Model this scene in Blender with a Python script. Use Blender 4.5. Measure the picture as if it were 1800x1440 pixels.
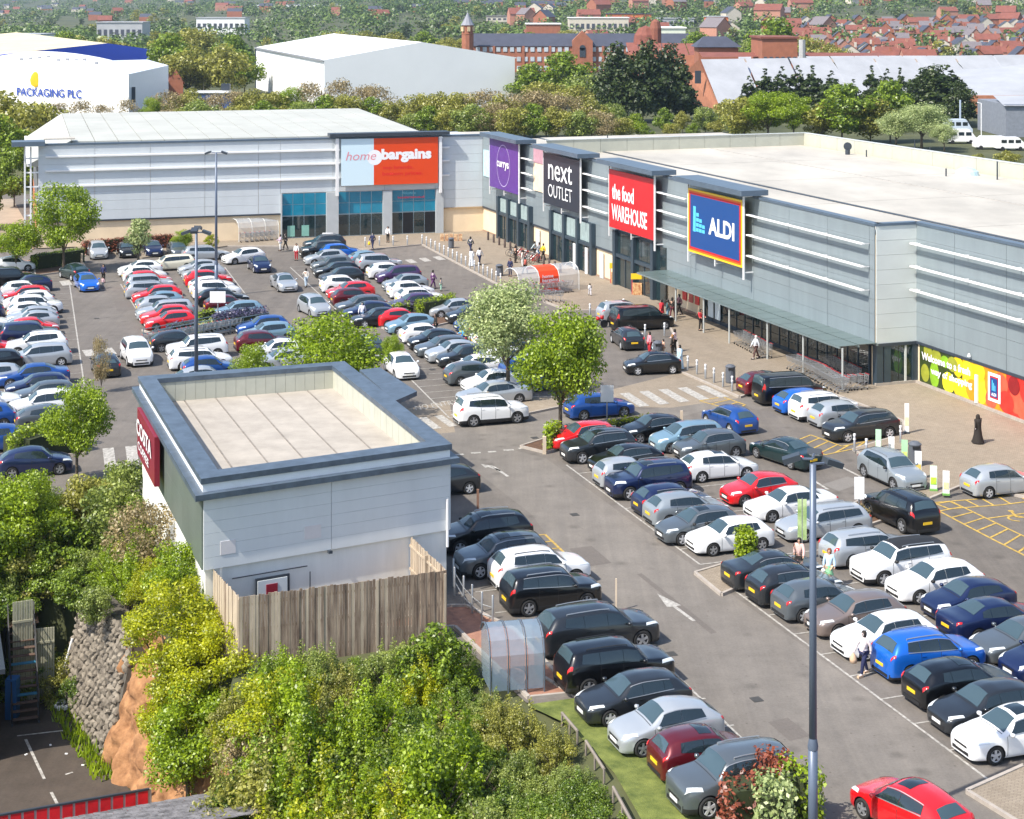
import bpy, bmesh, math, random
import numpy as np
from mathutils import Vector, Matrix
from mathutils import noise as mnoise
random.seed(7)
for _o in list(bpy.data.objects): bpy.data.objects.remove(_o, do_unlink=True)
SC = bpy.context.scene
COL = SC.collection
# ---------------------------------------------------------------- camera, sky, sun, exposure
CAM_H = 26.0      # drone height above the car park
FPX = 3000.0      # focal length in units of a picture 1800 wide
cam_d = bpy.data.cameras.new('camera'); cam = bpy.data.objects.new('camera', cam_d); COL.objects.link(cam)
cam.location = (0, 0, CAM_H); cam.rotation_euler = (math.radians(90), 0, 0)
cam_d.sensor_width = 36; cam_d.lens = FPX/1800*36; cam_d.shift_y = -(720-5)/1800
cam_d.clip_start = 0.5; cam_d.clip_end = 30000
SC.camera = cam
SUN_EL = math.radians(50); SUN_DIR = Vector((-0.80, -0.60, 0)).normalized()
W = bpy.data.worlds.new('World'); SC.world = W; W.use_nodes = True
_nt = W.node_tree
_bg = _nt.nodes['Background']; _sky = _nt.nodes.new('ShaderNodeTexSky'); _sky.sky_type = 'NISHITA'
_sky.sun_disc = False; _sky.sun_elevation = SUN_EL; _sky.sun_rotation = math.atan2(SUN_DIR.x, SUN_DIR.y)
_sky.air_density = 1.0; _sky.dust_density = 1.5; _sky.ozone_density = 1.0
_nt.links.new(_sky.outputs[0], _bg.inputs[0]); _bg.inputs[1].default_value = 0.125
sun_d = bpy.data.lights.new('sun', 'SUN'); sun = bpy.data.objects.new('sun', sun_d); COL.objects.link(sun)
sun_d.energy = 3.7; sun_d.angle = math.radians(0.6); sun_d.color = (1.0, 0.935, 0.83)
_sv = Vector((SUN_DIR.x*math.cos(SUN_EL), SUN_DIR.y*math.cos(SUN_EL), math.sin(SUN_EL)))
sun.rotation_euler = _sv.to_track_quat('Z', 'Y').to_euler()
SC.view_settings.view_transform = 'Standard'; SC.view_settings.look = 'None'
SC.view_settings.exposure = 0.92; SC.view_settings.gamma = 1.0; SC.view_settings.use_curve_mapping = False

# ---------------------------------------------------------------- places on the ground
A = Vector((-.3345, .9424, 0)); B = Vector((.9424, .3345, 0)); UP = Vector((0, 0, 1))
def G(x, y, z=0.0):
    Y = (CAM_H-z)*FPX/(y-5.0)
    return Vector(((x-900)/FPX*Y, Y, z))
def ZAT(y, Y): return CAM_H-(y-5.0)*Y/FPX
def V(x, y, z): return Vector((x, y, z))

# ---------------------------------------------------------------- materials
MATS = {}
def mat(name, col, rough=.7, metal=0.0, var=.12, scale=1.5, coat=0.0, spec=.5, bump=0.0, bscale=20, col2=None, stretch=None, emit=None):
    if name in MATS: return MATS[name]
    m = bpy.data.materials.new(name); m.use_nodes = True; nt = m.node_tree; b = nt.nodes['Principled BSDF']
    b.inputs['Roughness'].default_value = rough; b.inputs['Metallic'].default_value = metal
    b.inputs['Specular IOR Level'].default_value = spec
    if coat: b.inputs['Coat Weight'].default_value = coat; b.inputs['Coat Roughness'].default_value = .07
    c = (*col, 1)
    if var or col2:
        geo = nt.nodes.new('ShaderNodeNewGeometry'); mp = nt.nodes.new('ShaderNodeMapping')
        nt.links.new(geo.outputs['Position'], mp.inputs[0])
        if stretch: mp.inputs['Scale'].default_value = stretch
        n = nt.nodes.new('ShaderNodeTexNoise'); n.inputs['Scale'].default_value = scale; n.inputs['Detail'].default_value = 6
        n.inputs['Roughness'].default_value = .65
        nt.links.new(mp.outputs[0], n.inputs['Vector'])
        r = nt.nodes.new('ShaderNodeValToRGB'); r.color_ramp.elements[0].position = .3; r.color_ramp.elements[1].position = .7
        lo = tuple(x*(1-var) for x in col); hi = col2 if col2 else tuple(min(1, x*(1+var)) for x in col)
        r.color_ramp.elements[0].color = (*lo, 1); r.color_ramp.elements[1].color = (*hi, 1)
        nt.links.new(n.outputs[0], r.inputs[0]); nt.links.new(r.outputs[0], b.inputs['Base Color'])
        if bump:
            n2 = nt.nodes.new('ShaderNodeTexNoise'); n2.inputs['Scale'].default_value = bscale; n2.inputs['Detail'].default_value = 4
            nt.links.new(mp.outputs[0], n2.inputs['Vector'])
            bp = nt.nodes.new('ShaderNodeBump'); bp.inputs['Strength'].default_value = bump; bp.inputs['Distance'].default_value = .05
            nt.links.new(n2.outputs[0], bp.inputs['Height']); nt.links.new(bp.outputs[0], b.inputs['Normal'])
    else:
        b.inputs['Base Color'].default_value = c
    MATS[name] = m; return m

def leafmat(name, c1, c2, trans=.3, scale=.8):
    if name in MATS: return MATS[name]
    m = bpy.data.materials.new(name); m.use_nodes = True; nt = m.node_tree
    for n in list(nt.nodes): nt.nodes.remove(n)
    out = nt.nodes.new('ShaderNodeOutputMaterial')
    geo = nt.nodes.new('ShaderNodeNewGeometry'); n = nt.nodes.new('ShaderNodeTexNoise'); n.inputs['Scale'].default_value = scale
    n.inputs['Detail'].default_value = 3
    nt.links.new(geo.outputs['Position'], n.inputs['Vector'])
    add = nt.nodes.new('ShaderNodeMath'); add.operation = 'MULTIPLY_ADD'
    nt.links.new(geo.outputs['Random Per Island'], add.inputs[0]); add.inputs[1].default_value = .55
    nt.links.new(n.outputs[0], add.inputs[2])
    r = nt.nodes.new('ShaderNodeValToRGB'); r.color_ramp.elements[0].position = .45; r.color_ramp.elements[1].position = 1.0
    r.color_ramp.elements[0].color = (*c1, 1); r.color_ramp.elements[1].color = (*c2, 1)
    nt.links.new(add.outputs[0], r.inputs[0])
    d = nt.nodes.new('ShaderNodeBsdfDiffuse'); t = nt.nodes.new('ShaderNodeBsdfTranslucent'); mx = nt.nodes.new('ShaderNodeMixShader')
    g = nt.nodes.new('ShaderNodeBsdfGlossy'); g.inputs['Roughness'].default_value = .45; mx2 = nt.nodes.new('ShaderNodeMixShader')
    mx.inputs[0].default_value = trans; mx2.inputs[0].default_value = .05
    nt.links.new(r.outputs[0], d.inputs[0]); nt.links.new(r.outputs[0], t.inputs[0])
    nt.links.new(d.outputs[0], mx.inputs[1]); nt.links.new(t.outputs[0], mx.inputs[2])
    nt.links.new(mx.outputs[0], mx2.inputs[1]); nt.links.new(g.outputs[0], mx2.inputs[2])
    nt.links.new(mx2.outputs[0], out.inputs[0]); MATS[name] = m; return m

M_white = mat('white_paint', (.78, .78, .78), .5, var=.04)
M_steel = mat('galvanised_steel', (.42, .43, .44), .4, .7, var=.1)
M_dark = mat('dark_grey_metal', (.035, .045, .06), .45, var=.1)
M_black = mat('black_plastic', (.015, .015, .016), .6, var=.1)
M_glass = mat('tinted_glass', (.012, .02, .026), .06, var=0, spec=.9)
M_sglass = mat('car_side_glass', (.014, .024, .03), .05, var=0, spec=1.0)
M_cglass = mat('car_glass', (.045, .075, .09), .04, var=0, spec=1.0)  # windscreens, rear windows: reflected sky and interior light put into a lighter blue base

# ---------------------------------------------------------------- objects
def wloc(o):
    v = Vector((0, 0, 0))
    while o: v += o.location; o = o.parent
    return v
def tag(o, label=None, cat=None, group=None, kind=None):
    if label: o['label'] = label
    if cat: o['category'] = cat
    if group: o['group'] = group
    if kind: o['kind'] = kind
    return o
def empty(name, loc, label, cat, group=None, rz=0.0):
    o = bpy.data.objects.new(name, None); COL.objects.link(o); o.location = loc; o.rotation_euler = (0, 0, rz)
    o.empty_display_size = .2
    return tag(o, label, cat, group)
def link(name, me, parent=None, m=None, loc=None):
    o = bpy.data.objects.new(name, me); COL.objects.link(o); o.parent = parent
    if loc is not None: o.location = loc
    if m:
        if not me.materials: me.materials.append(None)
        o.material_slots[0].link = 'OBJECT'; o.material_slots[0].material = m
    return o
def copy_tree(src, parent=None):
    c = src.copy(); COL.objects.link(c); c.parent = parent
    for ch in src.children: copy_tree(ch, c)
    return c
class MB:
    def __init__(s): s.v = []; s.f = []; s.m = []
    def add(s, vs, fs, m=0):
        b = len(s.v); s.v += [Vector(v) for v in vs]; s.f += [tuple(i+b for i in f) for f in fs]; s.m += [m]*len(fs); return s
    def box(s, c, sx, sy, sz, ax=None, ay=None, m=0):
        c = Vector(c); ax = Vector(ax) if ax is not None else Vector((1, 0, 0)); ay = Vector(ay) if ay is not None else UP.cross(ax)
        az = ax.cross(ay); hx, hy, hz = ax*sx/2, ay*sy/2, az*sz/2
        p = [c-hx-hy-hz, c+hx-hy-hz, c+hx+hy-hz, c-hx+hy-hz, c-hx-hy+hz, c+hx-hy+hz, c+hx+hy+hz, c-hx+hy+hz]
        return s.add(p, [(0, 3, 2, 1), (4, 5, 6, 7), (0, 1, 5, 4), (1, 2, 6, 5), (2, 3, 7, 6), (3, 0, 4, 7)], m)
    def tube(s, a, b, r0, r1=None, n=8, m=0, cap=True):
        a = Vector(a); b = Vector(b); r1 = r0 if r1 is None else r1; d = (b-a)
        if d.length < 1e-6: return s
        d.normalize(); t = Vector((1, 0, 0)) if abs(d.x) < .8 else Vector((0, 1, 0)); u = d.cross(t).normalized(); w = d.cross(u)
        vs = []
        for k in range(n):
            q = 2*math.pi*k/n; e = u*math.cos(q)+w*math.sin(q); vs += [a+e*r0, b+e*r1]
        fs = [(2*k, 2*((k+1) % n), 2*((k+1) % n)+1, 2*k+1) for k in range(n)]
        if cap: fs += [tuple(2*k for k in range(n))[::-1], tuple(2*k+1 for k in range(n))]
        return s.add(vs, fs, m)
    def prism(s, poly, z0, z1, m=0):
        n = len(poly); ar = sum(poly[i][0]*poly[(i+1) % n][1]-poly[(i+1) % n][0]*poly[i][1] for i in range(n))
        if ar < 0: poly = poly[::-1]
        vs = [V(p[0], p[1], z0) for p in poly]+[V(p[0], p[1], z1) for p in poly]
        fs = [tuple(range(n))[::-1], tuple(range(n, 2*n))]+[(i, (i+1) % n, n+(i+1) % n, n+i) for i in range(n)]
        return s.add(vs, fs, m)
    def lathe(s, c, prof, n=12, m=0):
        c = Vector(c); vs = []; k = len(prof)
        for i in range(n):
            q = 2*math.pi*i/n
            for r, z in prof: vs.append(c+V(r*math.cos(q), r*math.sin(q), z))
        fs = [(i*k+j, ((i+1) % n)*k+j, ((i+1) % n)*k+j+1, i*k+j+1) for i in range(n) for j in range(k-1)]
        return s.add(vs, fs, m)
    def mesh(s, name, mats=(), smooth=False, off=None):
        me = bpy.data.meshes.new(name); o = off if off is not None else Vector((0, 0, 0))
        me.from_pydata([tuple(v-o) for v in s.v], [], s.f)
        for m in mats: me.materials.append(m)
        if len(mats) > 1: me.polygons.foreach_set('material_index', s.m)
        if smooth: me.polygons.foreach_set('use_smooth', [True]*len(me.polygons))
        me.update(); return me
    def build(s, name, mats, parent=None, world=True, smooth=False):
        if not isinstance(mats, (list, tuple)): mats = [mats]
        off = wloc(parent) if (parent and world) else None
        o = bpy.data.objects.new(name, s.mesh(name, mats, smooth, off)); COL.objects.link(o); o.parent = parent
        return o
def thingmesh(name, mb, m, loc, label, cat, group=None, smooth=False, kind=None):
    o = bpy.data.objects.new(name, mb.mesh(name, m if isinstance(m, (list, tuple)) else [m], smooth, Vector(loc))); COL.objects.link(o); o.location = loc
    return tag(o, label, cat, group, kind)
def struct(name, mb, m, smooth=False):
    o = mb.build(name, m, None, True, smooth); o['kind'] = 'structure'; return o
def sheet(name, poly, z, m):
    mb = MB(); mb.add([V(p[0], p[1], z) for p in poly], [tuple(range(len(poly)))]); 
    o = struct(name, mb, m)
    bm = bmesh.new(); bm.from_mesh(o.data)
    for f in bm.faces:
        if f.normal.z < 0: f.normal_flip()
    bmesh.ops.triangulate(bm, faces=bm.faces[:]); bm.to_mesh(o.data); bm.free(); return o
def text(name, s, parent, origin, xdir, ydir, height, m, width=None, bold=0.0, shear=0.0, depth=.03, align='LEFT'):
    cu = bpy.data.curves.new(name, 'FONT'); cu.body = s; cu.size = 1; cu.extrude = 0; cu.offset = bold; cu.shear = shear; cu.align_x = align
    cu.space_line = .9; cu.resolution_u = 3
    o = bpy.data.objects.new(name, cu); COL.objects.link(o)
    dg = bpy.context.evaluated_depsgraph_get(); me = bpy.data.meshes.new_from_object(o.evaluated_get(dg)); bpy.data.objects.remove(o, do_unlink=True)
    xs = [v.co.x for v in me.vertices]; ys = [v.co.y for v in me.vertices]
    w = max(xs)-min(xs); h = max(ys)-min(ys); sy = height/h; sx = (width/w) if width else sy
    x0 = min(xs); y0 = min(ys); n = xdir.cross(ydir)
    wl = wloc(parent) if parent else Vector((0, 0, 0))
    for v in me.vertices:
        v.co = Vector(origin)-wl+xdir*((v.co.x-x0)*sx)+ydir*((v.co.y-y0)*sy)+n*depth
    me.materials.clear(); me.materials.append(m)
    ob = bpy.data.objects.new(name, me); COL.objects.link(ob); ob.parent = parent; return ob
ORD = ['nearest', 'second', 'third', 'fourth', 'fifth', 'sixth', 'seventh', 'eighth', 'ninth', 'tenth', 'eleventh', 'twelfth', 'thirteenth', 'fourteenth', 'fifteenth', 'sixteenth', 'seventeenth', 'eighteenth', 'nineteenth', 'twentieth']
# ================================================================ terrain and ground sheets
EDGE = [G(1500, 1900), G(1330, 1750), G(1150, 1470), G(1080, 1350), G(1000, 1262), G(925, 1235), G(800, 1138), G(425, 1192), G(357, 1130), V(-19.3, 88.3, 0), G(200, 862), G(0, 885), G(-300, 905)]
YARD = [G(-400, 1205, -6), G(102, 1218, -6), G(191, 1342, -6), G(300, 1480, -6), G(320, 2300, -6), G(-600, 2300, -6)]
def inpoly(x, y, P):
    c = False; n = len(P); j = n-1
    for i in range(n):
        if (P[i][1] > y) != (P[j][1] > y) and x < (P[j][0]-P[i][0])*(y-P[i][1])/(P[j][1]-P[i][1])+P[i][0]: c = not c
        j = i
    return c
def segd(x, y, a, b):
    dx, dy = b[0]-a[0], b[1]-a[1]; t = max(0, min(1, ((x-a[0])*dx+(y-a[1])*dy)/(dx*dx+dy*dy)))
    return math.hypot(x-a[0]-t*dx, y-a[1]-t*dy)
LOW = EDGE+[V(-200, 95, 0), V(-200, 10, 0), V(20, 10, 0)]
def zt(x, y):
    if y < 130:
        if inpoly(x, y, LOW):
            if inpoly(x, y, YARD) or min(segd(x, y, YARD[i], YARD[i+1]) for i in range(1, 5)) < 2.1: return -6.05
            d = min(segd(x, y, EDGE[i], EDGE[i+1]) for i in range(len(EDGE)-1))
            return -.05-min(5.6, .40*d)
        return -.05
    if y < 800: return -.05
    s = max(0.0, min(1.0, (x/y+.30)/.45))          # 0 on the left, 1 on the right: the town climbs on the right
    z = -.05+max(0, y-850)*(.006+.030*s)
    if y > 2600: z += (min(y, 6500)-2600)*.012*(1-s)
    if y > 2200: z += 22*mnoise.noise(V(x*.0011, y*.0006, 3))*min(1, (y-2200)/2500)
    if y > 4000: z += 55*max(0, mnoise.noise(V(x*.0005+4, 1, 8))+.35)*min(1, (y-4000)/2000)*(1-.6*s)
    return z
def terrain():
    mb = MB()
    xs = [-4200, -2500, -1500, -900, -500, -300, -200, -130, -90, -60]+[x*.6-48 for x in range(0, 111)]+[30, 45, 70, 110, 170, 260, 400, 650, 1000, 1500, 2500, 4200]
    xs = sorted(set(round(x, 2) for x in xs))
    ys = [0, 20, 30, 38, 44]+[44.6+.6*i for i in range(0, 96)]+[106, 115, 130, 160, 220, 320, 450, 600, 800, 850, 900, 1000, 1100, 1250, 1400, 1600, 1800, 2000, 2300, 2600, 3000, 3500, 4000, 4600, 5200, 6000, 7000, 8500]
    nx = len(xs)
    for y in ys:
        for x in xs: mb.v.append(V(x, y, zt(x, y)))
    for j in range(len(ys)-1):
        for i in range(nx-1): mb.f.append((j*nx+i, j*nx+i+1, (j+1)*nx+i+1, (j+1)*nx+i)); mb.m.append(0)
    m = mat('grassy_soil', (.04, .06, .02), .95, var=.5, scale=.05, col2=(.11, .115, .045))
    struct('ground', mb, m, True)
terrain()

def ground_mat(name, c, patch, stain, spots=True):
    m = bpy.data.materials.new(name); m.use_nodes = True; nt = m.node_tree; b = nt.nodes['Principled BSDF']; b.inputs['Roughness'].default_value = .85
    b.inputs['Specular IOR Level'].default_value = .3
    geo = nt.nodes.new('ShaderNodeNewGeometry')
    def nz(sc, det, ro=.6, st=None):
        n = nt.nodes.new('ShaderNodeTexNoise'); n.inputs['Scale'].default_value = sc; n.inputs['Detail'].default_value = det; n.inputs['Roughness'].default_value = ro
        if st:
            mp = nt.nodes.new('ShaderNodeMapping'); mp.inputs['Scale'].default_value = st; mp.inputs['Rotation'].default_value = (0, 0, math.radians(-19.5))
            nt.links.new(geo.outputs['Position'], mp.inputs[0]); nt.links.new(mp.outputs[0], n.inputs['Vector'])
        else: nt.links.new(geo.outputs['Position'], n.inputs['Vector'])
        return n
    def ramp(a, p0, p1, c0, c1):
        r = nt.nodes.new('ShaderNodeValToRGB'); r.color_ramp.elements[0].position = p0; r.color_ramp.elements[1].position = p1
        r.color_ramp.elements[0].color = (*c0, 1); r.color_ramp.elements[1].color = (*c1, 1); nt.links.new(a, r.inputs[0]); return r
    def mul(a, bb):
        x = nt.nodes.new('ShaderNodeMix'); x.data_type = 'RGBA'; x.blend_type = 'MULTIPLY'; x.inputs[0].default_value = 1
        nt.links.new(a, x.inputs[6]); nt.links.new(bb, x.inputs[7]); return x.outputs[2]
    base = ramp(nz(.09, 4, .7, (1, .35, 1)).outputs[0], .35, .65, tuple(x*(1-patch) for x in c), tuple(x*(1+patch) for x in c))
    fine = ramp(nz(9, 5, .8).outputs[0], .25, .75, (.8, .8, .8), (1.15, 1.15, 1.15))
    mid = ramp(nz(.7, 5, .7).outputs[0], .3, .7, (1-stain, 1-stain, 1-stain), (1+stain*.4,)*3)
    out = mul(mul(base.outputs[0], fine.outputs[0]), mid.outputs[0])
    if spots:
        vo = nt.nodes.new('ShaderNodeTexVoronoi'); vo.inputs['Scale'].default_value = .55; nt.links.new(geo.outputs['Position'], vo.inputs['Vector'])
        sp = ramp(vo.outputs['Distance'], .05, .22, (.72, .72, .72), (1, 1, 1)); out = mul(out, sp.outputs[0])
    if spots:                                # tyre polished streaks along the lanes and small oil drips
        st_ = ramp(nz(1.0, 5, .7, (1.6, .06, 1)).outputs[0], .35, .7, (.90, .90, .90), (1.10, 1.09, 1.07)); out = mul(out, st_.outputs[0])
        v2 = nt.nodes.new('ShaderNodeTexVoronoi'); v2.inputs['Scale'].default_value = 1.7; nt.links.new(geo.outputs['Position'], v2.inputs['Vector'])
        s2 = ramp(v2.outputs['Distance'], .03, .10, (.62, .61, .60), (1, 1, 1)); out = mul(out, s2.outputs[0])
    nt.links.new(out, b.inputs['Base Color'])
    bp = nt.nodes.new('ShaderNodeBump'); bp.inputs['Strength'].default_value = .25; bp.inputs['Distance'].default_value = .02
    nt.links.new(nz(40, 3).outputs[0], bp.inputs['Height']); nt.links.new(bp.outputs[0], b.inputs['Normal'])
    return m
M_asph = ground_mat('car_park_asphalt', (.165, .148, .132), .14, .20)
M_road = ground_mat('road_asphalt', (.190, .172, .153), .13, .18)
def pave_mat():
    m = ground_mat('tan_block_paving', (.315, .265, .205), .10, .12, False); nt = m.node_tree; b = nt.nodes['Principled BSDF']
    src = b.inputs['Base Color'].links[0].from_socket
    geo = nt.nodes.new('ShaderNodeNewGeometry'); mp = nt.nodes.new('ShaderNodeMapping'); mp.inputs['Rotation'].default_value = (0, 0, math.radians(19.5))
    br = nt.nodes.new('ShaderNodeTexBrick'); br.inputs['Scale'].default_value = 2.2; br.inputs['Color1'].default_value = (1, 1, 1, 1); br.inputs['Color2'].default_value = (.84, .82, .8, 1)
    br.inputs['Mortar'].default_value = (.62, .6, .58, 1); br.inputs['Mortar Size'].default_value = .02
    nt.links.new(geo.outputs['Position'], mp.inputs[0]); nt.links.new(mp.outputs[0], br.inputs['Vector'])
    x = nt.nodes.new('ShaderNodeMix'); x.data_type = 'RGBA'; x.blend_type = 'MULTIPLY'; x.inputs[0].default_value = 1
    nt.links.new(src, x.inputs[6]); nt.links.new(br.outputs[0], x.inputs[7]); nt.links.new(x.outputs[2], b.inputs['Base Color']); return m
M_pave = pave_mat()
M_line = mat('worn_white_paint', (.28, .26, .23), .8, var=.4, scale=5, col2=(.54, .52, .48))
M_yel = mat('worn_yellow_paint', (.42, .27, .05), .8, var=.35, scale=4, col2=(.62, .42, .10))
M_kerb = mat('concrete_kerb', (.36, .32, .28), .85, var=.15, scale=3)
M_soil = mat('bark_mulch', (.11, .06, .035), .95, var=.4, scale=6, bump=.6)

sheet('car_park', [G(1700, 1900), G(1330, 1750), G(1150, 1470), G(1080, 1350), G(1000, 1262), G(925, 1235), G(800, 1122), G(425, 1174), G(357, 1130), V(-19.3, 88.3, 0), G(200, 862), G(0, 885), G(-300, 905),
      V(-75, 100, 0), V(-90, 232, 0), V(30, 232, 0), V(75, 140, 0), V(60, 40, 0)], 0.0, M_asph)
# lighter driving lane between the near rows, and the cross road
sheet('road', [G(1640, 1750), G(1330, 1440), G(1085, 1110), G(935, 905), G(800, 800), G(905, 792), G(960, 806), G(1310, 1062), G(1680, 1330), G(1950, 1530), G(2100, 1750)], .004, M_road)
sheet('road', [G(560, 792), G(800, 800), G(905, 792), G(1040, 770), G(1300, 708), G(1330, 722), G(1420, 700), G(1300, 700), G(1180, 715), G(905, 745), G(700, 762)], .0045, M_road)
# raised pavement
PAVE = [G(400, 434), G(560, 434), G(650, 440), G(742, 431), G(800, 462), G(870, 499), G(1000, 548), G(1060, 546), G(1172, 566), G(1190, 600), G(1196, 655), G(1300, 700), G(1392, 668), G(1480, 700), G(1588, 742), G(1590, 765), G(1500, 792), G(1632, 880), G(1700, 852), G(1900, 900)]
PAVE = PAVE+[V(62, 75, 0), V(75, 140, 0), V(40, 215, 0), V(-10, 215, 0), V(-62, 195, 0), G(250, 455)]
mb = MB(); mb.prism(PAVE, 0.001, .12); o = struct('pavement', mb, M_pave)
bm = bmesh.new(); bm.from_mesh(o.data); bmesh.ops.triangulate(bm, faces=[f for f in bm.faces if len(f.verts) > 4]); bm.to_mesh(o.data); bm.free()
def kerb(name, pts, w=.16, h=.13, m=None):
    mb = MB()
    for a, b in zip(pts, pts[1:]):
        a = V(a[0], a[1], 0); b = V(b[0], b[1], 0); d = (b-a); L = d.length; d.normalize(); n = max(1, int(L/1.8))
        for k in range(n):
            c = a+d*(L*(k+.5)/n); mb.box(V(c.x, c.y, h/2), L/n-.015, w, h, d)
    struct(name, mb, m or M_kerb)
kerb('kerb', PAVE[:20])
kerb('kerb', [G(1600, 1900), G(1460, 1700), G(1250, 1425), G(1185, 1345), G(1010, 1225), G(950, 1190)], h=.1)
# tan ramps of the crossing tables, islands
sheet('crossing_table', [G(700, 722), G(790, 705), G(800, 760), G(740, 765)], .006, M_pave)
sheet('crossing_table', [G(1055, 690), G(1196, 655), G(1300, 700), G(1180, 717), G(1120, 716)], .006, M_pave)
sheet('crossing_table', [G(640, 540), G(735, 525), G(800, 565), G(700, 590)], .006, M_pave)
def island(pts, m=M_soil, top=.10):
    mb = MB(); mb.prism([V(p.x, p.y, 0) for p in pts], .002, top); struct('planting_bed', mb, m); kerb('kerb', pts+[pts[0]], .14, .14)
island([G(905, 702), G(985, 700), G(1010, 712), G(900, 735), G(880, 722)], M_pave)
island([G(915, 787), G(985, 765), G(1025, 760), G(1000, 785), G(960, 798)])
island([G(1222, 1010), G(1275, 994), G(1335, 1002), G(1310, 1030), G(1268, 1048)], M_pave)
island([G(1700, 1395), G(1800, 1350), G(1900, 1400), G(1900, 1480), G(1830, 1475)], M_pave)
island([G(1455, 905), G(1520, 880), G(1560, 915), G(1500, 935)])
island([G(1040, 752), G(1120, 740), G(1150, 747), G(1080, 762)])
island([G(640, 563), G(830, 532), G(860, 552), G(700, 590)], M_soil)
island([G(250, 582), G(470, 560), G(500, 572), G(300, 600)], M_soil)
island([G(62, 498-12), G(60, 470), G(145, 462), G(152, 474)], M_soil)
island([G(5, 810), G(30, 775), G(140, 768), G(150, 800)], M_soil)
island([G(640, 1088+20), G(800, 1105), G(930, 1230), G(1010, 1222), G(905, 1110), G(820, 1068), G(790, 1068)], mat('red_brown_paving', (.30, .15, .10), .9, var=.2, scale=3), .05)
# painted marks: every one a thin sheet lying on the ground
MARK = [0]
def strip(a, b, w, m=M_line, z=.012, name='painted_line'):
    a = V(a[0], a[1], 0); b = V(b[0], b[1], 0); d = (b-a).normalized(); n = V(-d.y, d.x, 0)*w/2; MARK[0] += 1
    zz = z+.00001*(MARK[0] % 40)*8
    mb = MB(); mb.add([V(*(p.xy), zz) for p in (a-n, b-n, b+n, a+n)], [(0, 1, 2, 3)]); return struct(name, mb, m)
P11, P16 = G(1350, 1082), G(1606, 1273); STEP = (P16-P11)/5
def bl(k): return P11+STEP*(k-11)
strip(bl(.2), bl(8), .10); strip(bl(9.2), bl(19), .10)
for k in list(range(1, 9))+list(range(9, 19)): strip(bl(k), bl(k)+B*4.9, .09)
for k in range(0, 20): strip(bl(k)+B*4.95, bl(k)+B*9.8, .09)
LK = [G(866, 905), G(1085, 1080), G(1440, 1420)]
strip(G(868, 900), G(1090, 1090), .09); strip(G(1090, 1090), G(1480, 1470), .09)
for p in [(925, 948), (962, 985), (1010, 1020), (1050, 1055), (1092, 1100), (1150, 1150), (1195, 1190), (1240, 1228), (1290, 1275), (1345, 1325)]:
    q = G(*p); strip(q, q-B*4.7, .09)
for s_, e_, n in [((118, 470), (150, 690), 18), ((212, 500), (268, 590), 12), ((395, 470), (510, 620), 18), ((510, 470), (640, 590), 16), ((655, 600), (790, 735), 14)]:
    a, b = G(*s_), G(*e_); strip(a, b, .1)
    for k in range(n+1):
        c = a+(b-a)*(k/n); strip(c, c+(B if s_[0] in (212, 510, 655) else -B)*4.8, .08)
# dashes, give-way marks and zebra stripes
for p, q in [((800, 800), (815, 799)), ((828, 797), (845, 796)), ((858, 795), (872, 794)), ((885, 792), (903, 791)), ((912, 789), (935, 786)), ((955, 747), (985, 744))]: strip(G(*p), G(*q), .28)
for p, q in [((1480, 822), (1512, 838)), ((1430, 845), (1456, 861))]: strip(G(*p), G(*q), .16)
def zebra(p0, p1, q0, q1, n, duty=.5):
    p0, p1, q0, q1 = G(*p0), G(*p1), G(*q0), G(*q1)
    for k in range(n):
        a = (k+.25)/n; b = a+duty/n; MARK[0] += 1
        mb = MB(); mb.add([V(*(p0.lerp(p1, a)).xy, .02), V(*(p0.lerp(p1, b)).xy, .02), V(*(q0.lerp(q1, b)).xy, .02), V(*(q0.lerp(q1, a)).xy, .02)], [(0, 1, 2, 3)]); struct('zebra_stripe', mb, M_line)
zebra((1080, 693), (1248, 677), (1115, 717), (1290, 697), 5)
zebra((728, 736), (812, 726), (755, 756), (838, 744), 3)
zebra((705, 458), (778, 450), (715, 464), (790, 456), 3)
zebra((60, 500), (130, 492), (66, 508), (136, 500), 2)
zebra((135, 617), (205, 611), (142, 628), (215, 622), 2)
zebra((170, 790), (250, 783), (175, 830), (255, 820), 2)
def arrow(tail, tip, w=.16, hw=.55, hl=1.1, bend=None):
    t = G(*tail); h = G(*tip); d = (h-t).normalized(); n = V(-d.y, d.x, 0); s = h-d*hl
    mb = MB(); mb.add([V(*p.xy, .014) for p in (t-n*w/2, s-n*w/2, s+n*w/2, t+n*w/2)], [(0, 1, 2, 3)])
    mb.add([V(*p.xy, .014) for p in (s-n*hw/2, h, s+n*hw/2)], [(0, 1, 2)]); struct('road_arrow', mb, M_line)
arrow((1220, 1092), (1155, 1044), .17, .68, 1.7)
arrow((893, 838), (866, 820), .18, .18, .1); arrow((880, 828), (845, 816), .16, .6, .8)
arrow((1275, 790), (1300, 778), .16, .5, .8)
text('road_text', 'NO ENTRY', None, G(732, 722), (G(790, 713)-G(732, 722)).normalized(), (G(724, 706)-G(732, 722)).normalized(), 1.3, M_line, width=3.2, depth=.016)['kind'] = 'structure'
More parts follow.
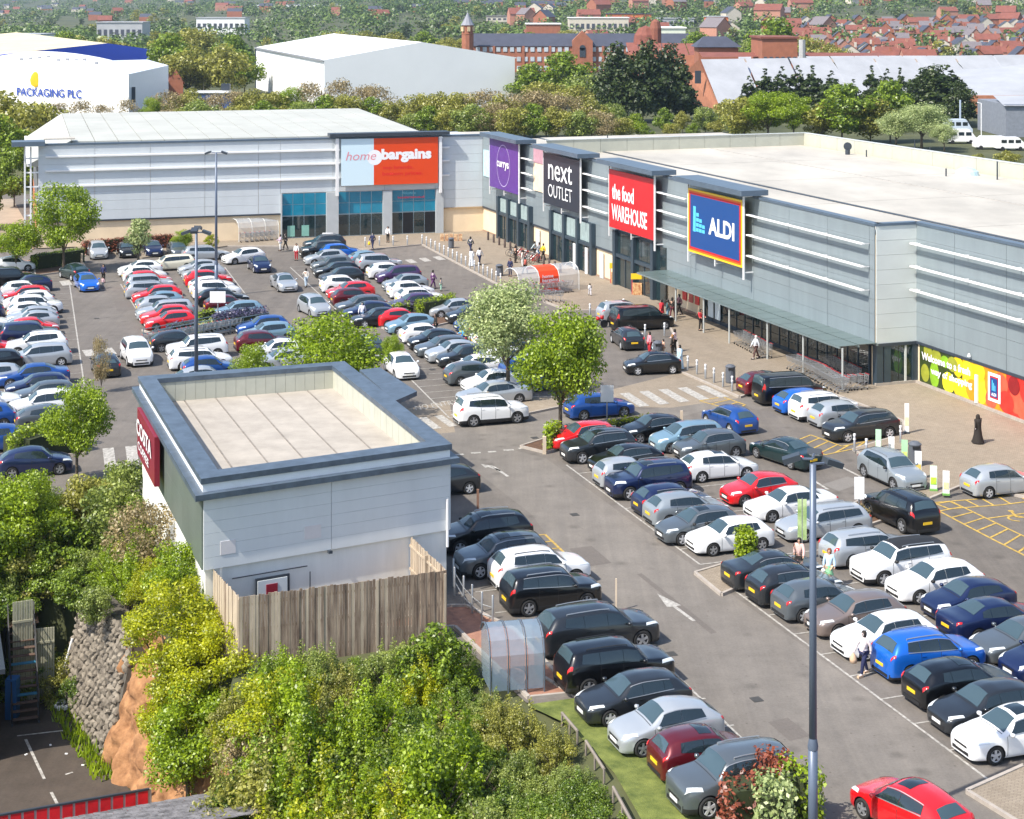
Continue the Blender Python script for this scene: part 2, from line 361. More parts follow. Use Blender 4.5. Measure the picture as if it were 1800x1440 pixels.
# yellow hatched disabled and parent bays by the pavement
def hatch(P, Q, n, m=M_yel, w=.12):
    P = [G(*p) for p in P]; Q = [G(*p) for p in Q]
    def at(L, t):
        t *= len(L)-1; i = min(int(t), len(L)-2); return L[i].lerp(L[i+1], t-i)
    for L in (P, Q):
        for a, b in zip(L, L[1:]): strip(a, b, w, m, .014)
    for k in range(n+1): strip(at(P, k/n), at(Q, k/n), w, m, .015)
    strip(P[-1], Q[-1], w, m, .014)
hatch([(1630, 888), (1740, 946), (1870, 1012)], [(1672, 882), (1772, 930), (1890, 985)], 10)
hatch([(1640, 884), (1740, 876), (1850, 862)], [(1668, 895), (1760, 888), (1870, 874)], 7)
for p, q in [((1735, 912), (1850, 896)), ((1800, 943), (1900, 925))]: strip(G(*p), G(*q), .12, M_yel)
hatch([(1400, 775), (1450, 800), (1570, 775)], [(1425, 765), (1480, 785), (1575, 765)], 7)
hatch([(1230, 705), (1290, 722)], [(1270, 698), (1310, 712)], 3)
hatch([(940, 942), (968, 980)], [(958, 940), (996, 976)], 3)
# wheelchair mark
mb = MB(); c = G(1788, 912, 0); c.z = .017
for k in range(12):
    q = k*math.pi*1.5/12; q2 = (k+1)*math.pi*1.5/12
    mb.add([c+V(math.cos(q)*.5, math.sin(q)*.5, 0), c+V(math.cos(q2)*.5, math.sin(q2)*.5, 0), c+V(math.cos(q2)*.38, math.sin(q2)*.38, 0), c+V(math.cos(q)*.38, math.sin(q)*.38, 0)], [(3, 2, 1, 0)])
mb.box(c+V(.05, .65, 0), .14, .9, .002); mb.box(c+V(.35, .2, 0), .5, .12, .002); mb.box(c+V(.62, -.1, 0), .12, .6, .002); mb.box(c+V(.05, 1.25, 0), .26, .26, .002)
struct('wheelchair_symbol', mb, M_yel)
# rectangular asphalt repairs
M_patch = ground_mat('asphalt_repair', (.20, .185, .168), .05, .1, False)
sheet('asphalt_patch', [G(1445, 852), G(1490, 838), G(1520, 848), G(1475, 864)], .0085, M_patch)
sheet('asphalt_patch', [G(560, 640), G(620, 622), G(660, 640), G(600, 662)], .0085, M_patch)
# grass strip beside the near row
sheet('grass_verge', [G(925, 1240), G(1010, 1228), G(1185, 1350), G(1250, 1430), G(1330, 1560), G(1290, 1750), G(1150, 1480), G(1080, 1360), G(1000, 1275)], .02, mat('mown_grass', (.07, .11, .015), .95, var=.35, scale=1.2, col2=(.20, .23, .05), bump=.6, bscale=30))
# loading path left of the big store
sheet('path', [G(-60, 440), G(60, 438), G(48, 395), G(22, 350), G(-30, 350)], .008, mat('pale_concrete_path', (.34, .27, .20), .9, var=.15, scale=.5))

# drain covers and darker repairs in the lanes
for i, (x, y) in enumerate(((1010, 905), (1180, 1150), (1330, 1230), (760, 650), (560, 590), (170, 560), (1440, 905), (940, 770), (1240, 735), (1290, 1390))):
    c = G(x, y); mb = MB(); mb.box(V(c.x, c.y, .006), .45, .4, .02, A)
    struct('drain_cover', mb, mat('cast_iron', (.05, .048, .045), .7, var=.2))
M_tar = ground_mat('dark_repair', (.145, .128, .114), .05, .1, False)
for q in ([(1000, 965), (1040, 960), (1075, 990), (1034, 996)], [(1350, 1270), (1385, 1262), (1425, 1294), (1388, 1303)], [(1120, 1010), (1128, 1008), (1260, 1112), (1250, 1115)], [(200, 530), (228, 528), (236, 545), (206, 547)], [(440, 520), (448, 520), (520, 600), (508, 602)]):
    sheet('asphalt_patch', [G(*p) for p in q], .0095, M_tar)
# ================================================================ retail buildings
def onl(x, P, D):
    k = (x-900)/FPX; return P+D*((k*P.y-P.x)/(D.x-k*D.y))   # point of line P+D*t seen on column x
M_cladA = mat('mid_grey_cladding', (.265, .315, .34), .38, .3, var=.08, scale=.6, spec=.6, stretch=(1.4, 1.4, .22))
M_cladL = mat('pale_grey_cladding', (.57, .61, .64), .45, .05, var=.04, scale=.6, stretch=(1, 1, .3))
M_cladR = mat('light_return_cladding', (.60, .64, .62), .45, .1, var=.05, scale=.4)
M_cream = mat('cream_blockwork', (.74, .60, .42), .85, var=.07, scale=.7)
M_roof = mat('white_roof_sheet', (.455, .425, .37), .62, var=.2, scale=.16, stretch=(1, .5, 1))
M_roofg = mat('green_white_roof_sheet', (.43, .435, .395), .6, var=.11, scale=.2)
M_lining = mat('cream_parapet_lining', (.44, .445, .375), .6, var=.07, scale=.8)
M_cop = mat('blue_grey_coping', (.11, .15, .20), .4, .3, var=.12, scale=.8)
M_portal = mat('dark_slate_portal', (.045, .07, .095), .4, .3, var=.1)
M_gloss = mat('shop_glass', (.015, .03, .035), .05, var=.2, scale=.6, spec=.9)
M_frame = mat('pale_blue_frame', (.35, .45, .50), .4, .3, var=.05)
M_brick = mat('orange_red_brick', (.46, .17, .08), .85, var=.22, scale=5)
def clad(bl_, P, D, N, L, z0, z1, m, pw=5.6, ph=1.0, first=0.5, skip=None):
    """panels along P+D*t, outward normal N"""
    cuts = [0.0]; t = first
    while t < L-.3: cuts.append(t) if t > .2 else None; t += pw
    cuts.append(L); nr = max(1, round((z1-z0)/ph)); h = (z1-z0)/nr
    for a, b in zip(cuts, cuts[1:]):
        for r in range(nr):
            mb = MB(); c = P+D*((a+b)/2)+N*(.06+random.uniform(-.004, .004)); mb.box(V(c.x, c.y, z0+h*(r+.5)), b-a-.035, .08, h-.014, D, -N if D.cross(-N).z > 0 else N)
            mb.build('cladding_panel', m, bl_)
def along(P, D, N, t0, t1, z0, z1, off, th, m, name, par):
    mb = MB(); c = P+D*((t0+t1)/2)+N*(off+th/2); mb.box(V(c.x, c.y, (z0+z1)/2), abs(t1-t0), th, z1-z0, D, N if D.cross(N).z > 0 else -N); return mb.build(name, m, par)
C0 = G(1539, 681); C1 = C0+B*3.24; LA = 83.2; LEND = 42.0
row = empty('retail_terrace', C0, 'long grey retail terrace of stores with white roof facing the car park', 'building')
dep = 30.4
# core walls
mb = MB(); e = .0
P = [C0+B*.02, C0+A*LA, C0+A*LA+B*dep, C1+B*(dep-3.24)-A*LEND, C1-A*LEND, C1+A*.02]
mb.prism([V(p.x, p.y, 0) for p in P], .13, 10.3); mb.build('wall', M_cream, row)
# roof sheets in strips along the terrace (each a gentle step) and seams
spans = [(-LEND+LEND*k/5, -LEND+LEND*(k+1)/5-.05) for k in range(5)]+[(64*k/8, 64*(k+1)/8-.05) for k in range(8)]+[(64.1, LA)]
for k, (a0, a1) in enumerate(spans):
    for (b0, b1, z) in ((.35, 6.6, 10.42), (6.95, dep-.4, 10.5)):
        bb0 = b0+3.24 if a1 < 0 and b0 < 1 else b0
        mb = MB(); q = [C0+A*a0+B*bb0, C0+A*a1+B*bb0, C0+A*a1+B*b1, C0+A*a0+B*b1]; mb.prism([V(p.x, p.y, 0) for p in q], 10.2, z+.006*(k % 2)); mb.build('roof_sheet', M_roof, row)
mb = MB(); c = C0+A*((LA-LEND)/2)+B*6.78; mb.box(V(c.x, c.y, 10.40), LA+LEND, .34, .16, A); mb.build('roof_gutter', M_dark, row)
mb = MB(); c = C0+A*((LA-LEND)/2)+B*(dep*.62); mb.box(V(c.x, c.y, 10.53), LA+LEND, .10, .05, A); mb.build('roof_ridge', mat('grey_seal', (.35, .34, .32), .7, var=.1), row)
# rear parapet with lining panels
AE = 64.0; n = 30
for k in range(n):
    a0 = -LEND+(AE+LEND)*k/n; a1 = a0+(AE+LEND)/n-.04
    mb = MB(); c = C0+A*((a0+a1)/2)+B*(dep+.02); mb.box(V(c.x, c.y, 11.05), a1-a0, .16, 1.5, A); mb.build('lining_panel', M_lining, row)
mb = MB(); c = C0+A*((AE-LEND)/2)+B*(dep+.1); mb.box(V(c.x, c.y, 11.84), AE+LEND, .4, .07, A); mb.build('coping', mat('pale_coping', (.5, .53, .53), .5, var=.1), row)
for k in range(10):
    mb = MB(); c = C0+A*AE+B*(.4+(dep-.4)*(k+.5)/10); mb.box(V(c.x, c.y, 11.1), (dep-.4)/10-.04, .16, 1.4, B); mb.build('lining_panel', M_lining, row)
mb = MB(); c = C0+A*(AE+.05)+B*(dep*.5+.3); mb.box(V(c.x, c.y, 11.84), dep, .4, .07, B); mb.build('coping', mat('pale_coping', (.5, .53, .53)), row)
# front cladding and copings
clad(row, C0, A, -B, LA, 2.95, 10.9, M_cladA, first=.6)
clad(row, C0, B, -A, 3.24, 2.95, 10.9, M_cladR, pw=9, first=20)
clad(row, C1, -A, -B, LEND, 2.95, 10.9, M_cladA, first=4.6)
for (p, d, nn, L) in ((C0, A, -B, LA), (C1, -A, -B, LEND), (C0, B, -A, 3.24)): along(p, d, nn, -.12 if d is not B else .12, L, 10.90, 11.08, -.45, .62, M_cop, 'coping', row)
for (p, d, L) in ((C0, A, LA), (C1, -A, LEND)): along(p, d, -B, .2, L, 2.78, 2.95, -.05, .22, M_dark, 'drip_flashing', row)
along(C0, B, -A, -.1, 3.24, 2.75, 2.95, -.05, .25, M_dark, 'drip_flashing', row)
# signs ---------------------------------------------------------------
def rail_run(P, D, N, t0, t1, par):
    for z in (9.65, 8.1, 6.5):
        mb = MB(); c = P+D*((t0+t1)/2)+N*.62; mb.box(V(c.x, c.y, z), abs(t1-t0), .26, .09, D); 
        k = math.floor(t0/5.6)*5.6+.6
        while k < t1:
            if k > t0: cc = P+D*k+N*.38; mb.box(V(cc.x, cc.y, z), .07, .5, .05, D)
            k += 5.6
        for t in (t0+.04, t1-.04): cc = P+D*t+N*.38; mb.box(V(cc.x, cc.y, z), .07, .5, .05, D)
        mb.build('sunshade_rail', M_white, par)
OFF = .95
def sgn(x0, x1, yt, yb):
    Pp = C0-B*OFF; p0 = onl(x0, Pp, A); p1 = onl(x1, Pp, A); t0 = (p0-Pp).dot(A); t1 = (p1-Pp).dot(A)
    return t0, t1, ZAT(yt, p0.y), ZAT(yb, p0.y)
def signboard(x0, x1, yt, yb, m, label, layers=()):
    t0, t1, zt_, zb = sgn(x0, x1, yt, yb); t1, t0 = min(t0, t1), max(t0, t1)   # t0 = far (left) end
    s = empty('shop_sign', C0+A*t0-B*OFF, label, 'sign', 'big shop signs along the grey terrace')
    along(C0, A, -B, t1, t0, zb, zt_, OFF-.12, .14, m, 'sign_panel', s)
    for i, (ins, mm) in enumerate(layers): along(C0, A, -B, t1+ins, t0-ins, zb+ins, zt_-ins, OFF+.025+.006*i, .004, mm, 'sign_panel', s)
    for t in (t1-.12, t0+.10):
        mb = MB(); c = C0+A*t-B*(OFF-.05); mb.box(V(c.x, c.y, (zb+zt_)/2-.15), .15 if t < t1 else .1, .12, zt_-zb+1.5, A); mb.build('post', M_white, s)
    for t in (t1-.12, t0+.10, (t0+t1)/2):
        for z in (zb-.35, zt_+.3): mb = MB(); c = C0+A*t-B*(OFF/2); mb.box(V(c.x, c.y, z), .08, OFF, .09, A); mb.build('bracket', M_white, s)
        mb = MB(); c = C0+A*t-B*(OFF-.05); mb.box(V(c.x, c.y, zb-.3), .09, .09, .55, A); mb.build('bracket', M_white, s)
    mb = MB(); c = C0+A*((t0+t1)/2)-B*.55; mb.box(V(c.x, c.y, 11.42), t0-t1+2.6, 2.3, .42, A); mb.build('canopy_cap', M_cop, s)
    return s, t0, t1, zb, zt_
M_blue = mat('sign_royal_blue', (.006, .058, .23), .35, var=.03); M_yelS = mat('sign_yellow', (.85, .55, .02), .4, var=0)
M_org = mat('sign_orange', (.75, .13, .008), .4, var=0); M_redS = mat('sign_red', (.56, .012, .016), .4, var=.04); M_wh = mat('sign_white', (.85, .86, .88), .4, var=0)
M_sky = mat('sign_light_blue', (.10, .52, .85), .4, var=0); M_pur = mat('sign_purple', (.10, .035, .24), .4, var=.1); M_blk = mat('sign_charcoal', (.025, .028, .04), .4, var=.05)
DX = -A   # reading direction of the terrace signs
def stx(par, s, t, z, h, w, m=M_wh, bold=.02, off=OFF+.06, **k): return text('lettering', s, par, (C0+A*t-B*off)+UP*z, DX, UP, h, m, width=w, bold=bold, depth=.0, **k)
s, t0, t1, zb, z1 = signboard(1210, 1305, 330, 441, M_yelS, 'blue sign with yellow and orange border, rightmost of the wall signs', ((.16, M_org), (.30, M_redS), (.46, M_blue)))
w_, h_ = t0-t1, z1-zb
stx(s, 'ALDI', t0-w_*.40, zb+h_*.36, h_*.27, w_*.47, bold=.035)
for i in range(4):                                   # stylised stripes of the emblem
    mb = MB(); hh = h_*(.40-.085*i)
    for r in range(5-i):
        a = t0-w_*(.13+.058*i); zz = zb+h_*.34+r*hh/(5-i)
        c = C0+A*(a-.012*r)-B*(OFF+.06); mb.box(V(c.x, c.y, zz+hh/(5-i)*.45), w_*.05, .01, hh/(5-i)*(.98 if i < 1 else .72), A)
    mb.build('emblem_stripe', M_sky, s)
s, t0, t1, zb, z1 = signboard(1071, 1149, 297, 398, M_redS, 'red sign with white wording beside the blue bordered sign')
w_, h_ = t0-t1, z1-zb
stx(s, 'the food', t0-w_*.08, zb+h_*.50, h_*.27, w_*.50, bold=.025); stx(s, 'WAREHOUSE', t0-w_*.07, zb+h_*.14, h_*.28, w_*.80, bold=.02)
s, t0, t1, zb, z1 = signboard(955.5, 1019, 268, 356, M_blk, 'charcoal square sign with thin white lettering in two lines')
w_, h_ = t0-t1, z1-zb
stx(s, 'next', t0-w_*.15, zb+h_*.50, h_*.36, w_*.66, bold=.004); stx(s, 'OUTLET', t0-w_*.15, zb+h_*.16, h_*.25, w_*.66, bold=-.004)
s, t0, t1, zb, z1 = signboard(861, 911, 243, 327, M_pur, 'purple sign with a thin white ring, farthest on the terrace')
w_, h_ = t0-t1, z1-zb
stx(s, 'currys', t0-w_*.27, zb+h_*.41, h_*.17, w_*.42, bold=.02)
mb = MB(); N_ = 40
for k in range(N_):
    q, q2 = 2*math.pi*k/N_, 2*math.pi*(k+1)/N_; f = lambda q, r: (C0+A*((t0+t1)/2-.02+r*w_*.23*math.cos(q))-B*(OFF+.06))+UP*(zb+h_*.5+r*h_*.43*math.sin(q))
    mb.add([f(q, 1), f(q2, 1), f(q2, .965), f(q, .965)], [(0, 1, 2, 3)])
mb.build('ring', mat('ring_lilac', (.5, .42, .7), .4, var=0), s)
def tx(x, off=0): Pp = C0-B*off; return (onl(x, Pp, A)-Pp).dot(A)
for (x0, x1) in ((1156, 1208), (1026, 1070), (919, 936)): rail_run(C0, A, -B, tx(x1, .5), tx(x0, .5), row)
rail_run(C0, A, -B, .55, tx(1316, .5), row); rail_run(C1, -A, -B, .25, LEND-1, row)
# small flat boards left of two signs
def board(x0, x1, yt, yb, m, label):
    p = onl(x0, C0-B*.2, A); t0 = tx(x0, .2); t1 = tx(x1, .2); o = along(C0, A, -B, t1, t0, ZAT(yb, p.y), ZAT(yt, p.y), .14, .08, m, 'wall_board', None); tag(o, label, 'board'); return o
board(938, 955, 286, 334, mat('cream_board', (.75, .62, .45), .5, var=.12, scale=2), 'cream board beneath a faded pink one left of the charcoal sign')
board(938, 955, 258, 285, mat('faded_pink_board', (.45, .25, .30), .5, var=.15, scale=2), 'faded pink board above the cream one left of the charcoal sign')
board(850, 860, 263, 309, mat('pale_blue_board', (.45, .65, .72), .5, var=.2, scale=3), 'pale blue board with faint lines left of the purple sign')
# portals ------------------------------------------------------------
def portal(x0, x1, ztop, cols=4, doors=(1,), name='shop_entrance', lit=None):
    ta, tb = tx(x0, .3), tx(x1, .3); ta, tb = max(ta, tb), min(ta, tb); n = cols-1; w = (ta-tb)
    along(C0, A, -B, tb, ta, .13, ztop, .10, .12, M_portal, 'portal_panel', row)
    pw = .55
    for k in range(cols): t = tb+(w-pw)*k/n; along(C0, A, -B, t, t+pw, .12, ztop+.05, .225, .34, M_portal, 'portal_column', row)
    along(C0, A, -B, tb, ta, 2.75, 3.05, .225, .24, M_portal, 'portal_beam', row)
    for k in range(n):
        g0 = tb+(w-pw)*k/n+pw+.02; g1 = tb+(w-pw)*(k+1)/n-.02
        q = 3
        for i in range(q):
            s0 = g0+(g1-g0)*i/q+.03; s1 = g0+(g1-g0)*(i+1)/q-.03
            along(C0, A, -B, s0, s1, 3.1, ztop-.15, .225, .05, mat('blind_panel', (.30, .38, .38), .5, var=.15, scale=3) if lit is None else M_gloss, 'blind_panel', row)
        for i in range(2):
            s0 = g0+(g1-g0)*i/2+.03; s1 = g0+(g1-g0)*(i+1)/2-.03
            along(C0, A, -B, s0, s1, .2, 2.7, .225, .05, M_gloss, 'door_pane', row)
        along(C0, A, -B, (g0+g1)/2-.05, (g0+g1)/2+.05, .15, 2.7, .28, .05, M_dark, 'door_frame', row)
portal(876, 934, 4.7, 4); portal(969, 1044, 5.0, 4); portal(1081, 1152, 5.1, 3, lit=1)
along(C0, A, -B, tx(1172, .1), tx(1154, .1), .13, 4.9, .10, .1, M_gloss, 'window', row)
for x in (943, 1055): along(C0, A, -B, tx(x+6, .1), tx(x, .1), .13, 2.5, .08, .08, M_cladL, 'fire_door', row)
along(C0, A, -B, tx(1011, .6), tx(1007, .6), .13, 2.6, .5, .1, M_white, 'door_post', row); along(C0, A, -B, tx(1032, .6), tx(1028, .6), .13, 2.6, .5, .1, M_white, 'door_post', row)
# glazed front under the long canopy
tg = tx(1238, .1); along(C0, A, -B, .5, tg, .13, 2.75, .02, .06, mat('dark_interior', (.02, .022, .025), .8, var=.4, scale=1), 'window_backing', row)
k = .6
while k < tg-.2:
    for (z0, z1) in ((.45, 1.1), (1.14, 2.7)): along(C0, A, -B, k+.03, min(k+1.35, tg)-.03, z0, z1, .10, .04, M_gloss, 'window_pane', row)
    along(C0, A, -B, k-.035, k+.03, .13, 2.75, .10, .09, M_portal, 'mullion', row); k += 1.4
along(C0, A, -B, .5, tg, .13, .43, .1, .06, M_portal, 'kick_panel', row)
for i, x in enumerate((1199, 1210, 1221)): along(C0, A, -B, tx(x+7, .1), tx(x, .1), 1.0, 2.3, .04, .04, M_redS if i != 1 else mat('faded_red_poster', (.5, .1, .08), .6, var=.3, scale=4), 'poster', row)
for x in (1244, 1256): along(C0, A, -B, tx(x+9, .3), tx(x, .3), .5, 2.5, .22, .05, mat('poster_white', (.62, .72, .78), .4, var=.06), 'window_poster', row)
# canopy
tn = tx(1176, 0); zc = 3.02
mb = MB(); nseg = 16
for k in range(nseg):
    a0 = -.35+(tn+.35)*k/nseg; a1 = -.35+(tn+.35)*(k+1)/nseg-.06
    for (b0, b1, zz) in ((.1, 1.5, .03), (1.54, 3.0, 0)):
        mb = MB(); c = C0+A*((a0+a1)/2)-B*((b0+b1)/2); mb.box(V(c.x, c.y, zc+zz), a1-a0, b1-b0, .04, A); mb.build('canopy_glass_panel', mat('green_grey_canopy_glass', (.115, .155, .15), .3, .1, var=.08, scale=.7), row)
for b in (.08, 1.52, 2.98): along(C0, A, -B, -.4, tn, zc-.14, zc-.02, b-.05, .1, mat('canopy_frame', (.22, .28, .29), .4, .4), 'canopy_beam', row)
for x in (1481, 1412, 1349, 1282, 1237, 1188):
    p = onl(x, C0-B*2.8, A); mb = MB(); mb.tube(V(p.x, p.y, .12), V(p.x, p.y, zc-.1), .07, n=10); mb.build('canopy_column', mat('column_grey', (.40, .42, .41), .4, var=.05), row)
# corner piers and lobby glass
for (p, d) in ((C0+B*.25+A*.1, 0), (C0+B*.85+A*.1, 0), (C1-B*.2+A*.1, 0)):
    mb = MB(); mb.box(V(p.x, p.y, 1.45), .5, .5, 2.65, B); mb.build('corner_pier', M_portal, row)
for k in range(3):
    along(C0, B, -A, 1.15+k*.62, 1.72+k*.62, .3, 2.7, .02, .05, M_gloss, 'window_pane', row)
along(C0, B, -A, 2.2, 2.34, .2, 2.72, .08, .06, mat('pale_column', (.6, .62, .6)), 'mullion', row)
along(C0, B, -A, -.1, 3.3, .05, .3, .04, .14, M_kerb, 'plinth', row); along(C1, -A, -B, .1, LEND, .05, .3, .1, .12, M_kerb, 'plinth', row)
along(C0, A, -B, tx(1236, 0), LA, .05, .28, .02, .05, mat('brown_plinth', (.3, .2, .14), .8, var=.1), 'plinth', row)
# produce mural ------------------------------------------------------
mur = empty('shop_mural', C1, 'bright fruit and vegetable mural panel on the wall right of the corner', 'mural')
MC = dict(g=(.035, .055, .012), lime=(.22, .42, .02), olive=(.28, .30, .03), y=(.85, .55, .01), o=(.85, .26, .01), do=(.6, .12, .01), r=(.72, .03, .02), dr=(.25, .008, .01), br=(.88, .75, .02), tr=(.85, .10, .05))
def mm(k): return mat('mural_print_'+k, MC[k], .45, var=.25, scale=1.6)
cur = .5
for w, k in ((2.4, 'g'), (2.6, 'g'), (1.6, 'y'), (1.7, 'o'), (1.4, 'o'), (2.4, 'r'), (2.6, 'r'), (3, 'dr'), (5, 'r'), (6, 'dr')):
    along(C1, -A, -B, cur, cur+w-.02, .32, 2.78, .02, .09, mm(k), 'mural_panel', mur); cur += w
def disc(t, z, rx, rz, k, o):
    mb = MB(); n = 18; vs = []
    for i in range(n):
        q = 2*math.pi*i/n; zz = max(.33, min(2.77, z+rz*math.sin(q))); p = C1-A*(t+rx*math.cos(q))-B*(.115+.004*o); vs.append(V(p.x, p.y, zz))
    mb.add(vs, [tuple(range(n))]); mb.build('mural_fruit', mm(k), mur)
rr = random.Random(5)
for i, (t, z, rx, rz, k) in enumerate([(1.5, 2.5, .5, .6, 'olive'), (2.5, 2.3, .6, .55, 'olive'), (3.5, 2.2, .5, .4, 'lime'), (2.3, 1.1, .55, .9, 'lime'), (1.2, 1.0, .5, .6, 'olive'), (4.4, 2.2, .6, .5, 'olive'), (3.9, .9, .7, .7, 'br'), (5.2, .8, .7, .7, 'y'),
        (5.0, 2.2, .6, .7, 'y'), (6.1, 2.0, .6, .8, 'br'), (6.6, 1.0, .7, .7, 'o'), (7.4, 2.3, .6, .6, 'y'), (7.6, 1.2, .6, .9, 'br'), (8.4, 1.9, .5, .9, 'o'), (8.6, .8, .6, .6, 'tr'), (9.6, 2.0, .8, .7, 'tr'), (10.2, 1.0, .8, .7, 'r'), (11, 2.2, .6, .6, 'dr'), (11.2, 1.3, .7, .8, 'tr'),
        (12, .8, .7, .6, 'tr'), (12.4, 2.0, .8, .7, 'r'), (13.4, 1.1, .8, .8, 'tr'), (14.5, 1.9, .9, .8, 'r'), (15.5, 1, .9, .8, 'tr'), (17, 1.8, .9, .9, 'r')]): disc(t, z, rx, rz, k, i % 6)
def mtx(s, t, z, h, w): text('lettering', s, mur, (C1-A*t-B*.145)+UP*z, -A, UP, h, M_wh, width=w, bold=.03, depth=.0)
mtx('Welcome to a fresh', .8, 1.85, .52, 5.6); mtx('way of shopping', 1.9, .95, .60, 4.7)
along(C1, -A, -B, 7.05, 7.3, .3, 2.1, .15, .12, M_white, 'white_post', mur)
for w, z0, z1, o, k in ((1.3, .75, 2.55, .15, M_wh), (.9, .95, 2.35, .165, M_redS), (.74, 1.05, 2.25, .175, M_blue)): along(C1, -A, -B, 9.0-w/2, 9.0+w/2, z0, z1, o, .008, k, 'logo_panel', mur)
for i in range(3): along(C1, -A, -B, 8.8+i*.14, 8.88+i*.14, 1.45, 2.1-.15*i, .184, .004, M_sky, 'emblem_stripe', mur)
text('lettering', 'ALDI', mur, (C1-A*8.75-B*.19)+UP*1.12, -A, UP, .2, M_wh, width=.5, bold=.03, depth=0)
for t in (6.5, ):
    mb = MB(); c = C1-A*t-B*.3; mb.tube(V(c.x, c.y, 3.15), V(c.x, c.y, 3.35), .12, .05); mb.build('wall_lamp', M_white, row)
# roof furniture of the terrace
def roofthing(x, y, z, fn, label, cat, name, m):
    p = G(x, y, z); mb = MB(); fn(mb, p); thingmesh(name, mb, m, p, label, cat)
roofthing(1490, 272, 10.5, lambda mb, p: (mb.tube(p, p+UP*.5, .25, n=10), mb.tube(p+UP*.5+V(0, -.1, .35), p+UP*.5+V(0, .1, .35), .42, n=12)), 'round dark vent cowl standing on the white roof', 'roof vent', 'roof_vent', M_dark)
roofthing(1700, 308, 10.5, lambda mb, p: mb.lathe(p, [(1.1, 0), (1.0, .35), (.6, .62), (0, .72)], 16), 'pale blue domed skylight on the white roof by the rear parapet', 'skylight', 'roof_dome', mat('dome_blue', (.42, .58, .65), .3, var=.05))
for i, (x, y, h) in enumerate(((1523, 276, .7), (1663, 310, .7), (1753, 316, 1.6), (1635, 282, 1.3), (1608, 262, .9), (1068, 245, .5))):
    roofthing(x, y, 10.5, lambda mb, p: mb.tube(p, p+UP*h, .07, n=6), ['short grey pipe left of the roof dome seam', 'short dark pipe just left of the blue dome', 'tall pipe right of the blue dome', 'dark slot pipe by rear parapet left of the dome', 'thin pipe by the rear parapet near the joint', 'small pipe at the far end of the white roof'][i], 'vent pipe', 'vent_pipe', M_dark)
# ---------------------------------------------------------------- big L-shaped shop on the left
H0 = G(67, 438); H1 = C0+A*LA; HD = (H1-H0).normalized(); HN = V(HD.y, -HD.x, 0); HL = (H1-H0).length; HA = -HN
def hx(x, off=0): Pp = H0+HN*off; return (onl(x, Pp, HD)-Pp).dot(HD)
def hz(x, y, off=0): return ZAT(y, onl(x, H0+HN*off, HD).y)
hb = empty('discount_store', H0, 'pale grey store with orange and blue sign and glazed teal entrance', 'building')
LM = hx(777)
mb = MB(); mb.prism([V(*(p.xy), 0) for p in (H0+HA*.01, H0+HD*HL, H0+HD*HL+HA*12, H0+HD*(LM)+HA*12, H0+HD*(LM)+HA*42, H0+HA*42)], .1, 8.6); mb.build('wall', M_cream, hb)
mb = MB(); mb.prism([V(*(p.xy), 0) for p in (H0+HD*1.2+HA*.1, H0+HD*HL+HA*.1, H0+HD*HL+HA*12, H0+HD*LM+HA*12, H0+HD*LM+HA*20, H0+HD*1.2+HA*20)], 8.6, 10.5); mb.build('upper_wall', M_cladL, hb)
tgl0, tgl1 = hx(493), hx(768)
# cladding: left run down to 2.9, above glazing down to 5.05, right run
def hclad(t0, t1, z0, z1): clad(hb, H0+HD*t0, HD, HN, t1-t0, z0, z1, M_cladL, first=0.01+5.8, pw=5.8)
hclad(0, tgl0, 2.9, 10.9); hclad(tgl0, tgl1+.6, 5.1, 10.9); hclad(tgl1+.6, HL-.1, 2.9, 10.9)
along(H0, HD, HN, 0, HL-.15, 10.9, 11.1, -.4, .62, M_cop, 'coping', hb)
along(H0, HD, HN, 0, tgl0, 2.74, 2.9, 0, .2, M_dark, 'drip_flashing', hb); along(H0, HD, HN, tgl1+.5, HL-.15, 2.74, 2.9, 0, .2, mat('ochre_flashing', (.4, .28, .16), .6, var=.1), 'drip_flashing', hb)
for (a, b) in ((hx(80), hx(598)), (hx(772), hx(789))):
    for z in (9.72, 8.22, 6.58):
        mb = MB(); c = H0+HD*((a+b)/2)+HN*.24; mb.box(V(c.x, c.y, z), b-a, .26, .17, HD); mb.build('sunshade_rail', M_white, hb)
# hipped white roof
rz = 11.55; q = lambda t, a, z: (H0+HD*t+HA*a)+UP*z
ns = 16; a_in = 3.2; RL = LM
for k in range(ns):
    u0, u1 = k/ns, (k+1)/ns-.002
    f = lambda u, a: 3.5+(RL-1.5-3.5)*u
    mb = MB(); mb.add([q(f(u0, 0), 1.0, 11.2), q(f(u1, 0), 1.0, 11.2), q(f(u1, 0), 41, rz+.15), q(f(u0, 0), 41, rz+.15), q(f(u0, 0), 1.0, 10.5), q(f(u1, 0), 1.0, 10.5), q(f(u1, 0), 41, 10.5), q(f(u0, 0), 41, 10.5)], [(0, 1, 2, 3), (4, 7, 6, 5), (0, 4, 5, 1), (1, 5, 6, 2), (2, 6, 7, 3), (3, 7, 4, 0)]); mb.build('roof_sheet', M_roofg, hb)
mb = MB(); mb.add([q(3.45, .9, 11.2), q(3.45, 41, rz+.15), q(-.9, 41, 8.8), q(-.9, 2.0, 8.8), q(3.45, .9, 8.5), q(3.45, 41, 8.5), q(-.9, 41, 8.55), q(-.9, 2.0, 8.55)], [(0, 1, 2, 3), (4, 7, 6, 5), (0, 3, 7, 4), (1, 5, 6, 2), (2, 6, 7, 3)]); mb.build('hip_roof', M_roofg, hb)
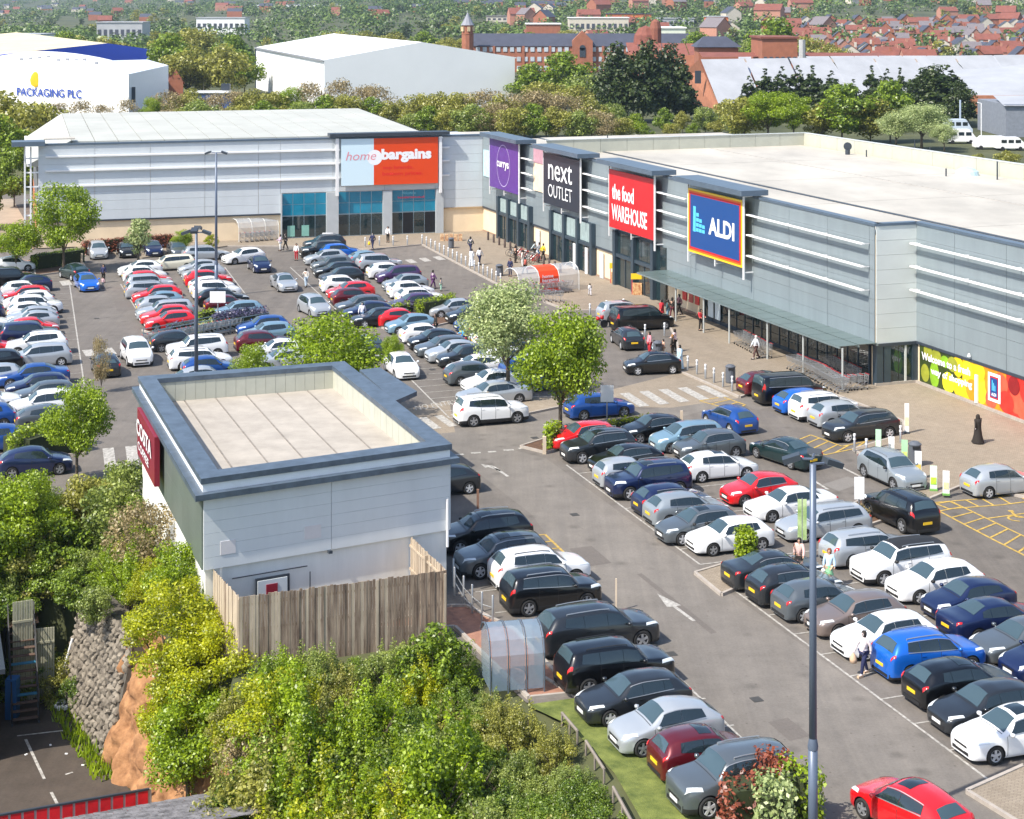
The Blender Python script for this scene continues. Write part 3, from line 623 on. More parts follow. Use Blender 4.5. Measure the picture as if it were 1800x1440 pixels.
mb = MB(); mb.add([q(RL-1.5, .9, 11.25), q(RL-1.5, 41, rz+.15), q(RL+.3, 41, 9.6), q(RL+.3, .9, 10.6), q(RL-1.5, .9, 9), q(RL-1.5, 41, 9), q(RL+.3, 41, 9), q(RL+.3, .9, 9)], [(0, 3, 2, 1), (4, 5, 6, 7), (0, 4, 7, 3), (3, 7, 6, 2)]); mb.build('hip_roof', M_roofg, hb)
mb = MB(); c = H0+HA*21.5-HD*1.0; mb.box(V(c.x, c.y, 8.72), 40, .3, .28, HA); mb.build('gutter', M_white, hb)
# flat roof of the link
mb = MB(); mb.prism([V(*(p.xy), 0) for p in (H0+HD*(RL+.4)+HA*.4, H0+HD*(HL+4)+HA*.4, H0+HD*(HL+4)+HA*12, H0+HD*(RL+.4)+HA*12)], 10.3, 10.45); mb.build('roof_sheet', M_roof, hb)
# left side wall: brick below with dark band above
for k in range(7):
    along(H0, HA, -HD, .3+k*5.8, 6.0+k*5.8, .1, 3.6, .02, .1, M_brick, 'brick_panel', hb); along(H0, HA, -HD, .3+k*5.8, 6.0+k*5.8, 3.65, 8.5, .02, .06, mat('grey_louvre', (.2, .21, .23), .5, .3, var=.1), 'louvre_panel', hb)
for t in (-.75, -1.35):
    mb = MB(); p = H0+HD*t+HN*.15; mb.box(V(p.x, p.y, 5.4), .18, .18, 10.8 if t > -1 else 10.8, HD); mb.build('corner_post', M_white, hb)
for z in (3.6, 5.2, 6.6, 8.1, 9.6): mb = MB(); p = H0-HD*.6+HN*.1; mb.box(V(p.x, p.y, z), 1.3, .14, .14, HD); mb.build('corner_rung', M_white, hb)
mb = MB(); p = H0-HD*1.0+HN*.1; mb.box(V(p.x, p.y, 11.2), 3.4, 2.6, .5, HD); mb.build('canopy_cap', M_cop, hb)
mb = MB(); p = H0+HD*2.2+HA*1.2; mb.box(V(p.x, p.y, 11.55), 3.2, 2.2, .12, HD); mb.build('canopy_cap', M_roof, hb)
# glazed entrance
piers = [(493, 495), (573, 594), (672, 688), (765, 778)]
for x0, x1 in piers: along(H0, HD, HN, hx(x0), hx(x1), .1, 5.05, .06, .4, mat('light_grey_pier', (.42, .45, .47), .5, var=.06), 'pier', hb)
M_teal = mat('teal_glass', (.01, .20, .32), .12, var=.2, scale=.5, spec=.8)
for bi, (x0, x1, n) in enumerate(((495, 573, 4), (594, 672, 4), (688, 765, 4))):
    a, b = hx(x0), hx(x1); w = (b-a)/n
    along(H0, HD, HN, a, b, .1, 5.05, -.02, .06, M_frame, 'window_frame', hb)
    for k in range(n):
        for z0, z1, m in ((2.62, 3.78, M_teal), (3.84, 5.0, M_teal), (.2, 2.5, M_gloss)):
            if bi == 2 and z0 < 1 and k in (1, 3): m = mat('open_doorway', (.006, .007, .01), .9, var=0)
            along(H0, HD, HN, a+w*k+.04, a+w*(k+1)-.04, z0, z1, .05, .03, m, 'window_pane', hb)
for x in (505, 530): along(H0, HD, HN, hx(x), hx(x+13), .3, 1.5, .085, .02, mat('pale_green_display', (.2, .42, .36), .5, var=.1), 'window_display', hb)
text('lettering', 'Welcome to', hb, (H0+HD*hx(706)+HN*.1)+UP*4.55, HD, UP, .3, mat('cyan_vinyl', (.2, .6, .75), .4, var=0), width=1.6, depth=0)
text('lettering', 'homebargains.co.uk', hb, (H0+HD*hx(699)+HN*.1)+UP*4.02, HD, UP, .34, mat('pink_red_vinyl', (.75, .05, .12), .4, var=0), width=3.1, depth=0, bold=.02)
# its sign
so = .7; a, b = hx(600, so), hx(770, so); za, zb = hz(600, 327, so), hz(600, 244, so)
s = empty('shop_sign', H0+HD*a+HN*so, 'large light blue and orange sign over the glazed teal entrance', 'sign')
spl = hx(657, so); zb = zb-.05
along(H0, HD, HN, a, spl, za, zb, so-.1, .12, mat('ice_blue_panel', (.62, .78, .86), .4, var=0), 'sign_panel', s)
along(H0, HD, HN, spl, b, za, zb, so-.1, .12, mat('vivid_orange_panel', (.72, .060, .004), .4, var=.03), 'sign_panel', s)
W2 = b-a; Hh = zb-za
def htx(st, fx, fz, h, w, m, **k): return text('lettering', st, s, (H0+HD*(a+W2*fx)+HN*(so+.035))+UP*(za+Hh*fz), HD, UP, h, m, width=w, depth=0, **k)
mb = MB(); n = 24; cc = (H0+HD*(spl+.1)+HN*(so+.028))+UP*(za+Hh*.59); mb.add([cc+HD*(math.cos(2*math.pi*i/n)*.85)+UP*(math.sin(2*math.pi*i/n)*.85) for i in range(n)], [tuple(range(n))]); mb.build('emblem_disc', M_wh, s)
htx('home', .045, .54, .95, W2*.31, mat('pale_red_ink', (.75, .25, .3), .4, var=0), shear=.25, bold=-.005)
htx('bargains', .41, .47, 1.55, W2*.52, M_wh, bold=.05)
M_dor = mat('dark_orange_ink', (.72, .02, .01), .4, var=0); htx('top brands.', .42, .31, .5, W2*.32, M_dor, bold=.02); htx('bottom prices.', .42, .17, .55, W2*.42, M_dor, bold=.03)
for t in (a-.45, b+.3):
    mb = MB(); p = H0+HD*t+HN*(so-.05); mb.box(V(p.x, p.y, (za+10.9)/2-.5), .32, .2, 10.9-za+1.2, HD); mb.build('post', M_white, s)
mb = MB(); p = H0+HD*((a+b)/2)+HN*.15; mb.box(V(p.x, p.y, 11.38), W2+2.6, 1.7, .34, HD); mb.build('canopy_cap', M_dark, s)
# ---------------------------------------------------------------- small coffee building
Q00, Q10, Q01, Q11 = G(357, 1128), G(790, 1047), V(-19.25, 88.3, 0), V(-9.1, 92.0, 0)
def Q(u, v, z=0): p = (Q00*(1-u)+Q10*u)*(1-v)+(Q01*(1-u)+Q11*u)*v; return V(p.x, p.y, z)
cof = empty('coffee_building', Q(.5, .5), 'small flat roofed grey building with wide blue grey roof edge', 'building')
def ring(u0, u1, v0, v1, z0, z1, m, name, eo=0.0, pieces=True):
    """a frame of four mitred pieces between outer (expanded by eo metres) and inner rectangles"""
    eu, ev = eo/11.2, eo/20.; o = [(-eu, -ev), (1+eu, -ev), (1+eu, 1+ev), (-eu, 1+ev)]; i = [(u0, v0), (u1, v0), (u1, v1), (u0, v1)]
    for k in range(4):
        k2 = (k+1) % 4; mb = MB(); mb.prism([Q(*o[k]), Q(*o[k2]), Q(*i[k2]), Q(*i[k])], z0, z1); mb.build(name, m, cof)
mb = MB(); mb.prism([Q(.01, .006), Q(.99, .006), Q(.99, .994), Q(.01, .994)], 0, 5.35); mb.build('wall', mat('white_render', (.78, .78, .75), .8, var=.07, scale=1.0, stretch=(1.5, 1.5, .25)), cof)
M_edge = mat('blue_grey_roof_edge', (.085, .115, .155), .42, .2, var=.3, scale=1.6)
ring(.070, .925, .047, .958, 6.42, 6.66, M_edge, 'coping', .1); ring(.055, .94, .035, .968, 6.08, 6.42, mat('white_band', (.72, .75, .77), .5, var=.04), 'fascia_band', .02); ring(.02, .98, .012, .988, 5.84, 6.08, M_edge, 'lower_coping', .38)
# roof deck strips, lining
for k in range(6):
    us = [.055, .20, .35, .50, .65, .80, .94]; mb = MB(); mb.prism([Q(us[k]+.003, .035), Q(us[k+1]-.003, .035), Q(us[k+1]-.003, .965), Q(us[k]+.003, .965)], 5.3, 5.42+.004*(k % 2)); mb.build('roof_sheet', mat('pale_roof_felt', (.37, .335, .29), .88, var=.16, scale=.7), cof)
for u_ in (.20, .35, .50, .65, .80):
    mb = MB(); a_, b_ = Q(u_, .05), Q(u_, .95); mb.box(V((a_.x+b_.x)/2, (a_.y+b_.y)/2, 5.43), (b_-a_).length, .07, .03, (b_-a_).normalized()); mb.build('roof_seam', mat('dark_seam', (.22, .195, .17), .8, var=.3, scale=3), cof)
for (P_, Q_, n) in (((.06, .962), (.935, .962), 18), ((.935, .04), (.935, .962), 33), ((.06, .04), (.06, .962), 33), ((.06, .04), (.935, .04), 18)):
    for k in range(n):
        a = Q(P_[0]+(Q_[0]-P_[0])*k/n, P_[1]+(Q_[1]-P_[1])*k/n); b = Q(P_[0]+(Q_[0]-P_[0])*(k+1)/n, P_[1]+(Q_[1]-P_[1])*(k+1)/n); d = (b-a).normalized()
        mb = MB(); c = (a+b)/2; mb.box(V(c.x, c.y, 5.94), (b-a).length-.014, .08+.008*(k % 2), 1.03, d); mb.build('lining_panel', M_lining, cof)
# walls: panels
def qwall(u0, v0, u1, v1, z0, z1, n, rows, m, th=.06, name='cladding_panel'):
    for k in range(n):
        a = Q(u0+(u1-u0)*k/n, v0+(v1-v0)*k/n); b = Q(u0+(u1-u0)*(k+1)/n, v0+(v1-v0)*(k+1)/n); d = (b-a).normalized(); nn = V(d.y, -d.x, 0)
        for r in range(rows):
            mb = MB(); c = (a+b)/2+nn*th/2; h = (z1-z0)/rows; mb.box(V(c.x, c.y, z0+h*(r+.5)), (b-a).length-.02, th, h-.007, d); mb.build(name, m, cof)
M_smallclad = mat('pale_blue_grey_panel', (.64, .67, .69), .5, var=.05, scale=.9, stretch=(1.2, 1.2, .3))
qwall(0, 0, 1, 0, 2.9, 5.83, 2, 6, M_smallclad); qwall(0, 1, 0, 0, 2.9, 5.83, 4, 4, mat('green_grey_cladding', (.14, .17, .152), .45, .2, var=.1, scale=.5)); qwall(1, 0, 1, 1, 2.9, 5.83, 4, 4, M_smallclad); qwall(1, 1, 0, 1, 2.9, 5.83, 2, 4, M_smallclad)
fd = (Q10-Q00).normalized(); fn = V(fd.y, -fd.x, 0); ld = (Q01-Q00).normalized(); ln_ = V(-ld.y, ld.x, 0)
def fbox(x, y, w, h, th, m, name, off=.07):
    p = onl(x, Q00+fn*off, fd); mb = MB(); mb.box(V(p.x, p.y, ZAT(y, p.y)), w, th, h, fd); mb.build(name, m, cof)
fbox(401, 962, .65, .55, .02, mat('pink_white_patch', (.66, .63, .64), .5, var=.04), 'repair_patch'); fbox(550, 935, .75, .55, .02, mat('pink_white_patch', (.6, .6, .6)), 'repair_patch')
fbox(479, 1034, 1.5, 1.0, .06, M_dark, 'window_frame', .03); fbox(479, 1036, 1.3, .85, .04, mat('door_panel_white', (.6, .65, .68), .5, var=.03), 'window_pane', .08); fbox(478, 1037, .5, .5, .03, mat('maroon_print', (.28, .01, .03), .5, var=0), 'poster', .11)
fbox(475, 1006, 3.3, .04, .03, M_dark, 'door_trim', .03); fbox(545, 1030, .04, 1.2, .03, M_dark, 'door_trim', .03); fbox(580, 970, .16, .12, .2, M_dark, 'wall_lamp', .15)
mb = MB(); p = Q(.985, 0)+fn*.14; mb.tube(V(p.x, p.y, 2.2), V(p.x, p.y, 4.3), .06); mb.build('downpipe', M_white, cof)
mb = MB(); mb.prism([G(632, 650, 4.7), G(668, 646, 4.7), G(733, 688, 4.7), G(694, 705, 4.7)], 4.45, 4.7); mb.build('entrance_canopy', M_edge, cof)
# maroon sign high on the left wall
pa = onl(245, Q00+ln_*.4, ld); pb = onl(277, Q00+ln_*.4, ld); sw = (pa-pb).length
cs = empty('shop_sign', pa, 'maroon coffee shop sign on the left wall of the small building', 'sign')
mb = MB(); c = (pa+pb)/2; mb.box(V(c.x, c.y, 4.65), sw*.95, .24, 2.3, ld); mb.build('sign_panel', mat('maroon_sign', (.22, .012, .03), .4, var=.08), cs)
text('lettering', 'COSTA', cs, pa-ld*.3+ln_*.18+UP*4.6, -ld, UP, .8, M_wh, width=sw*.82, bold=.03, depth=0); text('lettering', 'COFFEE', cs, pa-ld*.8+ln_*.18+UP*3.95, -ld, UP, .4, M_wh, width=sw*.6, bold=.02, depth=0)
# timber fence: every board its own piece
M_wood = mat('weathered_timber', (.16, .095, .065), .9, var=.45, scale=5, stretch=(1, 1, .12), col2=(.40, .31, .23)); M_woodl = mat('pale_sunlit_timber', (.44, .36, .27), .9, var=.25, scale=3, stretch=(1, 1, .2))
FZ = 2.85; FLc = G(421, 1050, FZ); FRc = G(785, 1003, FZ); FLc.z = FRc.z = 0
BLc = onl(375, Q00, fd); BRc = onl(722, Q00, fd)
fen = empty('timber_fence', FLc, 'weathered timber board fence round the yard behind the small building', 'fence')
bmesh_cache = {}
for (a, b, m, so_) in ((FLc, FRc, M_wood, 1), (BLc, FLc, M_woodl, 1), (FRc, BRc, M_woodl, 1)):  # side runs take the paler timber: their sunlight is put into the colour
    d = (b-a); L = d.length; d.normalize(); n = int(L/.125); nn = V(d.y, -d.x, 0)
    for k in range(n):
        h = FZ+random.uniform(-.03, .04); c = a+d*(L*(k+.5)/n)+nn*random.uniform(-.015, .015)
        mb = MB(); mb.box(V(c.x, c.y, h/2-.9), L/n-.012, .022, h+1.8, d)
        mb.build('board', m if random.random() < .85 else (M_woodl if m is M_wood else M_wood), fen)
    for k in range(int(L/2.4)+1):
        c = a+d*min(L, k*2.4)-nn*.08; mb = MB(); mb.box(V(c.x, c.y, FZ/2-.9), .1, .1, FZ+1.6, d); mb.build('post', M_woodl, fen)
    for z in (.5, 1.5, 2.5): c = (a+b)/2-nn*.05; mb = MB(); mb.box(V(c.x, c.y, z), L, .05, .09, d); mb.build('rail', M_woodl, fen)
# ================================================================ cars
def pchip(xs, ys, x):
    n = len(xs)
    if x <= xs[0]: return ys[0]
    if x >= xs[-1]: return ys[-1]
    h = [xs[i+1]-xs[i] for i in range(n-1)]; d = [(ys[i+1]-ys[i])/h[i] for i in range(n-1)]; m = [0.0]*n; m[0] = d[0]; m[-1] = d[-1]
    for i in range(1, n-1):
        if d[i-1]*d[i] > 0: w1 = 2*h[i]+h[i-1]; w2 = h[i]+2*h[i-1]; m[i] = (w1+w2)/(w1/d[i-1]+w2/d[i])
    i = 0
    while x > xs[i+1]: i += 1
    t = (x-xs[i])/h[i]
    return (2*t**3-3*t*t+1)*ys[i]+(t**3-2*t*t+t)*h[i]*m[i]+(-2*t**3+3*t*t)*ys[i+1]+(t**3-t*t)*h[i]*m[i+1]
# top: (fraction from the nose, height, half-width ratio of the top edge); belt: shoulder height
KINDS = {
 'hatch': dict(L=4.25, W=1.79, wb=(.195, .815), r=.32, top=[(0, .56, .60), (.012, .66, .68), (.05, .76, .74), (.14, .87, .78), (.275, .985, .80), (.43, 1.40, .64), (.56, 1.475, .645), (.70, 1.465, .64), (.85, 1.37, .60), (.955, 1.02, .68), (.985, .92, .72), (1, .70, .70)],
    belt=[(0, .52), (.012, .60), (.05, .68), (.14, .78), (.275, .90), (.5, .94), (.85, 1.0), (.955, .95), (.985, .84), (1, .64)], ws=(.295, .425), rw=(.865, .95), side=[(.315, .50), (.515, .70), (.715, .80)], seam=(.30, .508, .71)),
 'small': dict(L=3.65, W=1.68, wb=(.18, .825), r=.30, top=[(0, .56, .58), (.015, .68, .66), (.06, .80, .74), (.14, .90, .78), (.25, 1.0, .80), (.42, 1.44, .66), (.57, 1.50, .66), (.74, 1.48, .65), (.89, 1.36, .60), (.965, 1.02, .70), (.988, .9, .72), (1, .70, .70)],
    belt=[(0, .52), (.015, .62), (.06, .72), (.14, .82), (.25, .92), (.5, .95), (.88, 1.0), (.965, .94), (.988, .84), (1, .64)], ws=(.27, .415), rw=(.90, .958), side=[(.30, .56), (.58, .82)], seam=(.28, .57)),
 'suv': dict(L=4.45, W=1.86, wb=(.19, .81), r=.36, top=[(0, .66, .62), (.012, .80, .70), (.04, .92, .76), (.13, 1.02, .80), (.265, 1.12, .82), (.40, 1.56, .68), (.54, 1.66, .68), (.72, 1.655, .67), (.88, 1.56, .64), (.962, 1.16, .74), (.988, 1.0, .76), (1, .78, .74)],
    belt=[(0, .60), (.012, .72), (.04, .82), (.13, .92), (.265, 1.03), (.5, 1.07), (.88, 1.14), (.962, 1.08), (.988, .95), (1, .72)], ws=(.285, .395), rw=(.89, .957), side=[(.305, .49), (.505, .69), (.705, .83)], seam=(.29, .498, .70), rails=1, clad=.46),
 'bigsuv': dict(L=4.95, W=1.97, wb=(.18, .80), r=.38, top=[(0, .68, .62), (.01, .82, .70), (.035, .96, .76), (.12, 1.06, .80), (.25, 1.15, .82), (.36, 1.60, .69), (.50, 1.72, .69), (.72, 1.70, .68), (.88, 1.62, .65), (.965, 1.20, .75), (.988, 1.05, .77), (1, .8, .75)],
    belt=[(0, .62), (.01, .74), (.035, .86), (.12, .95), (.25, 1.06), (.5, 1.10), (.88, 1.16), (.965, 1.12), (.988, .98), (1, .74)], ws=(.265, .355), rw=(.89, .96), side=[(.28, .46), (.475, .66), (.675, .84)], seam=(.265, .467, .667), rails=1, clad=.42),
 'saloon': dict(L=4.72, W=1.83, wb=(.185, .795), r=.32, top=[(0, .54, .60), (.01, .64, .68), (.04, .73, .74), (.14, .84, .78), (.275, .95, .80), (.41, 1.36, .62), (.52, 1.435, .625), (.63, 1.42, .62), (.82, 1.10, .72), (.86, 1.055, .76), (.965, 1.0, .76), (.985, .94, .75), (1, .72, .72)],
    belt=[(0, .50), (.01, .58), (.04, .66), (.14, .76), (.275, .87), (.5, .91), (.82, .97), (.965, .92), (.985, .86), (1, .66)], ws=(.29, .40), rw=(.665, .80), side=[(.31, .475), (.49, .64), (.65, .74)], seam=(.30, .482, .665)),
 'estate': dict(L=4.7, W=1.83, wb=(.185, .80), r=.33, top=[(0, .56, .60), (.01, .66, .68), (.04, .76, .74), (.13, .87, .78), (.26, .98, .80), (.39, 1.41, .64), (.5, 1.49, .645), (.74, 1.485, .64), (.90, 1.42, .61), (.97, 1.02, .70), (.988, .9, .72), (1, .70, .70)],
    belt=[(0, .52), (.01, .60), (.04, .68), (.13, .78), (.26, .90), (.5, .94), (.88, 1.0), (.97, .95), (.988, .84), (1, .64)], ws=(.28, .385), rw=(.91, .963), side=[(.30, .465), (.48, .645), (.66, .87)], seam=(.285, .472, .652), rails=1),
 'mpv': dict(L=4.3, W=1.80, wb=(.18, .82), r=.32, top=[(0, .58, .58), (.012, .70, .66), (.05, .84, .74), (.12, .96, .78), (.22, 1.08, .80), (.38, 1.54, .66), (.54, 1.64, .665), (.74, 1.62, .66), (.90, 1.53, .63), (.968, 1.10, .74), (.988, .96, .76), (1, .74, .72)],
    belt=[(0, .54), (.012, .64), (.05, .76), (.12, .86), (.22, .96), (.5, 1.0), (.88, 1.06), (.968, 1.0), (.988, .9), (1, .68)], ws=(.24, .372), rw=(.905, .96), side=[(.27, .47), (.485, .68), (.695, .86)], seam=(.27, .478, .688)),
 'van': dict(L=4.95, W=1.92, wb=(.18, .79), r=.34, top=[(0, .66, .62), (.01, .80, .70), (.04, .96, .76), (.10, 1.08, .80), (.19, 1.22, .83), (.31, 1.78, .74), (.42, 1.90, .76), (.74, 1.91, .76), (.95, 1.86, .74), (.982, 1.25, .84), (.992, 1.0, .84), (1, .80, .80)],
    belt=[(0, .6), (.01, .72), (.04, .86), (.10, .96), (.19, 1.08), (.5, 1.12), (.92, 1.16), (.982, 1.14), (.992, .92), (1, .72)], ws=(.205, .30), rw=(.955, .978), side=[(.22, .40), (.42, .64), (.66, .90)], seam=(.215, .41, .65)),
}
KINDS['hatch3'] = dict(KINDS['hatch'], L=4.02, W=1.76, side=[(.315, .555), (.57, .80)], seam=(.30, .563), wb=(.19, .825),
    top=[(0, .58, .60), (.012, .68, .68), (.05, .78, .75), (.14, .90, .79), (.26, 1.0, .80), (.43, 1.42, .65), (.55, 1.485, .65), (.68, 1.45, .64), (.84, 1.32, .60), (.95, 1.06, .68), (.985, .95, .72), (1, .72, .70)])
KINDS['suv2'] = dict(KINDS['suv'], L=4.38, W=1.88, clad=.52,
    top=[(0, .72, .66), (.01, .86, .73), (.035, .98, .79), (.13, 1.07, .82), (.26, 1.13, .83), (.375, 1.60, .71), (.52, 1.69, .71), (.74, 1.68, .70), (.915, 1.60, .67), (.968, 1.20, .75), (.99, 1.0, .77), (1, .80, .75)], ws=(.28, .37), rw=(.92, .962), side=[(.30, .48), (.495, .69), (.705, .87)])
ROWS = 7
def prof(K):
    L, W = K['L'], K['W']
    X = [t[0] for t in K['top']]; Z = [t[1] for t in K['top']]; Yr = [t[2] for t in K['top']]; BX = [b[0] for b in K['belt']]; BZ = [b[1] for b in K['belt']]
    px_ = [0, .012, .05, .12, .25, .5, .75, .9, .97, .99, 1]; pw = [.66, .78, .90, .97, .995, 1, 1, .975, .92, .84, .72]
    def S(xf, t):
        zt_ = pchip(X, Z, xf); yr = pchip(X, Yr, xf); zb = min(pchip(BX, BZ, xf), zt_-.03); w = pchip(px_, pw, xf)*W/2
        cab = max(0, min(1, (zt_-zb-.08)/.3)); ye = min(yr*W/2, w*.93)
        ys = [0, ye*.55, ye, w*.955, w, w*.985, w*.93]; zs = [zt_, zt_-.012-.02*cab, zt_-.035-.045*cab, zb, zb*.62+.12, .30, .19]
        tt = min(abs(t), 6); y = pchip(range(ROWS), ys, tt); z = pchip(range(ROWS), zs, tt)
        endb = 0.0
        if xf < .05: endb = -(1-min(1, (z-.2)/.35))*0.0
        return Vector((L/2-xf*L+endb, math.copysign(y, t) if t else 0.0, z))
    return S
def patch(K, S, quad, nx, nt, off=.012, mirror=False):
    """quad: ((xf,t) at four corners: front-bottom, rear-bottom, rear-top, front-top)"""
    (a, b, c, d) = quad; mb = MB()
    for sgn_ in ((1, -1) if mirror else (1,)):
        vs = []
        for i in range(nx+1):
            u = i/nx
            for j in range(nt+1):
                v = j/nt; xf = (a[0]*(1-u)+b[0]*u)*(1-v)+(d[0]*(1-u)+c[0]*u)*v; t = (a[1]*(1-u)+b[1]*u)*(1-v)+(d[1]*(1-u)+c[1]*u)*v; t *= sgn_
                p = S(xf, t); e = .004; e2 = .03
                du = S(min(1, xf+e), t)-S(max(0, xf-e), t); dv = S(xf, t+e2)-S(xf, t-e2) if abs(t) > .05 else Vector((0, 1, 0))
                n = du.cross(dv)
                if n.length < 1e-9: n = Vector((0, 0, 1))
                n.normalize(); out = Vector((0, p.y, p.z-.6)) if abs(t) > 1 else Vector((0, 0, 1))
                if xf < .03: out = Vector((1, 0, .2))
                if n.dot(out) < 0: n = -n
                vs.append(p+n*off)
        fs = [(i*(nt+1)+j, (i+1)*(nt+1)+j, (i+1)*(nt+1)+j+1, i*(nt+1)+j+1) for i in range(nx) for j in range(nt)]
        if sgn_ < 0: fs = [f[::-1] for f in fs]
        mb.add(vs, fs)
    return mb
def car_meshes(kn):
    K = KINDS[kn]; S = prof(K); L, W = K['L'], K['W']; P = {}
    xs = sorted(set([round(x, 4) for x in [0, .004, .012, .03, .05, .08]+[.105+.0165*i for i in range(52)]+[.955, .97, .98, .988, .995, 1.0] if x <= 1]))
    ts = [0, .5, 1, 1.5, 1.8, 2, 2.2, 2.6, 2.85, 3, 3.15, 3.4, 3.7, 4, 4.35, 4.7, 5, 5.3, 5.6, 6]
    R = K['r']+.055; wz = K['r']
    mb = MB(); nt = len(ts)
    for side in (1, -1):
        vs = [S(x, t*side) for x in xs for t in ts]; ins = []
        for i, x in enumerate(xs):
            for j, t in enumerate(ts):
                p = vs[i*nt+j]; hit = None
                if t > 3.1:
                    for w in K['wb']:
                        cx = L/2-w*L
                        if math.hypot(p.x-cx, p.z-wz) < R: hit = cx
                ins.append(hit)
        fs = []
        keep = set()
        for i in range(len(xs)-1):
            for j in range(nt-1):
                q = (i*nt+j, (i+1)*nt+j, (i+1)*nt+j+1, i*nt+j+1)
                if all(ins[k] is not None for k in q): continue
                fs.append(q if side > 0 else q[::-1]); keep.update(q)
        for k in keep:
            if ins[k] is not None:
                p = vs[k]; d = Vector((p.x-ins[k], 0, p.z-wz))
                if d.length > 1e-4: d.normalize(); p.x = ins[k]+d.x*R; p.z = max(.16, wz+d.z*R)
        ms = []
        base = len(mb.v); mb.v += vs
        for f in fs:
            zc = sum(vs[k].z for k in f)/4; mb.f.append(tuple(k+base for k in f)); mb.m.append(1 if (zc < K.get('clad', .27)-.12) else 0)
        # nose and tail caps
        for i in (0, len(xs)-1):
            idx = [base+i*nt+j for j in range(nt)]; cb = len(mb.v); c = vs[i*nt+nt-1]; mb.v.append(Vector((c.x, 0, c.z)))
            f = idx+[cb]; mb.f.append(tuple(f) if (i == 0) == (side > 0) else tuple(f[::-1])); mb.m.append(0)
    me = mb.mesh(kn+'_body', [M_white, M_black], True)
    bm = bmesh.new(); bm.from_mesh(me); bmesh.ops.remove_doubles(bm, verts=bm.verts[:], dist=.0008); bmesh.ops.recalc_face_normals(bm, faces=bm.faces[:]); bm.to_mesh(me); bm.free()
    P['body'] = me
    mb = MB(); mb.box((0, 0, .42), L*.94, W*.80, .5); 
    for w in K['wb']: mb.box((L/2-w*L, 0, .5), .95, W*.84, .5)
    P['underbody'] = mb.mesh('underbody', [M_black])
    w0, w1 = K['ws']; r0, r1 = K['rw']
    P['windscreen'] = patch(K, S, ((w0, -1.86), (w0, 1.86), (w1, 1.80), (w1, -1.80)), 12, 6).mesh('windscreen', [M_cglass], True)
    P['rear_window'] = patch(K, S, ((r1, -1.75), (r1, 1.75), (r0, 1.6), (r0, -1.6)), 10, 5).mesh('rear_window', [M_cglass], True)
    ns = len(K['side']); wins = []
    for i, (a, b) in enumerate(K['side']):
        at, bt = a, b
        if i < ns-1: b = K['side'][i+1][0]-.003; bt = b
        if i == 0: at = w1-.015
        if i == ns-1: bt = b-.02
        for s in (1, -1):
            wins.append(patch(K, S, ((a, s*2.90), (b, s*(2.90 if i < ns-1 else 2.78)), (bt, s*2.22), (at, s*2.22)), 8, 5).mesh('window', [M_sglass], True))
    P['window'] = wins
    hl = (.010, .145) if kn != 'van' else (.01, .10)
    P['headlight'] = [patch(K, S, ((hl[0], s*2.3), (hl[1], s*3.25), (hl[1]-.005, s*2.45), (hl[0]+.028, s*1.5)), 6, 3, .014).mesh('headlight', [M_lamp], True) for s in (1, -1)]
    P['tail_light'] = [patch(K, S, ((.955, s*3.25), (.992, s*3.0), (.985, s*2.0), (.945, s*2.75)), 4, 4, .016).mesh('tail_light', [M_tail], True) for s in (1, -1)]
    mb = MB(); mb.box((L/2+.012, 0, .42), .02, .52, .115); P['front_plate'] = mb.mesh('number_plate', [mat('plate_white', (.75, .75, .72), .5, var=0)])
    mb = MB(); mb.box((-L/2-.012, 0, .60 if kn != 'saloon' else .62), .02, .52, .12); P['rear_plate'] = mb.mesh('number_plate', [mat('plate_yellow', (.80, .50, .02), .5, var=0)])
    mb = MB(); mb.box((L/2-.002, 0, .52), .02, W*.42, .075); P['grille'] = mb.mesh('grille', [M_black]); mb = MB(); mb.box((L/2+.004, 0, .31), .02, W*.54, .11); P['lower_intake'] = mb.mesh('lower_intake', [M_black]); mb = MB(); mb.box((-L/2+.0, 0, .28), .03, W*.6, .12); P['rear_insert'] = mb.mesh('rear_insert', [M_black])
    mirs = []
    for s in (1, -1):
        xm = L/2-L*(w0+.035); zm = pchip([b[0] for b in K['belt']], [b[1] for b in K['belt']], w0)+.09; mb = MB(); mb.lathe((xm, s*(W/2+.10), zm), [(0, -.075), (.07, -.06), (.10, 0), (.08, .055), (0, .075)], 8); mb.box((xm, s*(W/2+.01), zm-.05), .06, .16, .04)
        mirs.append(mb.mesh('wing_mirror', [M_white], True))
    P['wing_mirror'] = mirs
    mb = MB()
    for x in K['seam']:
        p = patch(K, S, ((x, 2.98), (x+.004, 2.98), (x+.004, 5.2), (x, 5.2)), 1, 8, .004, True); mb.add(p.v, p.f)
    p = patch(K, S, ((w0-.02, -1.9), (w0-.02, 1.9), (w0-.014, 1.9), (w0-.014, -1.9)), 8, 1, .004); mb.add(p.v, p.f)
    P['panel_gap'] = mb.mesh('panel_gap', [M_black])
    mb = MB()
    for x in K['seam'][1:]:
        for s in (1, -1):
            c = S(x-.022, s*3.35); mb.box(c+Vector((0, s*.012, 0)), .17, .02, .03)
    P['door_handle'] = mb.mesh('door_handle', [M_white])
    mb = MB(); sa, sb_ = K['side'][0][0], K['side'][-1][1]
    p = patch(K, S, ((sa, 2.96), (sb_, 2.90), (sb_, 2.84), (sa, 2.90)), 24, 1, .018, True); mb.add(p.v, p.f); p = patch(K, S, ((w1-.02, 2.20), (sb_-.02, 2.20), (sb_-.02, 2.15), (w1-.02, 2.15)), 20, 1, .018, True); mb.add(p.v, p.f)
    P['sunroof'] = patch(K, S, ((w1+.035, -1.35), (w1+.035, 1.35), (w1+.17, 1.35), (w1+.17, -1.35)), 6, 4, .008).mesh('sunroof', [M_glass], True)
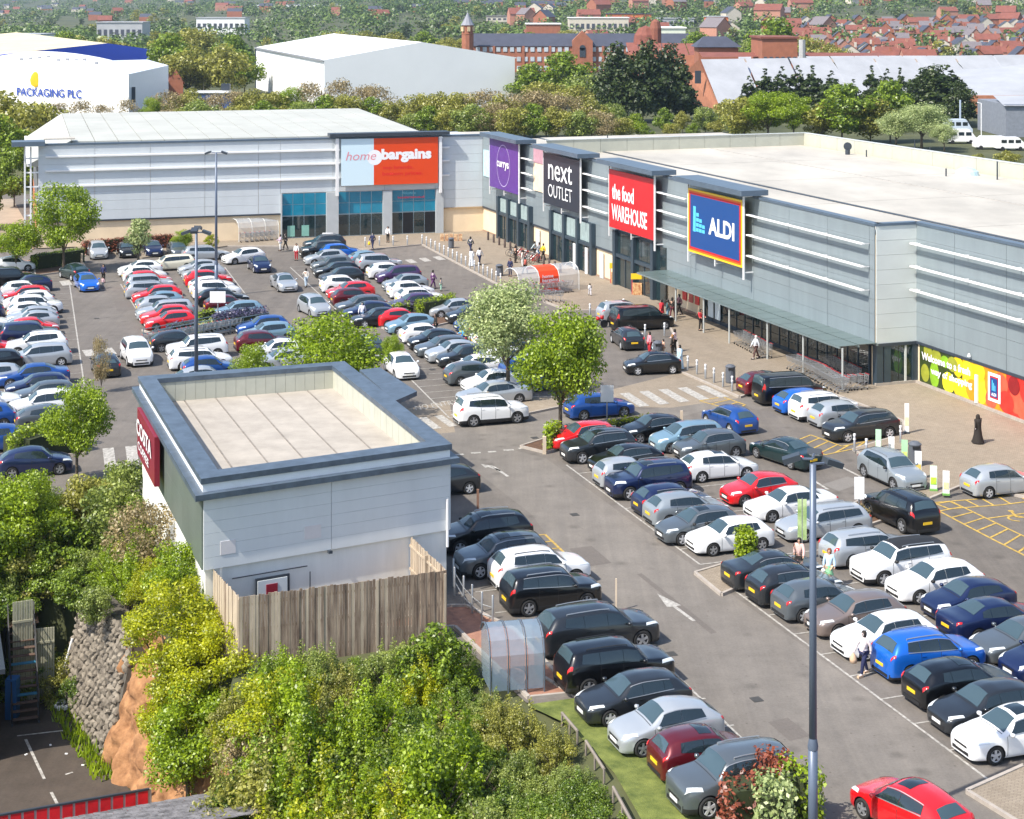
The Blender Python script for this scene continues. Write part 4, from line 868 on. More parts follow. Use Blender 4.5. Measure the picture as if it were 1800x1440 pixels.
    P['window_trim'] = mb.mesh('window_trim', [M_steel])
    if K.get('rails'):
        mb = MB()
        for s in (1, -1):
            pts = [S(x, s*1.72)+Vector((0, 0, .045)) for x in (.44, .52, .60, .70, .80)]
            for a, b in zip(pts, pts[1:]): mb.tube(a, b, .02, n=5)
            mb.tube(pts[0]-Vector((0, 0, .05)), pts[0], .02, n=5); mb.tube(pts[-1]-Vector((0, 0, .05)), pts[-1], .02, n=5)
        P['roof_rail'] = mb.mesh('roof_rail', [M_steel])
    # wheel: tyre with a spoked rim
    r = K['r']; t = MB(); prf = [(r*.66, -.10), (r*.90, -.11), (r, -.075), (r, .075), (r*.90, .11), (r*.66, .10), (r*.60, .04)]
    vs = []; n = 22
    for i in range(n):
        q = 2*math.pi*i/n
        for rad, y in prf: vs.append(Vector((rad*math.cos(q), y, rad*math.sin(q))))
    k = len(prf); t.add(vs, [(i*k+j, i*k+j+1, ((i+1) % n)*k+j+1, ((i+1) % n)*k+j) for i in range(n) for j in range(k-1)])
    P['tyre'] = t.mesh('wheel', [mat('tyre_rubber', (.018, .018, .018), .85, var=.1)], True)
    rb = MB(); vs = [Vector((r*.64*math.cos(2*math.pi*i/16), .045, r*.64*math.sin(2*math.pi*i/16))) for i in range(16)]; rb.add(vs, [tuple(range(16))], 1)
    vs = []
    for i in range(16):
        q = 2*math.pi*i/16; vs += [Vector((r*.68*math.cos(q), .095, r*.68*math.sin(q))), Vector((r*.60*math.cos(q), .085, r*.60*math.sin(q))), Vector((r*.60*math.cos(q), .045, r*.60*math.sin(q)))]
    rb.add(vs, [(i*3+j, ((i+1) % 16)*3+j, ((i+1) % 16)*3+j+1, i*3+j+1) for i in range(16) for j in range(2)], 0)
    for i in range(5):
        q = 2*math.pi*i/5+.3; d = Vector((math.cos(q), 0, math.sin(q))); rb.box(d*r*.33+Vector((0, .075, 0)), r*.62, .045, r*.24, d, Vector((0, 1, 0)), 0)
    rb.tube(Vector((0, .05, 0)), Vector((0, .105, 0)), r*.15, n=8)
    P['rim'] = rb.mesh('rim', [mat('alloy_rim', (.62, .63, .65), .35, .35, var=.05), M_black])
    return P
M_lamp = mat('headlamp_lens', (.72, .76, .78), .12, .1, var=0, spec=1.0)
M_tail = mat('tail_lamp_red', (.55, .01, .008), .15, var=0, spec=.9)
PAINT = {'white': (.78, .79, .80), 'silver': (.42, .45, .48), 'light grey': (.30, .34, .37), 'grey': (.10, .118, .132), 'dark grey': (.022, .026, .031), 'black': (.004, .0045, .006), 'navy': (.008, .018, .075), 'blue': (.010, .07, .30),
         'bright blue': (.008, .14, .62), 'light blue': (.20, .33, .42), 'red': (.62, .010, .014), 'dark red': (.12, .006, .012), 'purple': (.07, .03, .11), 'bronze': (.21, .165, .145), 'dark green': (.012, .035, .038), 'cream': (.70, .66, .52)}
CARM = {}
def paint(c):
    metal = .0 if c in ('white', 'red', 'cream') else .35
    return mat(c.replace(' ', '_')+'_car_paint', PAINT[c], .30 if metal else .25, metal, var=.03, scale=.4, coat=1.0, spec=.5)
KW = dict(hatch='hatchback', small='small hatchback', suv='crossover', bigsuv='large crossover', saloon='saloon', estate='estate car', mpv='tall family car', van='passenger van')
NCAR = [0]
def car(kind, col, pos, head, label, group=None, rich=True, roof=None):
    if kind == 'hatch' and random.random() < .42: kind = 'hatch3'
    elif kind == 'suv' and random.random() < .45: kind = 'suv2'
    if kind not in CARM: CARM[kind] = car_meshes(kind)
    P = CARM[kind]; pm = paint(col); NCAR[0] += 1
    c = empty('parked_car' if not label.startswith('moving') else 'car', pos, label.replace('moving ', ''), 'car', group, math.atan2(head.y, head.x)+random.uniform(-.02, .02)); c.name = 'car'
    def put(nm, me, m=None):
        o = link(nm, me, c); 
        if m:
            o.material_slots[0].link = 'OBJECT'; o.material_slots[0].material = m
        return o
    put('body', P['body'], pm); put('underbody', P['underbody']); put('windscreen', P['windscreen']); put('rear_window', P['rear_window'])
    for w in P['window']: put('window', w)
    for w in P['headlight']: put('headlight', w)
    for w in P['tail_light']: put('tail_light', w)
    put('number_plate', P['front_plate']); put('number_plate', P['rear_plate']); put('grille', P['grille']); put('lower_intake', P['lower_intake']); put('rear_insert', P['rear_insert'])
    for w in P['wing_mirror']: put('wing_mirror', w, pm if random.random() < .8 else M_black)
    if rich:
        if random.random() < .6: put('window_trim', P['window_trim'])
        put('panel_gap', P['panel_gap'])['kind'] = 'stuff'; put('door_handle', P['door_handle'], pm)
    if 'roof_rail' in P and (rich or random.random() < .5): put('roof_rail', P['roof_rail'], None if random.random() < .6 else M_black)
    K = KINDS[kind]; rimm = random.choice([None, None, mat('grey_rim', (.3, .31, .33), .35, .4, var=0), mat('mid_rim', (.42, .43, .45), .35, .6, var=0)])
    for w in K['wb']:
        for s in (1, -1):
            o = link('wheel', P['tyre'], c); o.location = (K['L']/2-w*K['L'], s*(K['W']/2-.115), K['r'])
            if s < 0: o.rotation_euler = (0, 0, math.pi)
            rm = link('rim', P['rim'], o)
            if rimm: rm.material_slots[0].link = 'OBJECT'; rm.material_slots[0].material = rimm
    c.scale = (random.uniform(.96, 1.04), random.uniform(.98, 1.02), random.uniform(.965, 1.035))
    if rich and not roof and random.random() < .28 and 'sunroof' in P: put('sunroof', P['sunroof'])
    if roof:                                     # contrasting roof skin
        S = prof(K); w1 = K['ws'][1]; r0 = K['rw'][0]; me = patch(K, S, ((w1+.02, -2.02), (w1+.02, 2.02), (r0-.01, 2.02), (r0-.01, -2.02)), 10, 8, .006).mesh('roof_panel', [roof], True); put('roof_panel', me)
    return c
TOK = dict(h='hatch', s='small', u='suv', b='bigsuv', l='saloon', e='estate', m='mpv', v='van')
CC = dict(W='white', S='silver', L='light grey', G='grey', D='dark grey', K='black', N='navy', B='blue', X='bright blue', I='light blue', R='red', M='dark red', P='purple', Z='bronze', Q='dark green', C='cream')
def carrow(spec, pts, name, group, rich=True):
    """spec tokens 'hWL': kind, colour, facing (L towards the lane on the left, R towards the right); pts far to near"""
    spec = spec.split(); n = len(spec)
    if len(pts) != n:
        a, b = G(*pts[0]), G(*pts[-1]); P = [a+(b-a)*(i/(n-1)) for i in range(n)]
        P = [p+B*random.uniform(-.25, .25) for p in P]
    else: P = [G(*p) for p in pts]
    for i, (t, p) in enumerate(zip(spec, P)):
        k, c, f = TOK[t[0]], CC[t[1]], t[2]; j = n-1-i
        lab = '%s %s, %s from near end of %s' % (c, KW[k], ORD[j] if j else 'first', name)
        car(k, c, p, (-B if f == 'L' else B), lab, group, rich, M_black if len(t) > 3 else None)
g1 = 'cars parked in rows in the car park'
carrow('hRL uDL hKL sSR uNL hNR hLR hGL hWL lDR hDR hGR hZL hWL uXR hKR hDL hWL', [(1025, 784), (1052, 806), (1100, 826), (1102, 851), (1139, 868), (1182, 899), (1207, 915), (1228, 946), (1282, 964), (1360, 1024), (1397, 1052), (1442, 1078), (1503, 1106), (1554, 1142), (1632, 1179), (1690, 1228), (1735, 1272), (1782, 1318)], 'row right of the near lane', g1)
carrow('hKL mIL hGL hWR hRL lWL eSL eSR uWLk hWL hNL lNR lGL hNL', [(1148, 772), (1208, 788), (1246, 802), (1262, 838), (1334, 880), (1390, 906), (1447, 940), (1527, 985), (1583, 1014), (1643, 1046), (1702, 1078), (1748, 1112), (1805, 1150), (1850, 1185)], 'second row from the near lane', g1)
carrow('hDL uKL uGL uWR uKR bDR uKR hDL hSL sMR uGL', [(775, 866), (850, 962), (882, 1003), (948, 1024), (968, 1066), (1048, 1136), (1080, 1202), (1113, 1254), (1170, 1306), (1234, 1354), (1288, 1408)], 'row beside the bushes', g1)
carrow('hMR vKR hXR uWR hSR uDL', [(1350, 690), (1388, 706), (1420, 722), (1448, 734), (1482, 746), (1513, 769)], 'row by the store pavement', g1)
carrow('hRR hIL hWR hKL hGL hSL hDL hWL hGR hWL lSL', [(705, 572), (722, 584), (748, 600), (762, 612), (778, 624), (796, 634), (818, 642), (836, 660), (836, 672), (862, 688), (868, 708)], 'middle row left of the pale tree', g1, False)
carrow('lSL hDL lBL hGR hWR hKR uWR uBR hBR', [(800, 555), (826, 566), (850, 580), (862, 594), (876, 608), (890, 622), (895, 650), (935, 668), (965, 682)], 'row beneath the pale tree', g1, False)
carrow('uDL uKL hSL hGL hKL hDL hWR hRL hMR hGL hNL lKL', [(570, 440), (566, 452), (572, 464), (584, 476), (592, 486), (600, 498), (604, 512), (616, 523), (624, 536), (634, 549), (646, 561), (668, 572)], 'left row before the glazed store', g1, False)
carrow('hXR hIR uSR hWR mPL hLL hWR hWR hPL', [(598, 453), (648, 466), (666, 476), (684, 488), (700, 496), (712, 510), (722, 522), (738, 534), (726, 546)], 'right row before the glazed store', g1, False)
carrow('hWL hWR hRR uSR eSR hRL hIL hSR eSL hRL hRL', [(246, 484), (254, 494), (262, 503), (262, 513), (268, 522), (276, 531), (280, 541), (286, 550), (290, 559), (292, 568), (300, 578)], 'left row by the tall lamp', g1, False)
carrow('eCL hSL hSL hRR hWR uWR hKR hMR hIL hDR', [(300, 474), (350, 482), (358, 492), (366, 502), (372, 514), (380, 525), (392, 536), (400, 548), (418, 560), (430, 572)], 'right row by the tall lamp', g1, False)
carrow('uKR hNL hWR hRL hWL uWR hWR hSL hSL hRR uNR uWL mSL lBL hNL hGL uWL hGR', [(20, 502), (52, 512), (44, 522), (44, 531), (50, 541), (62, 551), (56, 560), (56, 570), (58, 579), (58, 589), (52, 604), (64, 622), (70, 642), (58, 676), (66, 694), (78, 708), (78, 732), (88, 752)], 'row at the far left', g1, False)
carrow('hWR uSL hNL hWR hGL hRR hKL hSL uWR hBL hGR', [(-46, 520), (-40, 542), (-36, 560), (-32, 580), (-26, 602), (-20, 625), (-14, 650), (-14, 676), (-26, 724), (-34, 752), (-26, 788)], 'row cut by the left edge', g1, False)
carrow('hDR uWL eWR hBR hSR', [(312, 614), (346, 628), (352, 646), (368, 662), (360, 682)], 'rows below the trolley shelter', g1, False)
carrow('hBL hIL hMR hWL lSL', [(462, 588), (470, 600), (462, 615), (488, 630), (500, 646)], 'right rows below the trolley shelter', g1, False)
def one(k, c, p, h, lab, rich=True, roof=None): return car(TOK[k], CC[c], G(*p), h, lab, 'cars standing or moving in the lanes', rich, roof)
one('u', 'W', (863, 742), B, 'white crossover crossing the near road, lower left of bright tree')
one('h', 'B', (1053, 731), B, 'dark blue hatchback crossing behind the white rectangular sign')
one('h', 'K', (1146, 655), -B+A*.15, 'black hatchback nosing toward the zebra crossing')
one('h', 'D', (1102, 608), A+B*.15, 'dark grey small car stopped with its yellow plate toward the camera')
one('v', 'K', (1128, 578), B, 'long black passenger van waiting beside the bollards')
one('m', 'S', (1095, 562), B, 'light blue silver people carrier behind the black van')
one('h', 'B', (1282, 752), A-B*.12, 'blue hatchback driving away up the wide lane')
one('l', 'Q', (1380, 812), A-B*.25, 'dark saloon driving away just behind the white hatchback')
one('u', 'L', (1568, 848), -A+B*.05, 'silver grey crossover facing the camera by the advertising boards')
one('u', 'K', (1582, 920), A-B*.05, 'black compact crossover driving away beside the hatched bays')
one('h', 'S', (1760, 866), B, 'silver hatchback standing on the yellow hatched bay at the right')
one('h', 'R', (1600, 1455), A-B*.25, 'bright red car at the bottom edge of the picture')
one('h', 'W', (706, 658), -A-B*.05, 'white small car facing the camera beyond the coffee building', False)
one('h', 'D', (652, 625), -A, 'dark car half hidden behind the lime green tree', False)
one('m', 'S', (552, 552), -A+B*.1, 'silver grey car facing the camera left of the dark row', False)
one('l', 'S', (499, 508), -A, 'silver saloon facing the camera in the central lane', False)
one('h', 'N', (456, 476), -A, 'navy car facing the camera near the paired white car', False)
one('h', 'W', (428, 462), -B-A*.25, 'white hatchback turning near the wire trolley shelter', False)
one('e', 'S', (362, 456), B, 'white and silver estate parked across by the cream wall', False)
one('h', 'G', (312, 450), -A, 'grey car tucked behind the small round bush', False)
one('h', 'N', (268, 448), -A, 'dark blue car right of the slim pale tree', False)
one('h', 'K', (222, 450), -A, 'black car left of the slim pale tree', False)
one('m', 'S', (172, 452), -A, 'pale silver car facing out by the brown hedge', False)
one('h', 'Q', (130, 490), A-B*.35, 'dark green car turning behind the blue car', False)
one('h', 'X', (152, 508), -A+B*.08, 'bright blue car facing the camera in the left lane', False)
one('u', 'W', (240, 636), -A+B*.05, 'white crossover facing the camera in left lane', False)
one('h', 'D', (186, 656), A, 'dark car seen from behind through thin branches', False)
one('h', 'N', (62, 832), B, 'dark blue car beyond the bushes at the left', True)
one('h', 'B', (-22, 792), -B, 'blue car cut by the left edge beside the round bush', False)
one('h', 'W', (25, 476), B, 'white car under the left maple trees', False)
# ================================================================ street furniture
def bollard_proto(h=1.0, r=.07, bands=True, m=M_steel):
    a = MB(); a.lathe((0, 0, 0), [(r, 0), (r, h-.02), (r*.6, h), (0, h+.01)], 10); me = a.mesh('bollard', [m], True)
    b = MB()
    for z in ((h-.10, h), (h-.34, h-.24)): b.lathe((0, 0, 0), [(r+.012, z[0]), (r+.012, z[1])], 10)
    b.lathe((0, 0, 0), [(r+.012, h), (0, h+.03)], 10)
    return me, b.mesh('reflective_band', [M_white]) if bands else None
BOL = bollard_proto(); BOLB = bollard_proto(.9, .11, False, mat('brown_bollard', (.06, .04, .035), .7, var=.2)); POSTP = bollard_proto(1.25, .045, False)
def bollard(x, y, pr, label, group, cat='bollard', z=.12, name='bollard'):
    p = G(x, y); p.z = z; o = link(name, pr[0]); o.location = p; tag(o, label, cat, group)
    if pr[1]: link('reflective_band', pr[1], o)
for i in range(19):
    t = i/18; bollard(742+138*t, 431+71*t, BOL, 'steel bollard in the long line edging the plaza paving', 'bollards along the plaza edge')
for x, y in ((642, 436), (667, 434), (691, 434), (716, 433)): bollard(x, y, BOL, 'steel bollard in the short row before the glazed store', 'bollards before the glazed store')
for x, y in ((1209, 654), (1225, 661), (1240, 669), (1255, 676), (1271, 684), (1287, 691)): bollard(x, y, BOL, 'white banded steel bollard in the row ending at the bin', 'bollards beside the zebra crossing')
for x, y in ((1037, 558), (1066, 552), (1096, 549), (1116, 604), (1129, 612), (1134, 596), (1168, 593), (1185, 620)): bollard(x, y, BOL, 'steel bollard around the black van and waiting people', 'bollards around the black van')
for x, y in ((1502, 797), (1523, 806), (1543, 790), (1583, 782)): bollard(x, y, BOL, 'steel bollard at the corner beside the advertising boards', 'bollards by the advertising boards')
for i in range(14):
    t = i/13; bollard(858+127*t, 424+58*t, BOLB, 'short dark brown bollard along the terrace front', 'brown bollards along the terrace front')
for x, y in ((783, 1012), (797, 1032), (799, 1048), (815, 1064), (830, 1080), (847, 1094), (866, 1100)): bollard(x, y, POSTP, 'thin galvanised post beside the row near the timber fence', 'thin posts beside the timber fence', 'post', .03, 'post')
mb = MB()
L_ = [G(797, 1032), G(815, 1064), G(830, 1080), G(847, 1094), G(866, 1100)]
for a, b in zip(L_, L_[1:]): mb.tube(a+UP*.35, b+UP*.35, .025, n=5); mb.tube(a+UP*.75, b+UP*.75, .02, n=5)
thingmesh('guard_rail', mb, M_steel, L_[0], 'low steel guard rail joining the thin posts by the fence', 'rail')
for i, (x, y, h, l) in enumerate(((840, 868+30, 1.1, 'rusty brown post beside the near lane left of the arrow'), (957, 798, 1.0, 'pale concrete bollard at the tip of the planted island'), (857, 725, 1.3, 'pale wooden post beside the silver saloon'), (1198, 748, .9, 'pale wooden post left of the blue driving hatchback'), (1083, 1075, 1.4, 'thin white post beyond the large dark car'), (144, 465, 1.1, 'pale wooden post at the end of the left hedge'))):
    mb = MB(); p = G(x, y); mb.box(p+UP*h/2, (.12, .2, .14, .16, .07, .18)[i], (.12, .2, .14, .16, .07, .18)[i], h); thingmesh('post', mb, mat(['rusty_post', 'pale_post', 'pale_post', 'pale_post', 'pale_post', 'pale_post'][i], (.22, .12, .08) if i == 0 else (.55, .45, .34), .8, var=.15), p, l, 'post')
# lamp columns
def lamp(x, y, h, label, heads, joint=None, r=(.13, .085)):
    p = G(x, y); s = empty('lamp_post', p, label, 'lamp post'); M = mat('blue_grey_post_paint', (.11, .14, .20), .4, .2, var=.06)
    j = joint or h*.28
    mb = MB(); mb.tube(p, p+UP*j, r[0]*1.22, r[0]*1.2, 12); mb.lathe(p+UP*j, [(r[0]*1.3, -.12), (r[0]*1.35, 0), (r[0], .22)], 12); mb.tube(p+UP*(j+.1), p+UP*h, r[0], r[1], 12); mb.build('pole', M, s, smooth=True)
    for dx, dy, zz in heads:
        d = V(dx, dy, 0); mb = MB(); c = p+UP*(h+zz); mb.tube(c, c+d*.45, .04, n=6); mb.build('bracket', M, s)
        u = d.normalized(); mb = MB(); tilt = (u+UP*-.35).normalized(); side = UP.cross(u); c2 = c+d*.8; mb.box(c2, .55, .42, .17, tilt, side); mb.build('lamp_head', M_dark, s)
        mb = MB(); mb.box(c2-tilt.cross(side)*.09, .42, .32, .02, tilt, side); mb.build('lens', M_lamp, s)
lamp(1429, 1500, 11.9, 'tall blue grey lamp post in the foreground right', [(.8, .2, 0), (-.8, .1, .15), (.2, .8, .2)], 3.3, (.122, .100))
lamp(380, 522, 12.75, 'slender lamp post rising in front of the store cladding, farther one', [(.9, 0, 0), (-.9, 0, 0)], 3)
lamp(345, 744, 11.9, 'shorter looking lamp post rising from behind the coffee building', [(.8, 0, -.1), (-.8, 0, -.1), (0, .8, .1), (0, -.8, .1)], 3)
# sign plates on poles
def plate(x, y, yt, yb, w, label, m=M_white):
    p = G(x, y); s = empty('sign_post', p, label, 'sign'); z1, z0 = ZAT(yt, p.y), ZAT(yb, p.y)
    mb = MB(); mb.tube(p, p+UP*z1, .045, n=8); mb.build('pole', M_steel, s); mb = MB(); mb.box(V(p.x, p.y-.07, (z0+z1)/2), w, .03, z1-z0); mb.build('sign_plate', m, s)
    mb = MB(); mb.box(V(p.x, p.y-.035, (z0+z1)/2), w*1.04, .03, .08); mb.build('bracket', M_dark, s)
plate(1067, 742, 677, 706, .80, 'white sign plate on a pole before the zebra crossing'); plate(1510, 914, 838, 877, .50, 'white sign plate on a pole on the island by the black car')
plate(938, 690, 611, 640, .75, 'white sign plate on a pole above the blue car'); plate(383, 575, 512, 532, 1.25, 'white sign plate low on the farther lamp post row')
# litter bins
def bin_(x, y, label, h=1.25, r=.34):
    p = G(x, y); p.z = .12; s = empty('litter_bin', p, label, 'bin'); mb = MB(); mb.lathe(p, [(r*.9, 0), (r, .1), (r, h*.72), (r*.96, h*.72), (r*.96, h*.86), (r*1.05, h*.86), (r*1.05, h*.9), (r*.6, h*.99), (0, h)], 16); mb.build('body', mat('bin_grey', (.10, .11, .13), .45, var=.08), s)
    mb = MB(); mb.box(p+V(0, -r*.97, h*.79), r*1.1, .05, h*.13); mb.build('slot', M_black, s)
bin_(1284, 676, 'dark litter bin at the end of the bollard row by the crossing'); bin_(1608, 822, 'dark litter bin behind the advertising boards', 1.35, .36); bin_(1156, 632, 'grey litter bin among the waiting people'); bin_(793, 438, 'small grey bin near the orange trolleys', 1.1, .3); bin_(878, 487, 'pair side grey bin on the plaza near the bollards', 1.1, .35)
# advertising boards on the pavement edge
for i, (x, y, h, w, c1, c2, l) in enumerate(((1544, 801, 1.55, .32, (.45, .70, .48), (.75, .80, .72), 'pale green slim advertising board beside a bollard'), (1567, 797, .9, .34, (.8, .8, .8), (.78, .78, .75), 'low white advertising board left of the bin'), (1590, 822, 1.6, .34, (.40, .68, .40), (.6, .78, .2), 'green advertising board half behind the silver crossover'),
        (1614, 846, 1.7, .36, (.82, .82, .80), (.80, .6, .15), 'white advertising board with orange print just before the bin'), (1641, 866, 1.45, .36, (.62, .80, .62), (.45, .72, .05), 'green and white advertising board right of the crossover'), (1663, 874, 1.4, .34, (.82, .83, .82), (.75, .62, .35), 'rightmost white advertising board on the kerb'), (1594, 765, 1.7, .26, (.8, .8, .78), (.75, .68, .40), 'white and yellow sign post near the parked dark car'))):
    h *= .84 if i < 6 else 1; p = G(x, y); p.z = .12; s = empty('advertising_board', p, l, 'board'); d = B
    mb = MB(); mb.box(p+UP*(h/2+.08), w, .07, h, V(.98, -.2, 0)); mb.build('board_panel', mat('ad_board_%d' % i, c1, .5, var=.06, scale=6), s)
    mb = MB(); mb.box(p+V(-.01, -.045, h*.42), w*.8, .02, h*.3, V(.98, -.2, 0)); mb.build('poster', mat('ad_print_%d' % i, c2, .5, var=.3, scale=7), s)
    mb = MB(); mb.box(p+UP*.05, w*1.1, .36, .09, V(.98, -.2, 0)); mb.build('base', mat('board_base', (.15, .35, .08), .5, var=.1) if i < 6 else M_dark, s)
p = G(1410, 985); s = empty('feather_banner', p, 'upright lime and white banner between parked cars beside the lamp post', 'banner'); mb = MB(); mb.tube(p, p+UP*2.9, .025, n=6); mb.build('pole', M_steel, s); mb = MB(); mb.box(p+V(.0, 0, 1.9), .42, .02, 1.9); mb.build('banner_cloth', mat('lime_banner', (.25, .50, .04), .6, var=.5, scale=1.3, col2=(.62, .75, .40)), s)
# trolleys
def trolley_proto():
    P = {}; mb = MB(); g = []
    lo = [(-.38, -.20, .55), (.34, -.17, .62), (.34, .17, .62), (-.38, .20, .55)]; hi = [(-.45, -.27, .98), (.45, -.21, .98), (.45, .21, .98), (-.45, .27, .98)]
    for i in range(4):
        mb.tube(lo[i], lo[(i+1) % 4], .012, n=4); mb.tube(hi[i], hi[(i+1) % 4], .014, n=4); mb.tube(lo[i], hi[i], .012, n=4)
        for k in range(1, 6):
            a = Vector(lo[i]).lerp(Vector(lo[(i+1) % 4]), k/6); b = Vector(hi[i]).lerp(Vector(hi[(i+1) % 4]), k/6); mb.tube(a, b, .007, n=3)
        for k in (.35, .7): mb.tube(Vector(lo[i]).lerp(Vector(hi[i]), k), Vector(lo[(i+1) % 4]).lerp(Vector(hi[(i+1) % 4]), k), .007, n=3)
    for k in range(1, 5): mb.tube(Vector(lo[0]).lerp(Vector(lo[1]), k/5), Vector(lo[3]).lerp(Vector(lo[2]), k/5), .007, n=3)
    P['basket'] = mb.mesh('basket', [M_steel]); mb = MB()
    for s in (-1, 1): mb.tube((-.45, s*.26, .98), (-.40, s*.22, .15), .015, n=5); mb.tube((-.40, s*.22, .15), (.38, s*.20, .16), .015, n=5); mb.tube((.38, s*.2, .16), (-.3, s*.2, .56), .013, n=5)
    P['frame'] = mb.mesh('frame', [M_steel]); mb = MB(); mb.tube((-.50, -.27, 1.02), (-.50, .27, 1.02), .02, n=6); P['handle'] = mb.mesh('handle', [mat('red_handle', (.4, .03, .03), .5, var=0)])
    mb = MB(); mb.tube((0, -.02, .06), (0, .02, .06), .06, n=8); P['wheel'] = mb.mesh('wheel', [M_black]); return P
TR = trolley_proto()
def trolley(p, d, label, group):
    c = empty('shopping_trolley', p, label, 'trolley', group, math.atan2(d.y, d.x))
    for k in ('basket', 'frame', 'handle'): link(k, TR[k], c)
    for x, y in ((-.38, -.22), (-.38, .22), (.36, -.2), (.36, .2)): link('wheel', TR['wheel'], c, loc=(x, y, 0))
def trolley_line(a, b, n, d, label, group, z=.12):
    a = G(*a); b = G(*b)
    for i in range(n): p = a.lerp(b, i/max(1, n-1)); p.z = z; trolley(p+V(random.uniform(-.05, .05), random.uniform(-.05, .05), 0), d, label, group)
trolley_line((300, 606), (415, 583), 16, B, 'steel trolley nested in the long trolley bay between car blocks', 'trolleys in the long trolley bay', .02)
trolley_line((262, 612), (290, 606), 4, B, 'steel trolley nested in the long trolley bay between car blocks', 'trolleys in the long trolley bay', .02)
trolley_line((430, 428), (482, 424), 7, B, 'steel trolley inside the wire shelter by the cream wall', 'trolleys by the cream wall')
trolley_line((940, 522), (1000, 516), 8, B, 'steel trolley inside the round shelter on the plaza', 'trolleys in the round plaza shelter')
trolley_line((930, 530), (985, 534), 5, -A, 'loose steel trolley in front of the round shelter', 'loose trolleys before the round shelter')
for (a, b, n) in (((1300, 608), (1345, 632), 7), ((1395, 652), (1440, 672), 8), ((1432, 668), (1478, 694), 9), ((1480, 690), (1512, 688), 4), ((1450, 652), (1500, 676), 7)): trolley_line(a, b, n, -B, 'steel trolley among those parked beneath the long canopy', 'trolleys beneath the long canopy')
# long open trolley bay
p = G(262, 610); s = empty('trolley_bay', p, 'long low grey railed trolley bay between the car blocks', 'trolley bay'); a, b = G(252, 604), G(440, 568); d = (b-a).normalized(); nn = V(-d.y, d.x, 0)
for off in (0, -1.1, -2.2):
    mb = MB(); 
    for z in (.35, .75, 1.1): mb.tube(a+nn*off+UP*z, b+nn*off+UP*z, .035, n=5)
    for k in range(9): q_ = a.lerp(b, k/8)+nn*off; mb.tube(q_, q_+UP*1.15, .035, n=6)
    mb.build('rail', mat('blue_grey_rail', (.22, .30, .33), .4, .4), s)
# curved shelters
def arch_shelter(a, b, depth, h, label, mroof, bays, cat='shelter', panel=None, side=1, back=True, z=.12, hoop=None):
    a = Vector(a); b = Vector(b); a.z = b.z = z; d = (b-a).normalized(); L = (b-a).length; n = V(-d.y, d.x, 0)*side; s = empty('shelter', a, label, cat)
    prof_ = [(0, 0), (0, h*.62), (depth*.10, h*.84), (depth*.32, h*.97), (depth*.6, h), (depth*.85, h*.93), (depth, h*.80)] if back else [(0, 0), (0.05, h*.5), (depth*.12, h*.8), (depth*.35, h*.96), (depth*.62, h), (depth*.9, h*.88), (depth, h*.6)]
    for k in range(bays+1):
        c = a+d*(L*k/bays); mb = MB()
        for (y0, z0), (y1, z1) in zip(prof_, prof_[1:]): mb.tube(c+n*y0+UP*z0, c+n*y1+UP*z1, .035, n=6)
        mb.build('frame_hoop', hoop or mat('white_tube', (.6, .62, .62), .4, var=.05), s)
    for k in range(bays):
        mb = MB(); c0 = a+d*(L*k/bays+.05); c1 = a+d*(L*(k+1)/bays-.05)
        for (y0, z0), (y1, z1) in zip(prof_[1:], prof_[2:]): mb.add([c0+n*y0+UP*z0, c1+n*y0+UP*z0, c1+n*y1+UP*z1, c0+n*y1+UP*z1], [(0, 1, 2, 3)])
        mb.build('roof_panel', panel[1] if panel and k in panel[0] else mroof, s)
        mb = MB(); mb.add([c0+UP*.15, c1+UP*.15, c1+UP*h*.62, c0+UP*h*.62], [(0, 1, 2, 3)]); mb.build('back_panel', panel[1] if panel and k in panel[0] else mroof, s)
    return s, a, d, n, L
def clearmat(name, col, alpha):
    m = mat(name, col, .25, var=.1, scale=1.5, spec=.6); m.node_tree.nodes['Principled BSDF'].inputs['Alpha'].default_value = alpha; return m
M_poly = clearmat('polycarbonate', (.62, .68, .74), .38); M_poly2 = clearmat('blue_polycarbonate', (.20, .27, .34), .72)
s, a, d, n, L = arch_shelter(G(912, 524), G(1018, 512), 2.3, 2.35, 'round roofed trolley shelter with an orange red panel on the plaza', M_poly, 3, panel=((1,), mat('orange_red_panel', (.80, .07, .02), .4, var=.05)))
text('lettering', 'home\nbargains', s, a+d*(L*.38)-n*.05+UP*.95, d, UP, .75, M_wh, width=1.7, bold=.03, depth=0)
arch_shelter(G(420, 428), G(490, 422), 2.2, 2.4, 'clear wire sided trolley shelter against the cream wall', M_poly, 3)
# cycle shelter near the camera
ap, bp_ = G(842, 1180), G(950, 1218); ax_ = (G(938, 1225)-G(845, 1165)); 
s, a, d, n, L = arch_shelter(G(862, 1226), G(957, 1218), 1.9, 2.35, 'curved blue grey clear plastic cycle shelter beside the bushes', M_poly2, 3, side=1, z=.05, hoop=mat('slate_tube', (.12, .15, .19), .4, .3, var=.05))
for k in (0, 3):
    c = a+d*(L*k/3); mb = MB(); mb.add([c+UP*.15, c+n*1.8+UP*.15, c+n*1.85+UP*1.8, c+n*1.1+UP*2.3, c+n*.2+UP*1.9, c+UP*1.4], [(0, 1, 2, 3, 4, 5)]); mb.build('end_panel', M_poly2, s)
